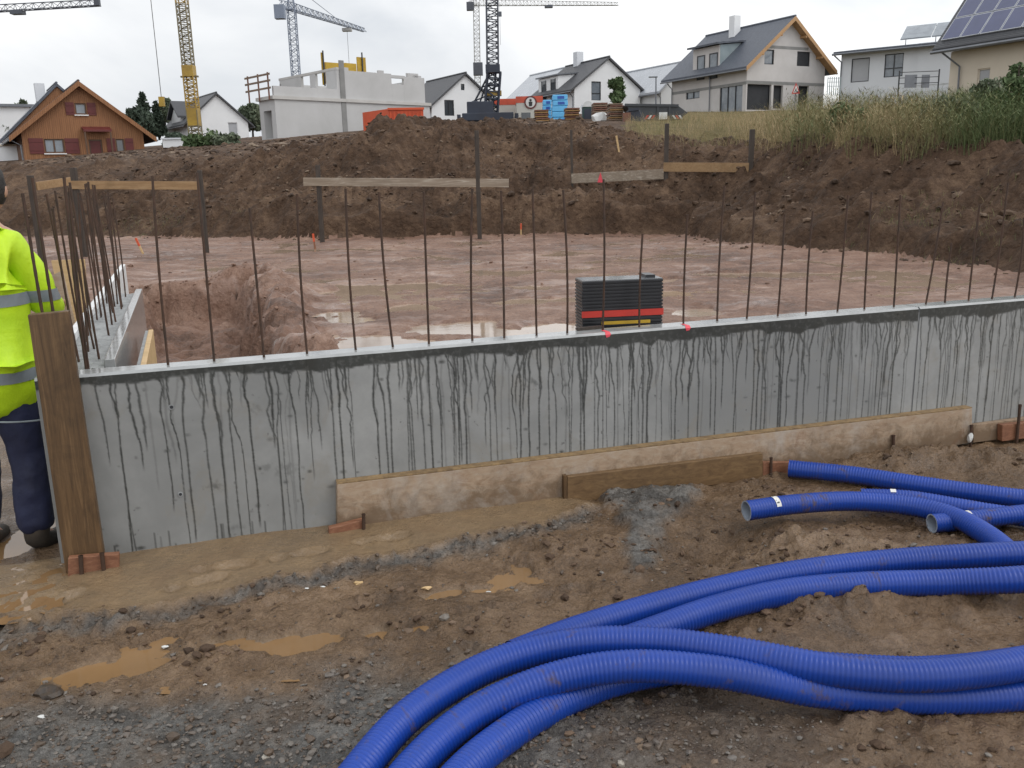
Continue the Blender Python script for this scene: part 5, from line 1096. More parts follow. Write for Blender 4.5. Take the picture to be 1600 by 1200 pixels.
# dormer
y0_ = h.loc(1124, 100, 'l')[1]; y1_ = h.loc(1083, 110, 'l')[1]; zt0 = h.loc(1124, 70, 'l')[2]
dz_in = (h.hr - h.he) / (h.W / 2); xin = (zt0 - 0.1 - h.he) / dz_in + 0.6
h.cuts = []
dm = h.build(MB().prism([(-0.03, y0_, h.he - 0.75), (-0.03, y0_, zt0), (xin, y0_, zt0 + 0.35), (xin, y0_, h.he - 0.75 + 0.2)], (0, y1_ - y0_, 0)), 'dormer', M['block_grey'])
h.build(MB().prism([(-0.55, y0_ - 0.3, zt0 + 0.02), (xin + 0.3, y0_ - 0.3, zt0 + 0.42), (xin + 0.3, y0_ - 0.3, zt0 + 0.56), (-0.55, y0_ - 0.3, zt0 + 0.18)], (0, y1_ - y0_ + 0.6, 0)), 'dormer_roof', M['tile_grey'], dm)
h.build(MB().prism([(0.05, y0_ - 0.03, h.he + 0.25), (0.05, y0_ - 0.03, zt0), (xin, y0_ - 0.03, zt0 + 0.33)], (0, 0.028, 0)), 'dormer_cheek', M['zinc'], dm)
for (a, b) in (((1090, 88), (1101, 124)), ((1109, 84), (1121, 122))):
    p = h.loc(*a, 'l', -0.03); q = h.loc(*b, 'l', -0.03); yy0, yy1 = sorted((p[1], q[1])); zz0, zz1 = sorted((p[2], q[2]))
    w_ = h.build(MB().box((-0.045, (yy0 + yy1) / 2, (zz0 + zz1) / 2), (0.03, yy1 - yy0, zz1 - zz0)), 'window', M['glass_pale'])
    for (u0, u1, v0, v1) in ((yy0, yy0 + 0.1, zz0, zz1), (yy1 - 0.1, yy1, zz0, zz1), (yy0 + 0.1, yy1 - 0.1, zz1 - 0.1, zz1), (yy0 + 0.1, yy1 - 0.1, zz0, zz0 + 0.1), (yy0 + 0.1, yy1 - 0.1, zz0 + 0.9, zz0 + 0.98)):
        h.bar('frame', 'frame_dark', (-0.075, (u0 + u1) / 2, (v0 + v1) / 2), (0.03, u1 - u0, v1 - v0), w_)
pp = h.loc(1110, 150, 'l'); h.pipe([(-0.12, pp[1], h.he - 0.3), (-0.12, pp[1], -1.0)]); h.pipe([(-0.7, h.L - 0.2, h.he - 0.7), (-0.15, h.L - 0.2, h.he - 1.2), (-0.12, h.L - 0.2, -1.0)])
gh = h
# --- pale-roofed house behind its left end
p = D(1012, 150, 100); h = House('white_house', 'white house with pale roof half hidden behind the unfinished block house', (p[0] + 0.9, 97, 8.0), 0.49, 5.6, 10, 2.4, 5.0)
h.window('g', 4.0, 4.9, 0.6, 2.2); h.walls(M['render_white']); h.roof('roof_pale', 0.5, 0.4, 0.18); h.pipe([(-0.5, -0.1, h.he - 0.4), (-0.1, -0.1, h.he - 0.8), (-0.1, -0.1, -1)])
# --- white house with dark roof (centre) and its neighbour with a pale roof
h = House('white_house', 'white gabled house with dark roof and chimney above the blue packs', (7.15, 95.7, 7.6), 0.48, 8.3, 8.2, 3.05, 6.0)
for face, a, b, kw in (('g', (924, 127), (939, 157), dict(nh=1, pane='glass_pale')), ('g', (963, 128), (974, 158), dict(nh=1, pane='glass_pale'))): h.win_px(face, a, b, **kw)
h.walls(M['render_white']); ro = h.roof('tile_dark', 0.6, 0.3, 0.18, chimney=(4.0, 5.6, 0.8, 1.5, 'render_grey'))
yD0, yD1 = 3.2, 7.4; zD = 4.6
dm = h.build(MB().prism([(-0.03, yD0, h.he - 2.0), (-0.03, yD0, zD), (2.6, yD0, zD + 0.25), (2.6, yD0, h.he - 0.5)], (0, yD1 - yD0, 0)), 'dormer', M['render_white'])
h.build(MB().prism([(-0.3, yD0 - 0.2, zD + 0.02), (2.9, yD0 - 0.2, zD + 0.32), (2.9, yD0 - 0.2, zD + 0.46), (-0.3, yD0 - 0.2, zD + 0.16)], (0, yD1 - yD0 + 0.4, 0)), 'dormer_roof', M['gutter'], dm)
for (u0, u1) in ((3.7, 4.7), (5.7, 6.7)):
    w_ = h.bar('window', 'glass', (-0.045, (u0 + u1) / 2, 3.2), (0.03, u1 - u0, 2.3)); h.bar('frame', 'frame_dark', (-0.07, u0 + 0.05, 3.2), (0.03, 0.12, 2.3), w_); h.bar('frame', 'frame_dark', (-0.07, u1 - 0.05, 3.2), (0.03, 0.12, 2.3), w_)
h.pipe([(-0.6, 0.15, h.he - 0.3), (-0.12, 0.15, h.he - 0.9), (-0.12, 0.15, -1)])
c2_ = h.c + h.b * 8.6
h = House('white_house', 'white house with broad pale solar roof adjoining the dark-roofed one', c2_ - np.array([0, 0, 0.1]), 0.48, 8.3, 8.0, 2.6, 6.0); h.walls(M['render_white']); h.roof('roof_pale', 0.7, 0.2, 0.18)
# --- small white house behind the dark crane
h = House('white_house', 'white gabled house with dark roof behind the dark mobile crane', (-7.93, 99.5, 7.3), 0.54, 8.4, 9.2, 2.2, 5.5)
for face, a, b, kw in (('g', (694, 156), (710, 181), dict(nh=0, nv=2, pane='glass')), ('g', (720, 131), (726, 141), dict(pane='glass'))): h.win_px(face, a, b, **kw)
h.walls(M['render_white']); h.roof('tile_dark', 0.5, 0.3, 0.18)
# --- white house left, behind the yellow crane
h = House('white_house', 'white house with dark roof beside the yellow crane mast', (-36.4, 105.7, 7.0), 0.60, 7.0, 9.0, 1.9, 4.95)
h.window('g', 4.6, 5.7, -0.2, 1.9, pane='blind', frame='render_white'); h.walls(M['render_white']); ro = h.roof('tile_dark', 0.6, 0.3, 0.18)
h.build(MB().prism([(-0.05, 2.5, -1), (-0.05, 2.5, 2.6), (-0.05, 4.6, 4.1), (-0.05, 6.7, 2.6), (-0.05, 6.7, -1)], (3.0, 0, 0)), 'cross_gable', M['render_white'])
h.build(MB().prism([(-0.5, 2.1, 2.5), (-0.5, 4.6, 4.35), (-0.5, 4.6, 4.55), (-0.5, 2.1, 2.7)], (4.0, 0, 0)), 'cross_gable_roof', M['tile_dark'])
h.build(MB().prism([(-0.5, 4.605, 4.35), (-0.5, 7.1, 2.5), (-0.5, 7.1, 2.7), (-0.5, 4.605, 4.55)], (4.0, 0, 0)), 'cross_gable_roof', M['tile_dark'])
h.bar('roof_window', 'glass_pale', (1.75, 1.8, 3.55), (0.9, 0.9, 0.1))
# --- wooden house
h = House('wooden_house', 'larch-clad wooden house with dark red shutters and wide gable roof', (-37.04, 70.5, 3.6), 0.56, 8.7, 8.0, 2.55, 6.0)
for (a, b, nv, pn) in (((68, 217), (102, 239), 2, 'glass_pale'), ((180, 217), (196, 239), 1, 'glass'), ((116, 161), (136, 179), 1, 'glass_pale')):
    h.win_px('g', a, b, nv=nv, pane=pn, frame='frame_brown', fw=0.10); p = h.loc(*a, 'g'); q = h.loc(*b, 'g'); x0_, x1_ = sorted((p[0], q[0])); z0_, z1_ = sorted((p[2], q[2]))
    h.bar('sill', 'render_white', ((x0_ + x1_) / 2, -0.06, z0_ - 0.06), (x1_ - x0_ + 0.2, 0.14, 0.08))
    sw = 0.62 if nv == 1 else 1.0
    for xs_ in (x0_ - sw / 2 - 0.06, x1_ + sw / 2 + 0.06):
        sh = h.bar('shutter', 'shutter', (xs_, -0.04, (z0_ + z1_) / 2), (sw, 0.05, z1_ - z0_ + 0.1))
        for zc_ in (-0.3, 0.3): h.bar('batten', 'shutter', (xs_, -0.08, (z0_ + z1_) / 2 + zc_ * (z1_ - z0_)), (sw * 0.96, 0.03, 0.09), sh)
p = h.loc(138, 218, 'g'); q = h.loc(163, 252, 'g'); h.window('g', p[0], q[0], -0.2, p[2], pane='shutter', frame='frame_brown', fw=0.1, name='door')
cp = h.loc(128, 206, 'g'); cq = h.loc(172, 206, 'g')
can = h.build(MB().prism([(cp[0], -0.9, cp[2] - 0.02), (cp[0], 0.0, cp[2] + 0.25), (cp[0], 0.0, cp[2] + 0.40), (cp[0], -0.9, cp[2] + 0.12)], (cq[0] - cp[0], 0, 0)), 'canopy', M['shutter'])
for xx_ in (cp[0] + 0.1, cq[0] - 0.1): h.bar('canopy_post', 'frame_brown', (xx_, -0.8, cp[2] / 2 - 0.3), (0.12, 0.12, cp[2] + 0.5), can)
h.walls(M['clad']); ro = h.roof('tile_red', 0.95, 0.6, 0.2, 'clad', 'clad'); h.pipe([(-0.9, -0.3, h.he - 0.7), (-0.2, -0.1, h.he - 1.1), (-0.15, -0.1, -1.2)])
h.bar('corner_board', 'clad', (0.06, -0.03, 1.2), (0.22, 0.05, 3.3)); h.bar('corner_board', 'clad', (h.W - 0.06, -0.03, 1.2), (0.22, 0.05, 3.3))
ah = h
h = House('wooden_house', 'rear wing with grey roof and chimney behind the larch house', (-41.75, 77.3, 3.9), 0.56, 8.3, 7.0, 2.3, 6.35); h.walls(M['clad']); h.roof('tile_grey', 0.9, 0.2, 0.2, chimney=(2.9, 0.8, 0.75, 1.5, 'render_grey'))
h = House('white_house', 'white flat-roofed house behind the left eaves of the larch house', (-54.8, 98.0, 4.5), 0.5, 9.0, 8.0, 5.9, 5.9); h.walls(M['render_white']); h.bar('roof', 'gutter', (4.5, 4.0, 6.05), (9.8, 8.8, 0.28))
h = House('garden_shed', 'small white shed between the larch house and the yellow crane', (-27.3, 73.0, 3.3), 0.05, 1.5, 2.2, 2.05, 2.05); h.window('g', 0.75, 1.3, 0.0, 1.5, pane='render_white', frame='render_grey', name='door', fw=0.05); h.walls(M['render_white']); h.bar('roof', 'render_grey', (0.75, 1.1, 2.12), (1.7, 2.4, 0.12)); h.rt['category'] = 'shed'
h = House('garage', 'low white garage with dark opening left of the larch house', (-44.5, 76, 3.4), 0.05, 5.6, 5.0, 1.9, 1.9); h.window('g', 4.0, 4.8, -0.4, 1.5, pane='void_shade', frame='render_cream', name='door'); h.walls(M['render_white']); h.bar('roof', 'render_cream', (2.8, 2.5, 1.98), (5.9, 5.3, 0.14)); h.rt['category'] = 'garage'
# --- white house with low roof (right) and cream house with solar panels
zE = D(1315, 86, 80)[2]; e0 = D(1315, 86, 80); e1 = G(1432, 72, zE + 0.15); ang = math.atan2(e1[1] - e0[1], e1[0] - e0[0]); Lh = float(np.linalg.norm((e1 - e0)[:2]))
h = House('white_house', 'pale grey house with low roof, dark gutter and roller shutter behind the weeds', (e0[0], e0[1], zE - 5.6), ang, Lh * 1.75, 9.0, 5.6, 5.6)
for a, b, kw in (((1331, 92), (1357, 127), dict(pane='blind')), ((1383, 85), (1410, 119), dict(nv=2, nh=1, pane='glass_pale'))): h.win_px('g', a, b, **kw)
h.walls(M['render_grey'])
rf = h.build(MB().prism([(-0.5, -0.7, 5.58), (-0.5, 9.6, 6.9), (-0.5, 9.6, 7.1), (-0.5, -0.7, 5.82)], (Lh * 1.75 + 1, 0, 0)), 'roof', M['tile_grey'])
h.build(MB().tube([(-0.6, -0.75, 5.6), (Lh * 1.75 + 0.5, -0.75, 5.6)], 0.10, 6), 'gutter', M['gutter'], rf); h.pipe([(-0.4, -0.7, 5.5), (0.05, -0.1, 5.0), (0.05, -0.1, -1)], 0.06)
h.bar('upper_block', 'render_grey', (Lh * 1.45, 2.8, 4.3), (Lh * 0.85, 5.7, 3.3))
pn0 = Lh * 0.75
for k in range(2): h.build(MB().prism([(pn0 + 2.4 * k, 1.0, 6.45), (pn0 + 2.4 * k, 3.2, 7.7), (pn0 + 2.4 * k, 3.2, 7.8), (pn0 + 2.4 * k, 1.0, 6.55)], (2.34, 0, 0)), 'solar_collector', M['glass_pale'], rf)
for k in range(3): h.build(MB().tube([(pn0 + 2.35 * k, 3.15, 6.2), (pn0 + 2.35 * k, 3.15, 7.65)], 0.035, 5), 'collector_prop', M['gutter'], rf)
h.build(MB().tube([(pn0 + 6.6, 3.0, 6.0), (pn0 + 6.6, 3.0, 7.4)], 0.06, 6), 'vent_pipe', M['gutter'], rf)
zE = D(1480, 84, 56)[2]; e0 = D(1480, 84, 56); e1 = G(1600, 66, zE); ang = math.atan2(e1[1] - e0[1], e1[0] - e0[0])
h = House('cream_house', 'cream house with steep roof covered in blue solar panels', (e0[0] + 0.65 * math.cos(ang) + .0, e0[1] + 0.65 * math.sin(ang) + 0.7, zE - 3.4), ang, 12.0, 9.0, 3.5, 3.5)
h.win_px('g', (1528, 108), (1545, 135), pane='blind', frame='render_cream'); h.walls(M['render_cream'])
sl = math.tan(math.radians(50)); dpt = 4.6
rf = h.build(MB().prism([(-0.65, -0.85, 3.45), (-0.65, dpt, 3.45 + (dpt + 0.85) * sl), (-0.65, dpt, 3.72 + (dpt + 0.85) * sl), (-0.65, -0.85, 3.72)], (13, 0, 0)), 'roof', M['tile_dark'])
h.build(MB().prism([(-0.65, dpt + 0.01, 3.45 + (dpt + 0.85) * sl), (-0.65, 9.8, 3.6), (-0.65, 9.8, 3.8), (-0.65, dpt + 0.01, 3.72 + (dpt + 0.85) * sl)], (13, 0, 0)), 'roof', M['tile_dark'])
h.build(MB().prism([(0, 0.02, 3.4), (0, dpt, 3.4 + dpt * sl), (0, 8.9, 3.4)], (11.9, 0, 0)), 'gable', M['render_cream'])
h.build(MB().tube([(-0.7, -0.92, 3.50), (12.4, -0.92, 3.50)], 0.10, 6), 'gutter', M['gutter'], rf); h.pipe([(0.0, -0.85, 3.45), (0.75, -0.15, 2.6), (0.8, -0.12, -1.0)], 0.06)
cs, sn_ = math.cos(math.radians(50)), math.sin(math.radians(50))
for r_ in range(4):
    for c_ in range(9):
        x0_ = -0.35 + c_ * 1.26; t0 = 0.55 + r_ * 1.72; t1 = t0 + 1.66
        def rp(x, t, up): return (x, -0.85 + t * cs - up * sn_, 3.72 + t * sn_ + up * cs)
        def slab(xa, xb, ta, tb, ua_, ub_): return MB().add([rp(xa, ta, ua_), rp(xb, ta, ua_), rp(xb, tb, ua_), rp(xa, tb, ua_), rp(xa, ta, ub_), rp(xb, ta, ub_), rp(xb, tb, ub_), rp(xa, tb, ub_)], [(0, 3, 2, 1), (4, 5, 6, 7), (0, 1, 5, 4), (1, 2, 6, 5), (2, 3, 7, 6), (3, 0, 4, 7)])
        fr_ = h.build(slab(x0_, x0_ + 1.22, t0, t1, 0.02, 0.085), 'solar_panel', M['solar_frame'], rf); h.build(slab(x0_ + 0.05, x0_ + 1.17, t0 + 0.05, t1 - 0.05, 0.086, 0.092), 'cell_field', M['solar'], rf)

# --- concrete shell building under construction
h = House('shell_building', 'grey two-storey building shell with yellow formwork on its roof', (-16.8, 67.6, 4.7), 0.74, 14.2, 2.4, 3.05, 3.05)
h.cuts.append((0, 1.2, 1.3, 1.2, 1.2, 2.0)); h.walls(M['shell_wall']); h.bar('slab', 'slab_pale', (h.W / 2 - 0.05, h.L / 2, 3.17), (h.W + 0.3, h.L + 0.25, 0.24)); h.bar('plinth', 'slab_pale', (h.W / 2, h.L / 2 - 0.06, -0.1), (h.W + 0.1, h.L + 0.1, 0.35))
zz = lambda px, py: h.loc(px, py, 'g')
xm = zz(527, 130)[0]; zt1 = zz(527, 111)[2]; xr = zz(664, 140)[0]; zt2 = zz(664, 122)[2]; xg0 = zz(612, 125)[0]; xg1 = zz(631, 125)[0]; zs0 = zz(612, 131)[2]
zp = zz(432, 134)[2]
h.bar('wall', 'shell_wall', ((xm + h.W) / 2 + 0.1, 5.8, 0.5), (h.W - xm - 0.2, 6.8, 5.1)); h.bar('slab', 'slab_pale', ((xm + h.W) / 2 + 0.05, 5.9, 3.17), (h.W - xm, 6.6, 0.23))
h.bar('parapet', 'shell_wall', (xm / 2, 0.15, (3.30 + zp) / 2), (xm, 0.24, zp - 3.30))
zm = (zt1 + zz(606, 113)[2]) / 2
h.bar('upper_wall', 'shell_wall', ((xm + xg0) / 2, 0.15, (3.30 + zm) / 2), (xg0 - xm, 0.24, zm - 3.30)); h.bar('upper_wall', 'shell_wall', ((xg0 + xg1) / 2, 0.15, (3.30 + zs0) / 2), (xg1 - xg0 - 0.01, 0.24, zs0 - 3.30))
h.bar('lintel', 'shell_wall', ((xg0 + xg1) / 2, 0.15, zt2 - 0.05), (xg1 - xg0 + 0.3, 0.235, 0.22)); h.bar('upper_wall', 'shell_wall', ((xr + xg1) / 2, 0.15, (3.30 + zt2) / 2), (xr - xg1, 0.24, zt2 - 3.30))
for (xa, xb, dz_) in ((xm + 0.5, xm + 1.1, 0.22), (xg0 - 1.2, xg0 - 0.7, 0.2), (xg1 + 0.4, xg1 + 1.5, 0.3), (xr - 1.2, xr - 0.3, 0.15)): h.bar('loose_block', 'shell_wall', ((xa + xb) / 2, 0.15, zt2 + dz_ / 2 if xa > xg1 else zm + dz_ / 2), (xb - xa, 0.22, dz_))
for (ya, yb, zz0_, zz1_) in ((0.28, 1.6, 3.3, zm), (1.6, 3.2, 3.3, zm - 1.2), (3.2, 4.0, 3.3, zm), (4.0, 5.4, 3.3, zm - 1.2), (5.4, 8.9, 3.3, zm)): h.bar('side_wall', 'shell_wall', (xm + 0.12, (ya + yb) / 2, (zz0_ + zz1_) / 2), (0.24, yb - ya - 0.005, zz1_ - zz0_))
h.bar('ring_beam', 'slab_pale', (xm + 0.12, 4.5, zm + 0.1), (0.26, 9.0, 0.18)); h.bar('rear_wall', 'shell_wall', ((xm + xr) / 2, 8.8, (3.3 + zt2 - 0.1) / 2), (xr - xm, 0.24, zt2 - 0.1 - 3.3)); h.bar('end_wall', 'shell_wall', (xr - 0.12, 4.5, (3.3 + zt2 - 0.1) / 2), (0.24, 8.2, zt2 - 0.1 - 3.3))
h.pipe([(xm + 0.35, -0.10, zt1 - 0.1), (xm + 0.35, -0.10, -0.4)], 0.0, 'x') if False else h.bar('wall_joint', 'block_joint', (xm + 0.45, 0.0, 3.0), (0.42, 0.10, 6.2))  # dark grey strip on the wall face as a vertical joint
# yellow formwork on the roof
yf = 3.0; f0 = h.loc(501, 100, 'g', yf); f1 = h.loc(572, 100, 'g', yf); zb0 = zm + 0.1
for (pa, pb, pt, pbm) in ((501, 506, 82, 112), (507, 534, 97, 112), (534, 557, 98, 112), (557, 572, 89, 112)):
    a_ = h.loc(pa, pt, 'g', yf); b_ = h.loc(pb, pbm, 'g', yf); pnl = h.bar('formwork_panel', 'formwork', ((a_[0] + b_[0]) / 2, yf, (a_[2] + b_[2]) / 2 - 0.5), (b_[0] - a_[0] - 0.03, 0.12, a_[2] - b_[2] + 1.0))
for (px, pt) in ((504, 79), (565, 82)): a_ = h.loc(px, pt, 'g', yf - 0.1); h.build(MB().tube([(a_[0], yf - 0.12, zb0 - 1.0), (a_[0], yf - 0.12, a_[2])], 0.06, 6), 'prop', M['frame_dark'])
# guard rail on the left end
for yy in (0.1, 1.6, 3.2):
    h.build(MB().tube([(-0.35, yy, 3.0), (-0.35, yy, 4.9)], 0.06, 6), 'rail_post', M['pallet_red'])
for zz_ in (3.8, 4.3, 4.75): h.bar('guard_rail', 'pallet_wood', (-0.42, 1.6, zz_), (0.04, 3.9, 0.14))
h.rt['category'] = 'building'

# ================================================================== CRANES
def lattice(name, mat, a, b, w, bays, parent, r=0.05, w2=None, tri=False, up=None):
    """square (or triangular) lattice beam from a to b: chords, rungs and zig-zag diagonals"""
    a = np.asarray(a, float); b = np.asarray(b, float); d = b - a; L = np.linalg.norm(d); d /= L
    up = np.array([0, 1.0, 0]) if up is None else np.asarray(up, float); x = np.cross(d, up); x /= np.linalg.norm(x); y = np.cross(x, d); w2 = w2 or w
    m = MB(); cor = [(-1, -1), (1, -1), (1, 1), (-1, 1)] if not tri else [(-1, -1), (1, -1), (0, 1)]; n = len(cor)
    P = [[a + d * (L * i / bays) + (cx * x + cy * y) * (w + (w2 - w) * i / bays) / 2 for (cx, cy) in cor] for i in range(bays + 1)]
    for k in range(n): m.tube([P[0][k], P[-1][k]], r, 4, False, False)
    for i in range(bays):
        for k in range(n):
            k2 = (k + 1) % n; m.tube([P[i][k], P[i][k2]], r * 0.6, 3, False, False)
            m.tube([P[i][k] if i % 2 == 0 else P[i][k2], P[i + 1][k2] if i % 2 == 0 else P[i + 1][k]], r * 0.6, 3, False, False)
    return m.build(name, mat, parent, fixn=False)
def rods(name, mat, segs, r, parent): 
    for a, b in segs: MB().tube([a, b], r, 5, False).build(name, mat, parent)
# yellow crane: mast leans a touch, jib above the picture
Y = 96.0; a = D(306, 214, Y); b = D(283, -8, Y); a[2] = base_z(np.array([a[0]]), np.array([a[1]]))[0] - 0.3
top = a + (b - a) * 1.75
cr1 = empty('tower_crane', a, 'tall yellow tower crane with olive lattice mast beside the white gabled house', 'crane', 'cranes over the site')
f = lambda py: a + (b - a) * ((214 - py) / 222.0)
lattice('mast', M['crane_olive'], f(214), f(160), 1.05, 9, cr1, 0.075); lattice('mast', M['crane_yellow'], f(160), f(108), 1.0, 9, cr1, 0.075); lattice('mast', M['crane_olive'], f(108), f(4), 0.95, 18, cr1, 0.07); lattice('mast', M['crane_yellow'], f(4), top, 0.95, 22, cr1, 0.07)
dm_ = (b - a) / np.linalg.norm(b - a)
for py, hh in ((102, 1.0), (170, 1.6)): MB().beam(f(py) - dm_ * hh * 0.55, f(py) + dm_ * hh * 0.55, 1.12, 1.12, (0, 1, 0)).build('mast_collar', M['crane_yellow'], cr1)
MB().beam(f(110) + np.array([-0.9, 0, 0]), f(110) + np.array([0.9, 0, 0]), 0.3, 0.16).build('service_platform', M['crane_olive'], cr1)
jt = top + np.array([-24.0, -6, 0.6]); lattice('jib', M['crane_yellow'], top, jt, 1.1, 22, cr1, 0.06, tri=True, up=(0, 0, 1)); lattice('counter_jib', M['crane_yellow'], top, top + np.array([9, 2, 0]), 1.1, 8, cr1, 0.06, tri=True, up=(0, 0, 1))
MB().box(top + np.array([8, 1.8, -0.8]), (2.0, 1.2, 2.0)).build('counterweight', M['concrete'], cr1); MB().box(a + Z3 * 0.4, (3.2, 3.2, 0.9)).build('base_ballast', M['concrete'], cr1)
hk = D(252, 152, 90.0); ht = np.array([hk[0], hk[1], top[2] + 0.2])
MB().tube([hk, ht], 0.035, 5).build('hoist_cable', M['cable'], cr1); MB().box(hk - Z3 * 0.4, (0.5, 0.3, 0.9)).build('hook_block', M['crane_yellow'], cr1)
# jib reaching in from the left
Y = 92.0; tip = D(155, 4, Y); z_ = tip[2]; root = np.array([tip[0] - 42, Y + 4, z_ - 0.4])
cr2 = empty('tower_crane', (root[0], root[1], 4.0), 'grey crane jib reaching into the cloudy sky above the larch house', 'crane', 'cranes over the site')
lattice('jib', M['crane_grey'], root, tip, 0.85, 44, cr2, 0.05, 0.55, tri=True, up=(0, 0, 1)); lattice('mast', M['crane_grey'], (root[0], root[1], 4.0), root + Z3 * 5, 1.2, 26, cr2, 0.07)
MB().tube([root + Z3 * 5, root + (tip - root) * 0.6 + Z3 * 0.4], 0.05, 5).build('tie_bar', M['crane_grey'], cr2); MB().box(tip - np.array([0.2, 0, 0]), (0.5, 0.4, 0.6)).build('jib_head', M['crane_grey'], cr2)
t_ = root + (tip - root) * 0.80; MB().box(t_ - Z3 * 0.5, (1.2, 0.8, 0.35)).build('trolley', M['crane_grey'], cr2)
# grey-blue crane behind the shell building
Y = 118.0; a = D(463, 128, Y); b = D(455, 12, Y); a0 = a.copy(); a[2] = 8.0
cr3 = empty('tower_crane', a, 'grey-blue tower crane with drooping jib behind the building shell', 'crane', 'cranes over the site')
lattice('mast', M['crane_blue'], a + (b - a0) * 0.0, b, 0.95, 24, cr3, 0.06); jt = D(570, 47, 140.0)
lattice('jib', M['crane_blue'], b + Z3 * 0.2, jt, 0.95, 30, cr3, 0.05, 0.5, tri=True, up=(0, 0, 1)); apex = D(452, -28, Y)
lattice('tower_head', M['crane_blue'], b, apex, 0.8, 4, cr3, 0.05, 0.2); MB().tube([apex, b + (jt - b) * 0.55 + Z3 * 0.5], 0.04, 5).build('tie_bar', M['crane_blue'], cr3)
tr_ = b + (jt - b) * 0.72; MB().box(tr_ - Z3 * 0.7, (1.3, 0.9, 0.4)).build('trolley', M['crane_white'], cr3); MB().tube([tr_ - Z3 * 0.8, tr_ - Z3 * 7.5], 0.025, 4).build('hoist_cable', M['cable'], cr3)
cb = b + (b - jt) / np.linalg.norm(b - jt) * 3.0; lattice('counter_jib', M['crane_blue'], b + Z3 * 0.2, cb, 0.9, 4, cr3, 0.05, tri=True, up=(0, 0, 1)); MB().box(cb - Z3 * 0.9, (1.2, 1.0, 1.6)).build('counterweight', M['crane_blue'], cr3)
# pale crane with long flat jib
Y = 150.0; a = D(746, 150, Y); b = D(744, 4, Y); a[2] = 9.0
cr4 = empty('tower_crane', a, 'pale tower crane with a long flat jib behind the dark crane mast', 'crane', 'cranes over the site')
lattice('mast', M['crane_white'], a, b, 0.9, 30, cr4, 0.055); j0 = D(735, 3, Y); j1 = D(966, 6, Y + 6)
lattice('jib', M['crane_white'], b, j1, 0.85, 40, cr4, 0.045, 0.5, tri=True, up=(0, 0, 1)); lattice('counter_jib', M['crane_white'], b, D(733, 6, Y), 0.8, 3, cr4, 0.05, tri=True, up=(0, 0, 1))
MB().box(D(735, 10, Y), (1.2, 1.0, 1.2)).build('counterweight', M['crane_grey'], cr4); tr_ = b + (j1 - b) * 0.5; MB().box(tr_ - Z3 * 0.5, (1.3, 0.9, 0.4)).build('trolley', M['crane_grey'], cr4)
MB().box(D(747, 108, Y), (1.5, 1.4, 1.9)).build('climbing_collar', M['crane_grey'], cr4); MB().box(D(781, 22, 130), (0.5, 0.4, 0.6)).build('hook_block', M['crane_grey'], cr4); MB().tube([D(781, 4, 131), D(781, 22, 130), D(782, 70, 130)], 0.02, 4).build('hoist_cable', M['cable'], cr4)
# dark mobile crane
Y = 62.0; a = D(772, 192, Y); b = D(769, -10, Y); top = a + (b - a) * 1.5
cr5 = empty('mobile_crane', (a[0], a[1], base_z(np.array([a[0]]), np.array([a[1]]))[0]), 'dark blue mobile crane with folded struts standing behind the earth mound', 'crane', 'cranes over the site')
g_ = lambda px, py: D(px, py, Y)
lattice('mast', M['crane_grey'], g_(770, 108), top, 0.74, 26, cr5, 0.055); MB().box(g_(770, 108), (0.95, 0.95, 0.5)).build('mast_foot', M['crane_dark'], cr5)
lattice('lower_mast', M['crane_dark'], g_(766, 196), g_(772, 112), 0.85, 8, cr5, 0.085); MB().box(g_(772, 146), (1.0, 0.7, 0.3)).build('yellow_panel', M['crane_yellow'], cr5)
for (p0, p1, r_) in (((768, 108), (742, 158), 0.07), ((766, 112), (750, 160), 0.06), ((775, 110), (768, 190), 0.08), ((742, 158), (768, 165), 0.06), ((748, 140), (768, 128), 0.04), ((736, 160), (760, 150), 0.05)): MB().tube([g_(*p0), g_(*p1)], r_, 6).build('strut', M['crane_dark'], cr5)
bd_ = g_(751, 178); MB().box(bd_, (1.75, 1.5, 1.5)).build('ballast_box', M['crane_dark'], cr5, 0.04); MB().box(g_(736, 176), (0.5, 1.0, 1.2)).build('cabinet', M['crane_dark'], cr5, 0.03)
zb5 = cr5.location.z; MB().box((bd_[0] + 0.5, bd_[1], zb5 + 0.25), (3.4, 2.2, 0.5)).build('chassis', M['crane_dark'], cr5, 0.04); 
for sx, sy in ((-1, -1), (1, -1), (-1, 1), (1, 1)): MB().tube([(bd_[0] + 0.5 + 1.9 * sx, bd_[1] + 1.3 * sy, zb5 - 0.2), (bd_[0] + 0.5 + 1.9 * sx, bd_[1] + 1.3 * sy, zb5 + 0.4)], 0.12, 8).build('outrigger', M['crane_dark'], cr5)

# ================================================================== SITE EQUIPMENT BEHIND THE MOUND
def gz(x, y): return float(base_z(np.array([float(x)]), np.array([float(y)]))[0])
def block_at(name, mat, c, size, ang, parent, bevel=0.0):
    R_ = [np.array([math.cos(ang), math.sin(ang), 0]), np.array([-math.sin(ang), math.cos(ang), 0]), Z3]; return MB().box(c, size, R_).build(name, M[mat] if isinstance(mat, str) else mat, parent, bevel)
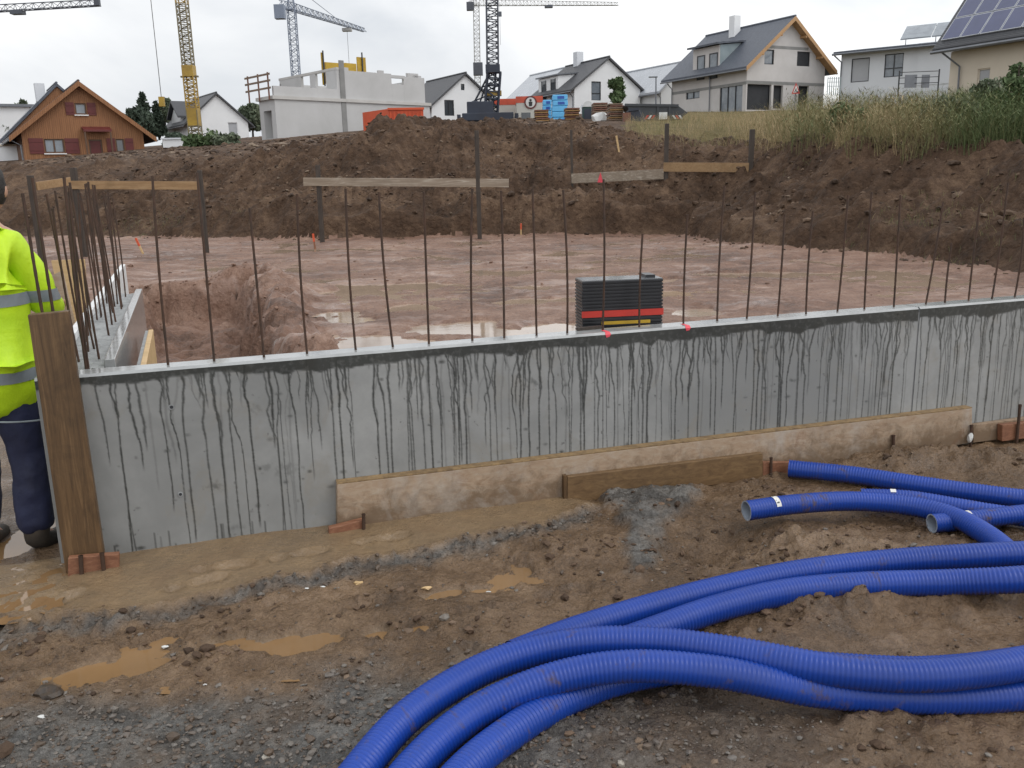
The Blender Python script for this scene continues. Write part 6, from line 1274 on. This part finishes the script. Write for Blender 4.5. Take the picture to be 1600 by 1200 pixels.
# orange container: near end face towards us, side receding to the left
e0 = D(607, 170, 60); e1 = D(661, 168, 60); ang = 0.12; zt_ = e0[2]; wC = float(e1[0] - e0[0]); zb_ = min(gz(e0[0], 60), zt_ - 2.2)
rt = empty('orange_container', ((e0[0] + e1[0]) / 2, 60, zb_), 'bright orange skip container half buried behind the dark mound', 'container')
R_ = np.array([math.cos(ang), math.sin(ang), 0]); B_ = np.array([-math.sin(ang) - 0.18, math.cos(ang), 0]); B_ /= np.linalg.norm(B_); B_ = np.array([-0.62, 0.78, 0])
o = np.array([e0[0], 60, zb_]); Hc = zt_ - zb_
MB().prism([o, o + R_ * wC, o + R_ * wC + Z3 * Hc, o + Z3 * Hc], B_ * 3.4).build('hull', M['orange_box'], rt)
for k in range(9): block_at('rib', 'orange_box', o + R_ * (wC * (k + 0.5) / 9) + Z3 * (Hc / 2 - 0.05) - np.array([0, 0.05, 0]), (0.09, 0.10, Hc - 0.25), ang, rt)
block_at('top_rim', 'orange_box', o + R_ * wC / 2 + Z3 * (Hc - 0.02) - np.array([0, 0.04, 0]), (wC + 0.12, 0.16, 0.14), ang, rt); block_at('sill_plate', 'white_flat', o + R_ * wC * 0.55 + Z3 * (Hc - 0.93) - np.array([0, 0.13, 0]), (0.9, 0.03, 0.3), ang, rt)
# white site containers with red band
for (pa, pb, pt, Yc, lab, sign_) in ((770, 806, 155, 66, 'white site container with red top band next to the dark crane', False), (806, 848, 151, 63, 'white site container with red top band and a round prohibition sign', True)):
    a_ = D(pa, pt, Yc); b_ = D(pb, pt, Yc); zt_ = a_[2]; w_ = float(b_[0] - a_[0]) - 0.03; zb_ = zt_ - 2.55; c_ = np.array([(a_[0] + b_[0]) / 2, Yc + 1.2, (zt_ + zb_) / 2])
    rt = empty('site_container', (c_[0], c_[1], zb_), lab, 'container', 'site containers'); block_at('body', 'site_white', c_, (w_, 2.4, 2.55), 0.0, rt, 0.03)
    block_at('red_band', 'site_red', (c_[0], c_[1], zt_ - 0.20), (w_ + 0.04, 2.44, 0.42), 0.0, rt)
    dx_ = -0.25 if sign_ else 0.15; block_at('window', 'glass', (c_[0] + dx_, Yc - 0.012, zt_ - 1.45), (0.62, 0.03, 0.8), 0.0, rt); block_at('rail', 'crane_dark', (c_[0] + dx_, Yc - 0.06, zt_ - 1.75), (1.3, 0.04, 0.05), 0.0, rt)
    if sign_:
        sc_ = D(829, 160, Yc - 0.05); n = 28
        sg = empty('round_sign', sc_, 'round red-ringed prohibition sign on the white site container', 'sign')
        for nm_, r0_, r1_, mt_ in (('sign_face', 0.0, 0.34, 'white_flat'), ('sign_ring', 0.33, 0.42, 'shutter')):
            m = MB()
            if r0_ == 0: m.add([sc_ + np.array([r1_ * math.cos(2 * math.pi * k / n), -0.01, r1_ * math.sin(2 * math.pi * k / n)]) for k in range(n)], [tuple(range(n))])
            else:
                V_ = [sc_ + np.array([rr * math.cos(2 * math.pi * k / n), -0.02, rr * math.sin(2 * math.pi * k / n)]) for rr in (r0_, r1_) for k in range(n)]; m.add(V_, [(k, (k + 1) % n, n + (k + 1) % n, n + k) for k in range(n)])
            m.build(nm_, M[mt_], sg, fixn=False)
        hd = sc_ + np.array([0, -0.03, 0.14]); m = MB().add([hd + 0.085 * np.array([math.cos(2 * math.pi * k / 14), 0, math.sin(2 * math.pi * k / 14)]) for k in range(14)], [tuple(range(14))]); m.build('pictogram_head', M['sign_black'], sg, fixn=False)
        MB().add([sc_ + np.array(q) for q in ((-0.13, -0.03, 0.04), (0.13, -0.03, 0.04), (0.10, -0.03, -0.24), (-0.10, -0.03, -0.24))], [(0, 1, 2, 3)]).build('pictogram_body', M['sign_black'], sg, fixn=False)
def ORD(i, n):
    return 'topmost ' if i == n - 1 else 'lowest ' if i == 0 else ['second', 'third', 'fourth', 'fifth', 'sixth', 'seventh', 'eighth', 'ninth', 'tenth', 'eleventh', 'twelfth', 'thirteenth', 'fourteenth'][n - 2 - i] + ' from top, '
# blue insulation packs: two stacks
def pack(c, sx, sy, sz, ang, lab, prn):
    rt = empty('insulation_pack', (c[0], c[1], c[2] - sz / 2), lab, 'pack', 'blue insulation packs'); block_at('wrapped_block', 'pack_blue', c, (sx, sy, sz), ang, rt, 0.04)
    if prn: block_at('print', 'pack_print', (c[0] + 0.05, c[1] - sy / 2 - 0.006, c[2]), (sx * 0.45, 0.012, sz * 0.5), 0.0, rt)
for (pa, pb, pt, pbm, nn, Yc, lab) in ((863, 887, 148, 192, 5, 55.0, 'blue wrapped pack in the taller blue stack'), (848, 862, 156, 190, 4, 57.0, 'blue wrapped pack in the shorter blue stack')):
    a_ = D(pa, pt, Yc); b_ = D(pb, pbm, Yc); hz = (a_[2] - b_[2]) / nn
    for k in range(nn): pack(np.array([(a_[0] + b_[0]) / 2 + random.uniform(-0.03, 0.03), Yc + 0.5, b_[2] + hz * (k + 0.5)]), b_[0] - a_[0], 1.0, hz - 0.01, 0.0, ORD(k, nn) + lab, k in (0, nn - 1, nn - 2))
    zb_ = gz(a_[0], Yc)
    if b_[2] > zb_ + 0.05: tag(block_at('timber_base', 'pallet_wood', ((a_[0] + b_[0]) / 2, Yc + 0.5, (b_[2] + zb_) / 2 - 0.02), (b_[0] - a_[0], 1.0, b_[2] - zb_ + 0.04), 0.0, None), 'timber bearer carrying a stack of blue packs near Y%d' % int(Yc) if False else ('timber bearer under the taller stack of blue packs' if nn == 5 else 'timber bearer under the shorter stack of blue packs'), 'bearer')
# stacks of boards and formwork panels
def stack(pa, pb, pt, pbm, nn, Yc, mats, lab, nm_='wooden_pallet', dep=1.2):
    a_ = D(pa, pt, Yc); b_ = D(pb, pbm, Yc); zb_ = min(b_[2], gz(a_[0], Yc) + 0.0); hz = (a_[2] - b_[2]) / nn; k = 0; z = b_[2]
    while z > zb_ + 0.01 or k == 0: z -= hz; k += 1
    tot = nn + k
    for i in range(tot):
        w_ = (b_[0] - a_[0]) * random.uniform(0.94, 1.0); c = ((a_[0] + b_[0]) / 2 + random.uniform(-0.03, 0.03), Yc + dep / 2 + random.uniform(-0.03, 0.03), z + hz * (i + 0.5))
        rt = empty(nm_, (c[0], c[1], c[2] - hz / 2), ORD(i, tot) + lab, 'pallet', lab.split(' in ')[-1] if ' in ' in lab else lab)
        block_at('sheet', mats[i % len(mats)], c, (w_, dep, hz * 0.62), random.uniform(-0.03, 0.03), rt)
        for s_ in (-0.42, 0.0, 0.42): block_at('bearer', 'pallet_wood', (c[0] + s_ * w_, c[1], c[2] - hz * 0.40), (0.12, dep * 0.96, hz * 0.19), 0.0, rt)
stack(927, 950, 160, 179, 6, 50.0, ['pallet_red', 'pallet_wood', 'pallet_red'], 'red brown pallet in the stack beside the portable toilet')
stack(952, 974, 161, 197, 12, 47.0, ['pallet_wood', 'pallet_gold', 'pallet_wood', 'pallet_red'], 'weathered pallet in the tall stack beside the dark skip')
stack(883, 906, 168, 184, 5, 52.0, ['pallet_gold', 'pallet_red'], 'yellow brown pallet in the low stack beside the blue packs')
stack(836, 858, 171, 180, 3, 50.0, ['pallet_gold', 'pallet_red'], 'yellow brown pallet in the low stack below the round sign')
a_ = D(938, 187, 48.5); lump('white_sack', (a_[0], 48.5, a_[2] - 0.05), (0.48, 0.4, 0.42), M['white_flat'], 'white bulk sack in front of the red brown panel stack', 'sack', seed=11)
# portable toilet
a_ = D(911, 167, 54); b_ = D(926, 190, 54); zb_ = min(b_[2], gz(a_[0], 54)); w_ = float(b_[0] - a_[0]) ; c_ = np.array([(a_[0] + b_[0]) / 2, 54.5, 0])
rt = empty('portable_toilet', (c_[0], c_[1], zb_), 'dark green portable toilet with white domed roof', 'toilet'); block_at('cabin', 'toilet_green', (c_[0], c_[1], (a_[2] + zb_) / 2), (w_, 1.0, a_[2] - zb_), 0.0, rt, 0.03)
n = 10; MB().prism([(c_[0] - w_ * 0.56, c_[1] - 0.55, a_[2])] + [(c_[0] - w_ * 0.54 * math.cos(math.pi * k / n), c_[1] - 0.55, a_[2] + 0.05 + 0.26 * math.sin(math.pi * k / n)) for k in range(n + 1)] + [(c_[0] + w_ * 0.56, c_[1] - 0.55, a_[2])], (0, 1.1, 0)).build('roof', M['toilet_white'], rt)
block_at('door', 'crane_dark', (c_[0] - 0.02, c_[1] - 0.512, (a_[2] + zb_) / 2 - 0.05), (w_ * 0.7, 0.02, (a_[2] - zb_) * 0.86), 0.0, rt); block_at('side_panel', 'toilet_white', (c_[0] + w_ * 0.44, c_[1] - 0.513, (a_[2] + zb_) / 2), (w_ * 0.1, 0.02, (a_[2] - zb_) * 0.95), 0.0, rt)
# anthracite skip (trapezoid) and a dark tilted one in front of it
def skip(label, pix, Yc, dep, mat, extra):
    P = [D(px, py, Yc) for px, py in pix]; rt = empty('skip_container', P[0], label, 'skip', 'dark waste skips'); MB().prism(P, (0, dep, 0)).build('hull', M[mat], rt, 0.03)
    top_ = sorted(P, key=lambda q: -q[2])[:2]; MB().beam(top_[0] + (0, -0.03, 0), top_[1] + (0, -0.03, 0), 0.1, 0.12).build('rim', M[mat], rt)
    if extra:
        c = D(1036, 181, Yc - 0.04); block_at('white_plate', 'white_flat', c, (0.42, 0.03, 0.34), 0.0, rt)
        for px in (1028, 1046): q = D(px, 178, Yc - 0.03); block_at('stiffener', mat, q, (0.10, 0.06, 0.75), 0.0, rt)
        for k, px in enumerate((1010, 1015, 1020, 1054, 1059, 1064)):
            q = D(px, 183, Yc - 0.03); s_ = 1 if px < 1036 else -1
            MB().add([q + np.array([-0.10 * s_, 0, -0.09]), q + np.array([0.0, 0, -0.09]), q + np.array([0.13 * s_, 0, 0.09]), q + np.array([0.03 * s_, 0, 0.09])], [(0, 1, 2, 3)]).build('warning_stripe', M['white_flat'] if k % 2 else M['stripe_red'], rt, fixn=False)
    return rt
skip('anthracite waste skip with white plate and warning stripes', [(1000, 188), (1062, 187), (1075, 176), (1060, 165), (976, 164)], 46.0, 1.9, 'skip', True)
skip('black tilted skip in front of the anthracite one', [(986, 198), (1012, 194), (998, 170), (982, 172)], 43.5, 1.0, 'crane_dark', False)
a_ = D(979, 187, 43.3); tag(block_at('timber_offcut', 'pallet_red', a_, (0.35, 0.3, 0.62), 0.0, None), 'red brown timber piece between the panel stack and the black skip', 'timber')
# street lamp and roadworks sign
a_ = D(1025, 165, 58); t_ = D(1025, 121, 58); zb_ = gz(a_[0], 58); rt = empty('street_lamp', (a_[0], 58, zb_), 'slim grey street lamp in front of the pale-roofed house', 'street lamp')
MB().tube([(a_[0], 58, zb_ - 0.1), t_], [0.06, 0.04], 8).build('pole', M['gutter'], rt); MB().box(t_ + np.array([-0.18, 0, 0.03]), (0.55, 0.2, 0.07)).build('lamp_head', M['gutter'], rt, 0.02)
Ys = 40.0; T = [D(1237, 147, Ys), D(1250, 146, Ys), D(1244, 129, Ys)]; cT = sum(T) / 3; rt = empty('warning_sign', (cT[0], Ys, gz(cT[0], Ys)), 'red-bordered triangular roadworks sign rising above the weeds', 'sign')
MB().prism(T, (0, 0.03, 0)).build('red_border', M['stripe_red'], rt); MB().prism([cT + (p - cT) * 0.66 - np.array([0, 0.012, 0]) for p in T], (0, 0.008, 0)).build('white_field', M['white_flat'], rt)
MB().add([cT + np.array(q) for q in ((-0.03, -0.02, 0.05), (0.01, -0.02, 0.07), (0.02, -0.02, -0.03), (0.05, -0.02, -0.09), (0.02, -0.02, -0.09), (-0.01, -0.02, -0.03), (-0.05, -0.02, -0.09), (-0.08, -0.02, -0.09), (-0.03, -0.02, 0.0))], [tuple(range(9))]).build('worker_pictogram', M['sign_black'], rt, fixn=False)
MB().add([cT + np.array(q) for q in ((0.03, -0.02, -0.10), (0.12, -0.02, -0.10), (0.075, -0.02, -0.02))], [(0, 1, 2)]).build('heap_pictogram', M['sign_black'], rt, fixn=False)
MB().tube([(cT[0], Ys + 0.05, gz(cT[0], Ys) - 0.1), (cT[0], Ys + 0.05, T[2][2])], 0.025, 6).build('post', M['gutter'], rt)
# garden fences by the right houses
def fence(label, pts, hgt, mat, sp=1.2, mid=True):
    rt = empty('garden_fence', pts[0], label, 'fence')
    for a_, b_ in zip(pts[:-1], pts[1:]):
        L_ = np.linalg.norm(b_ - a_); n = max(1, int(L_ / sp))
        for k in range(n + 1): p = a_ + (b_ - a_) * k / n; MB().tube([p - Z3 * 0.5, p + Z3 * hgt], 0.035, 5).build('post', M[mat], rt)
        for z_ in (0.15, hgt * 0.55, hgt - 0.08): MB().tube([a_ + Z3 * z_, b_ + Z3 * z_], 0.016, 4).build('rail', M[mat], rt)
    return rt
f0 = D(1404, 136, 45); f1 = D(1466, 134, 44); fe = fence('dark metal garden fence with grey screens below the pale grey house', [f0, f1], 0.75, 'frame_dark', 0.95)
for (pa, pb) in ((1414, 1432), (1440, 1452)): p = D((pa + pb) / 2, 127, 44.6); block_at('screen_panel', 'gutter', p, ((pb - pa) * 44.6 / F, 0.02, 0.6), 0.0, fe)
f0 = D(1293, 138, 70); f1 = D(1313, 138, 68); fence('glass-like pale railing between the unfinished house and the pale grey house', [f0, f1], 0.8, 'zinc', 0.3)

# ================================================================== TREES, SHRUBS, WEEDS
def leaf_cloud(name, mat, centers, rad, n, size, parent, seed=0, tint0=0.2, tint1=1.0, flat=1.0):
    r = np.random.default_rng(seed); k = r.integers(0, len(centers), n); C = np.asarray(centers, float)[k]; R_ = np.asarray(rad, float)[k]
    d = r.normal(0, 1, (n, 3)); d /= np.linalg.norm(d, axis=1)[:, None]; rr = R_ * r.uniform(0.25, 1.0, n) ** 0.5; P = C + d * rr[:, None] * np.array([1, 1, flat])
    a = r.normal(0, 1, (n, 3)); a /= np.linalg.norm(a, axis=1)[:, None]; b = np.cross(a, r.normal(0, 1, (n, 3))); b /= np.linalg.norm(b, axis=1)[:, None]
    s_ = size * r.uniform(0.6, 1.4, n)[:, None]; Q = np.stack([P - a * s_, P + b * s_ * 0.5, P + a * s_, P - b * s_ * 0.5], 1).reshape(-1, 3)
    t = np.clip(tint0 + (tint1 - tint0) * r.uniform(0, 1, n) * (0.4 + 0.6 * r.uniform(0, 1, len(centers))[k]), 0, 1)
    return np_mesh(name, Q, np.arange(4 * n).reshape(-1, 4), mat, parent, False, {'tint': np.repeat(t, 4)})
def tree(label, base, H_, W_, mat, n=1800, size=0.18, seed=0, conifer=False, name='tree', group=None, trunk_h=0.3, cat='tree'):
    r = np.random.default_rng(seed + 100); base = np.asarray(base, float); rt = empty(name, base, label, cat, group); top_ = base + np.array([0, 0, H_])
    bm_ = MB(); bm_.tube([base - Z3 * 0.3, base + Z3 * H_ * 0.5 + np.array([r.uniform(-.05, .05) * H_, 0, 0]), top_ - Z3 * H_ * 0.08], [0.035 * H_, 0.022 * H_, 0.006 * H_], 7); bm_.build('trunk', M['bark'], rt)
    cs_, rs_ = [], []
    if conifer:
        for i in range(16):
            t = i / 15; z = H_ * (0.1 + 0.9 * t); w = W_ * 0.5 * (1 - t) ** 0.8 + 0.05
            for k in range(4 if t < 0.75 else 2):
                an = r.uniform(0, 6.28); cs_.append(base + np.array([w * 0.65 * math.cos(an), w * 0.65 * math.sin(an), z])); rs_.append(w * 0.45 + 0.08)
    else:
        for i in range(16):
            an = r.uniform(0, 6.28); u_ = r.uniform(-1, 1); rr = r.uniform(0.2, 0.75); c = base + np.array([W_ * 0.5 * rr * math.cos(an) * math.sqrt(1 - u_ * u_ * 0.6), W_ * 0.5 * rr * math.sin(an), H_ * (trunk_h + (1 - trunk_h) * 0.5) + u_ * H_ * (1 - trunk_h) * 0.36]); cs_.append(c); rs_.append(W_ * r.uniform(0.13, 0.26))
            if i < 6: MB().tube([base + Z3 * H_ * (0.25 + 0.04 * i), c], [0.012 * H_, 0.004 * H_], 5).build('limb', M['bark'], rt)
    leaf_cloud('crown', mat, cs_, rs_, n, size, rt, seed, flat=0.6 if conifer else 0.9); return rt
def tbase(px, py, Y): p = D(px, py, Y); return p
def tree_px(label, px, top, bot, wpx, Y, mat, **k):
    b_ = D(px, bot, Y); t_ = D(px, top, Y); H_ = float(t_[2] - b_[2]); return tree(label, b_, H_, wpx * Y / F, M[mat], **k)
tree_px('pointed dark spruce behind the larch house', 229, 147, 215, 34, 108, 'leaf_dark', n=2600, size=0.30, seed=1, conifer=True, name='spruce_tree')
tree_px('dark spruce beside the hanging hoist cable', 249, 160, 215, 22, 110, 'leaf_dark', n=1500, size=0.28, seed=2, conifer=True, name='spruce_tree')
tree_px('rounded dark tree behind the hoist cable', 260, 150, 212, 28, 118, 'leaf_grey', n=2200, size=0.30, seed=3)
tree_px('broad dark tree against the gable of the larch house', 215, 168, 222, 46, 104, 'leaf_dark', n=2600, size=0.30, seed=4)
tree_px('bushy tree between the white gable and the building shell', 396, 163, 222, 50, 112, 'leaf_grey', n=2600, size=0.30, seed=5)
tree_px('low dark tree left of the building shell', 365, 178, 226, 46, 118, 'leaf_mid', n=2000, size=0.28, seed=6)
tree_px('dark tree left of the larch house eaves', 8, 170, 232, 46, 100, 'leaf_grey', n=2200, size=0.30, seed=7)
tree_px('faint tree top above the white flat roof', 38, 156, 200, 26, 125, 'leaf_grey', n=1400, size=0.3, seed=8)
tree_px('small dense green tree standing before the white gable', 962, 120, 172, 30, 66, 'leaf_mid', n=2600, size=0.16, seed=9, trunk_h=0.15)
for k, (px, top, bot, w_, Yq, lab, mt_) in enumerate(((322, 208, 240, 60, 60, 'green bush at the foot of the yellow crane', 'leaf_mid'), (355, 210, 242, 46, 58, 'grey green bush beside the white sheet near the yellow crane', 'leaf_grey'), (275, 205, 238, 36, 80, 'dark hedge bush under the white gabled house', 'leaf_dark'), (300, 212, 240, 30, 70, 'low bush in front of the crane ballast', 'leaf_mid'))):
    tree_px(lab, px, top, bot, w_, Yq, mt_, n=1500, size=0.16, seed=20 + k, trunk_h=0.0, name='bush', cat='bush')
a_ = D(346, 235, 57); tag(MB().prism([a_, a_ + np.array([0.9, 0, 0.05]), a_ + np.array([1.0, 0.2, 0.35]), a_ + np.array([0.3, 0.2, 0.15])], (0, 0.5, 0.02)).build('white_sheet', M['white_flat']), 'crumpled white sheet lying by the bushes at the yellow crane', 'sheet')
tag(MB().prism([D(262, 236, 60), D(296, 228, 60), D(297, 231, 60), D(263, 240, 60)], (0, 0.6, 0)).build('timber_pile', M['pallet_wood']), 'pile of pale timber at the foot of the yellow crane', 'timber')
for k, (px, top, bot, w_, Yq, lab, mt_) in enumerate(((1320, 158, 226, 70, 21.0, 'dark green bush at the left of the weeds', 'leaf_mid'), (1580, 92, 226, 80, 18.5, 'tall dark green shrub under the solar house', 'leaf_mid'), (1478, 150, 226, 90, 19.5, 'broad green bush in the middle of the weeds', 'leaf_grey'), (1540, 120, 222, 60, 22.0, 'grey green shrub before the cream wall', 'leaf_grey'))):
    b_ = D(px, bot, Yq); b_[2] = height(b_[0], b_[1]); t_ = D(px, top, Yq); tree(lab, b_, float(t_[2] - b_[2]), w_ * Yq / F, M[mt_], n=3600, size=0.05, seed=40 + k, trunk_h=0.0, name='bush', cat='bush')
def weeds(name, n, sampler, hmin, hmax, seed, leafy):
    """stems with narrow leaves and a seed head, one joined mass"""
    r = np.random.default_rng(seed); x, y, tint, hs = sampler(r, n); m = len(x); z = heights(x, y); Hh = r.uniform(hmin, hmax, m) * hs
    lean = r.normal(0, 0.32, (m, 2)); w = 0.0025 + 0.0025 * r.uniform(0, 1, m); vs, fs, tt = [], [], []; base = 0
    a = r.uniform(0, math.pi, m); dx, dy = np.cos(a), np.sin(a)
    for seg in range(3):
        t0, t1 = seg / 3.0, (seg + 1) / 3.0
        def pt(t, s_): 
            ww = w * (1 - 0.7 * t) * s_
            return np.stack([x + lean[:, 0] * Hh * t * t + dx * ww, y + lean[:, 1] * Hh * t * t + dy * ww, z - 0.03 + Hh * t], -1)
        Q = np.stack([pt(t0, -1), pt(t0, 1), pt(t1, 1), pt(t1, -1)], 1).reshape(-1, 3); vs.append(Q); fs.append(np.arange(base, base + 4 * m).reshape(-1, 4)); base += 4 * m; tt.append(np.repeat(tint, 4))
    for l in range(leafy):
        t = r.uniform(0.08, 0.98, m); P = np.stack([x + lean[:, 0] * Hh * t * t, y + lean[:, 1] * Hh * t * t, z - 0.03 + Hh * t], -1); an = r.uniform(0, 6.28, m); ll = Hh * r.uniform(0.05, 0.16, m); dr = np.stack([np.cos(an) * ll, np.sin(an) * ll, ll * r.uniform(-0.2, 0.9, m)], -1); sd_ = np.stack([-np.sin(an), np.cos(an), 0 * an], -1) * (ll * 0.07)[:, None]
        Q = np.stack([P, P + dr * 0.5 + sd_, P + dr, P + dr * 0.5 - sd_], 1).reshape(-1, 3); vs.append(Q); fs.append(np.arange(base, base + 4 * m).reshape(-1, 4)); base += 4 * m; tt.append(np.repeat(np.clip(tint + r.normal(0, 0.12, m), 0, 1), 4))
    return tag(np_mesh(name, np.concatenate(vs), np.concatenate(fs), M['weed'], None, False, {'tint': np.concatenate(tt)}), kind='stuff')
def bear(px): r_ = ray(px, 200); return r_[0] / r_[1]
def samp_tall(r, n):
    y = 16.5 + 15.5 * r.uniform(0, 1, n) ** 1.3; b_ = r.uniform(bear(1140), bear(1720), n); x = b_ * y; zt, mk, I = terrain(x, y)
    px_ = (b_ - bear(1140)) / (bear(1600) - bear(1140)); keep = (I['s'] > I['dc'] - 0.35 + 0.3 * fbm(x, y, 2)) & (r.uniform(0, 1, n) < 0.25 + 0.75 * sstep(0.0, 0.25, px_))
    g = fbm(x * 0.45 + 7, y * 0.45, 3); tint = np.clip(0.52 - 0.55 * g - 0.45 * sstep(0.40, 0.95, px_) + r.normal(0, 0.15, n) + 0.35 * (sstep(0.35, 0.0, px_)), 0, 1); hs = (0.45 + 0.55 * sstep(0.0, 0.3, px_)) * (0.75 + 0.4 * (0.5 + g * 0.5))
    return x[keep], y[keep], tint[keep], hs[keep]
weeds('tall_weeds', 26000, samp_tall, 0.30, 1.10, 5, 6)
def samp_short(r, n):
    y = 18 + 40 * r.uniform(0, 1, n) ** 1.4; b_ = r.uniform(bear(960), bear(1720), n); x = b_ * y; zt, mk, I = terrain(x, y); keep = (I['s'] > I['dc'] - 0.2) & (x / y > 0.13)
    g = fbm(x * 0.5, y * 0.5, 3); tint = np.clip(0.72 - 0.4 * g + r.normal(0, 0.15, n), 0, 1); return x[keep], y[keep], tint[keep], (0.6 + 0.4 * r.uniform(0, 1, n))[keep]
weeds('meadow_grass', 26000, samp_short, 0.22, 0.55, 6, 2)
def samp_tuft(r, n):
    pts = [tuple(march(px, py)[:2]) for px, py in ((190, 352), (215, 350), (240, 348), (260, 350), (1390, 335), (1440, 337), (1490, 338), (1540, 345), (1590, 350), (1240, 212), (1280, 232), (380, 330))]; k = r.integers(0, len(pts), n); P = np.array(pts)[k] + r.normal(0, 1, (n, 2)) * np.array([0.45, 0.18])
    return P[:, 0], P[:, 1], np.clip(0.35 + r.normal(0, 0.2, n), 0, 1), np.ones(n)
weeds('grass_tufts', 1100, samp_tuft, 0.05, 0.15, 8, 2)
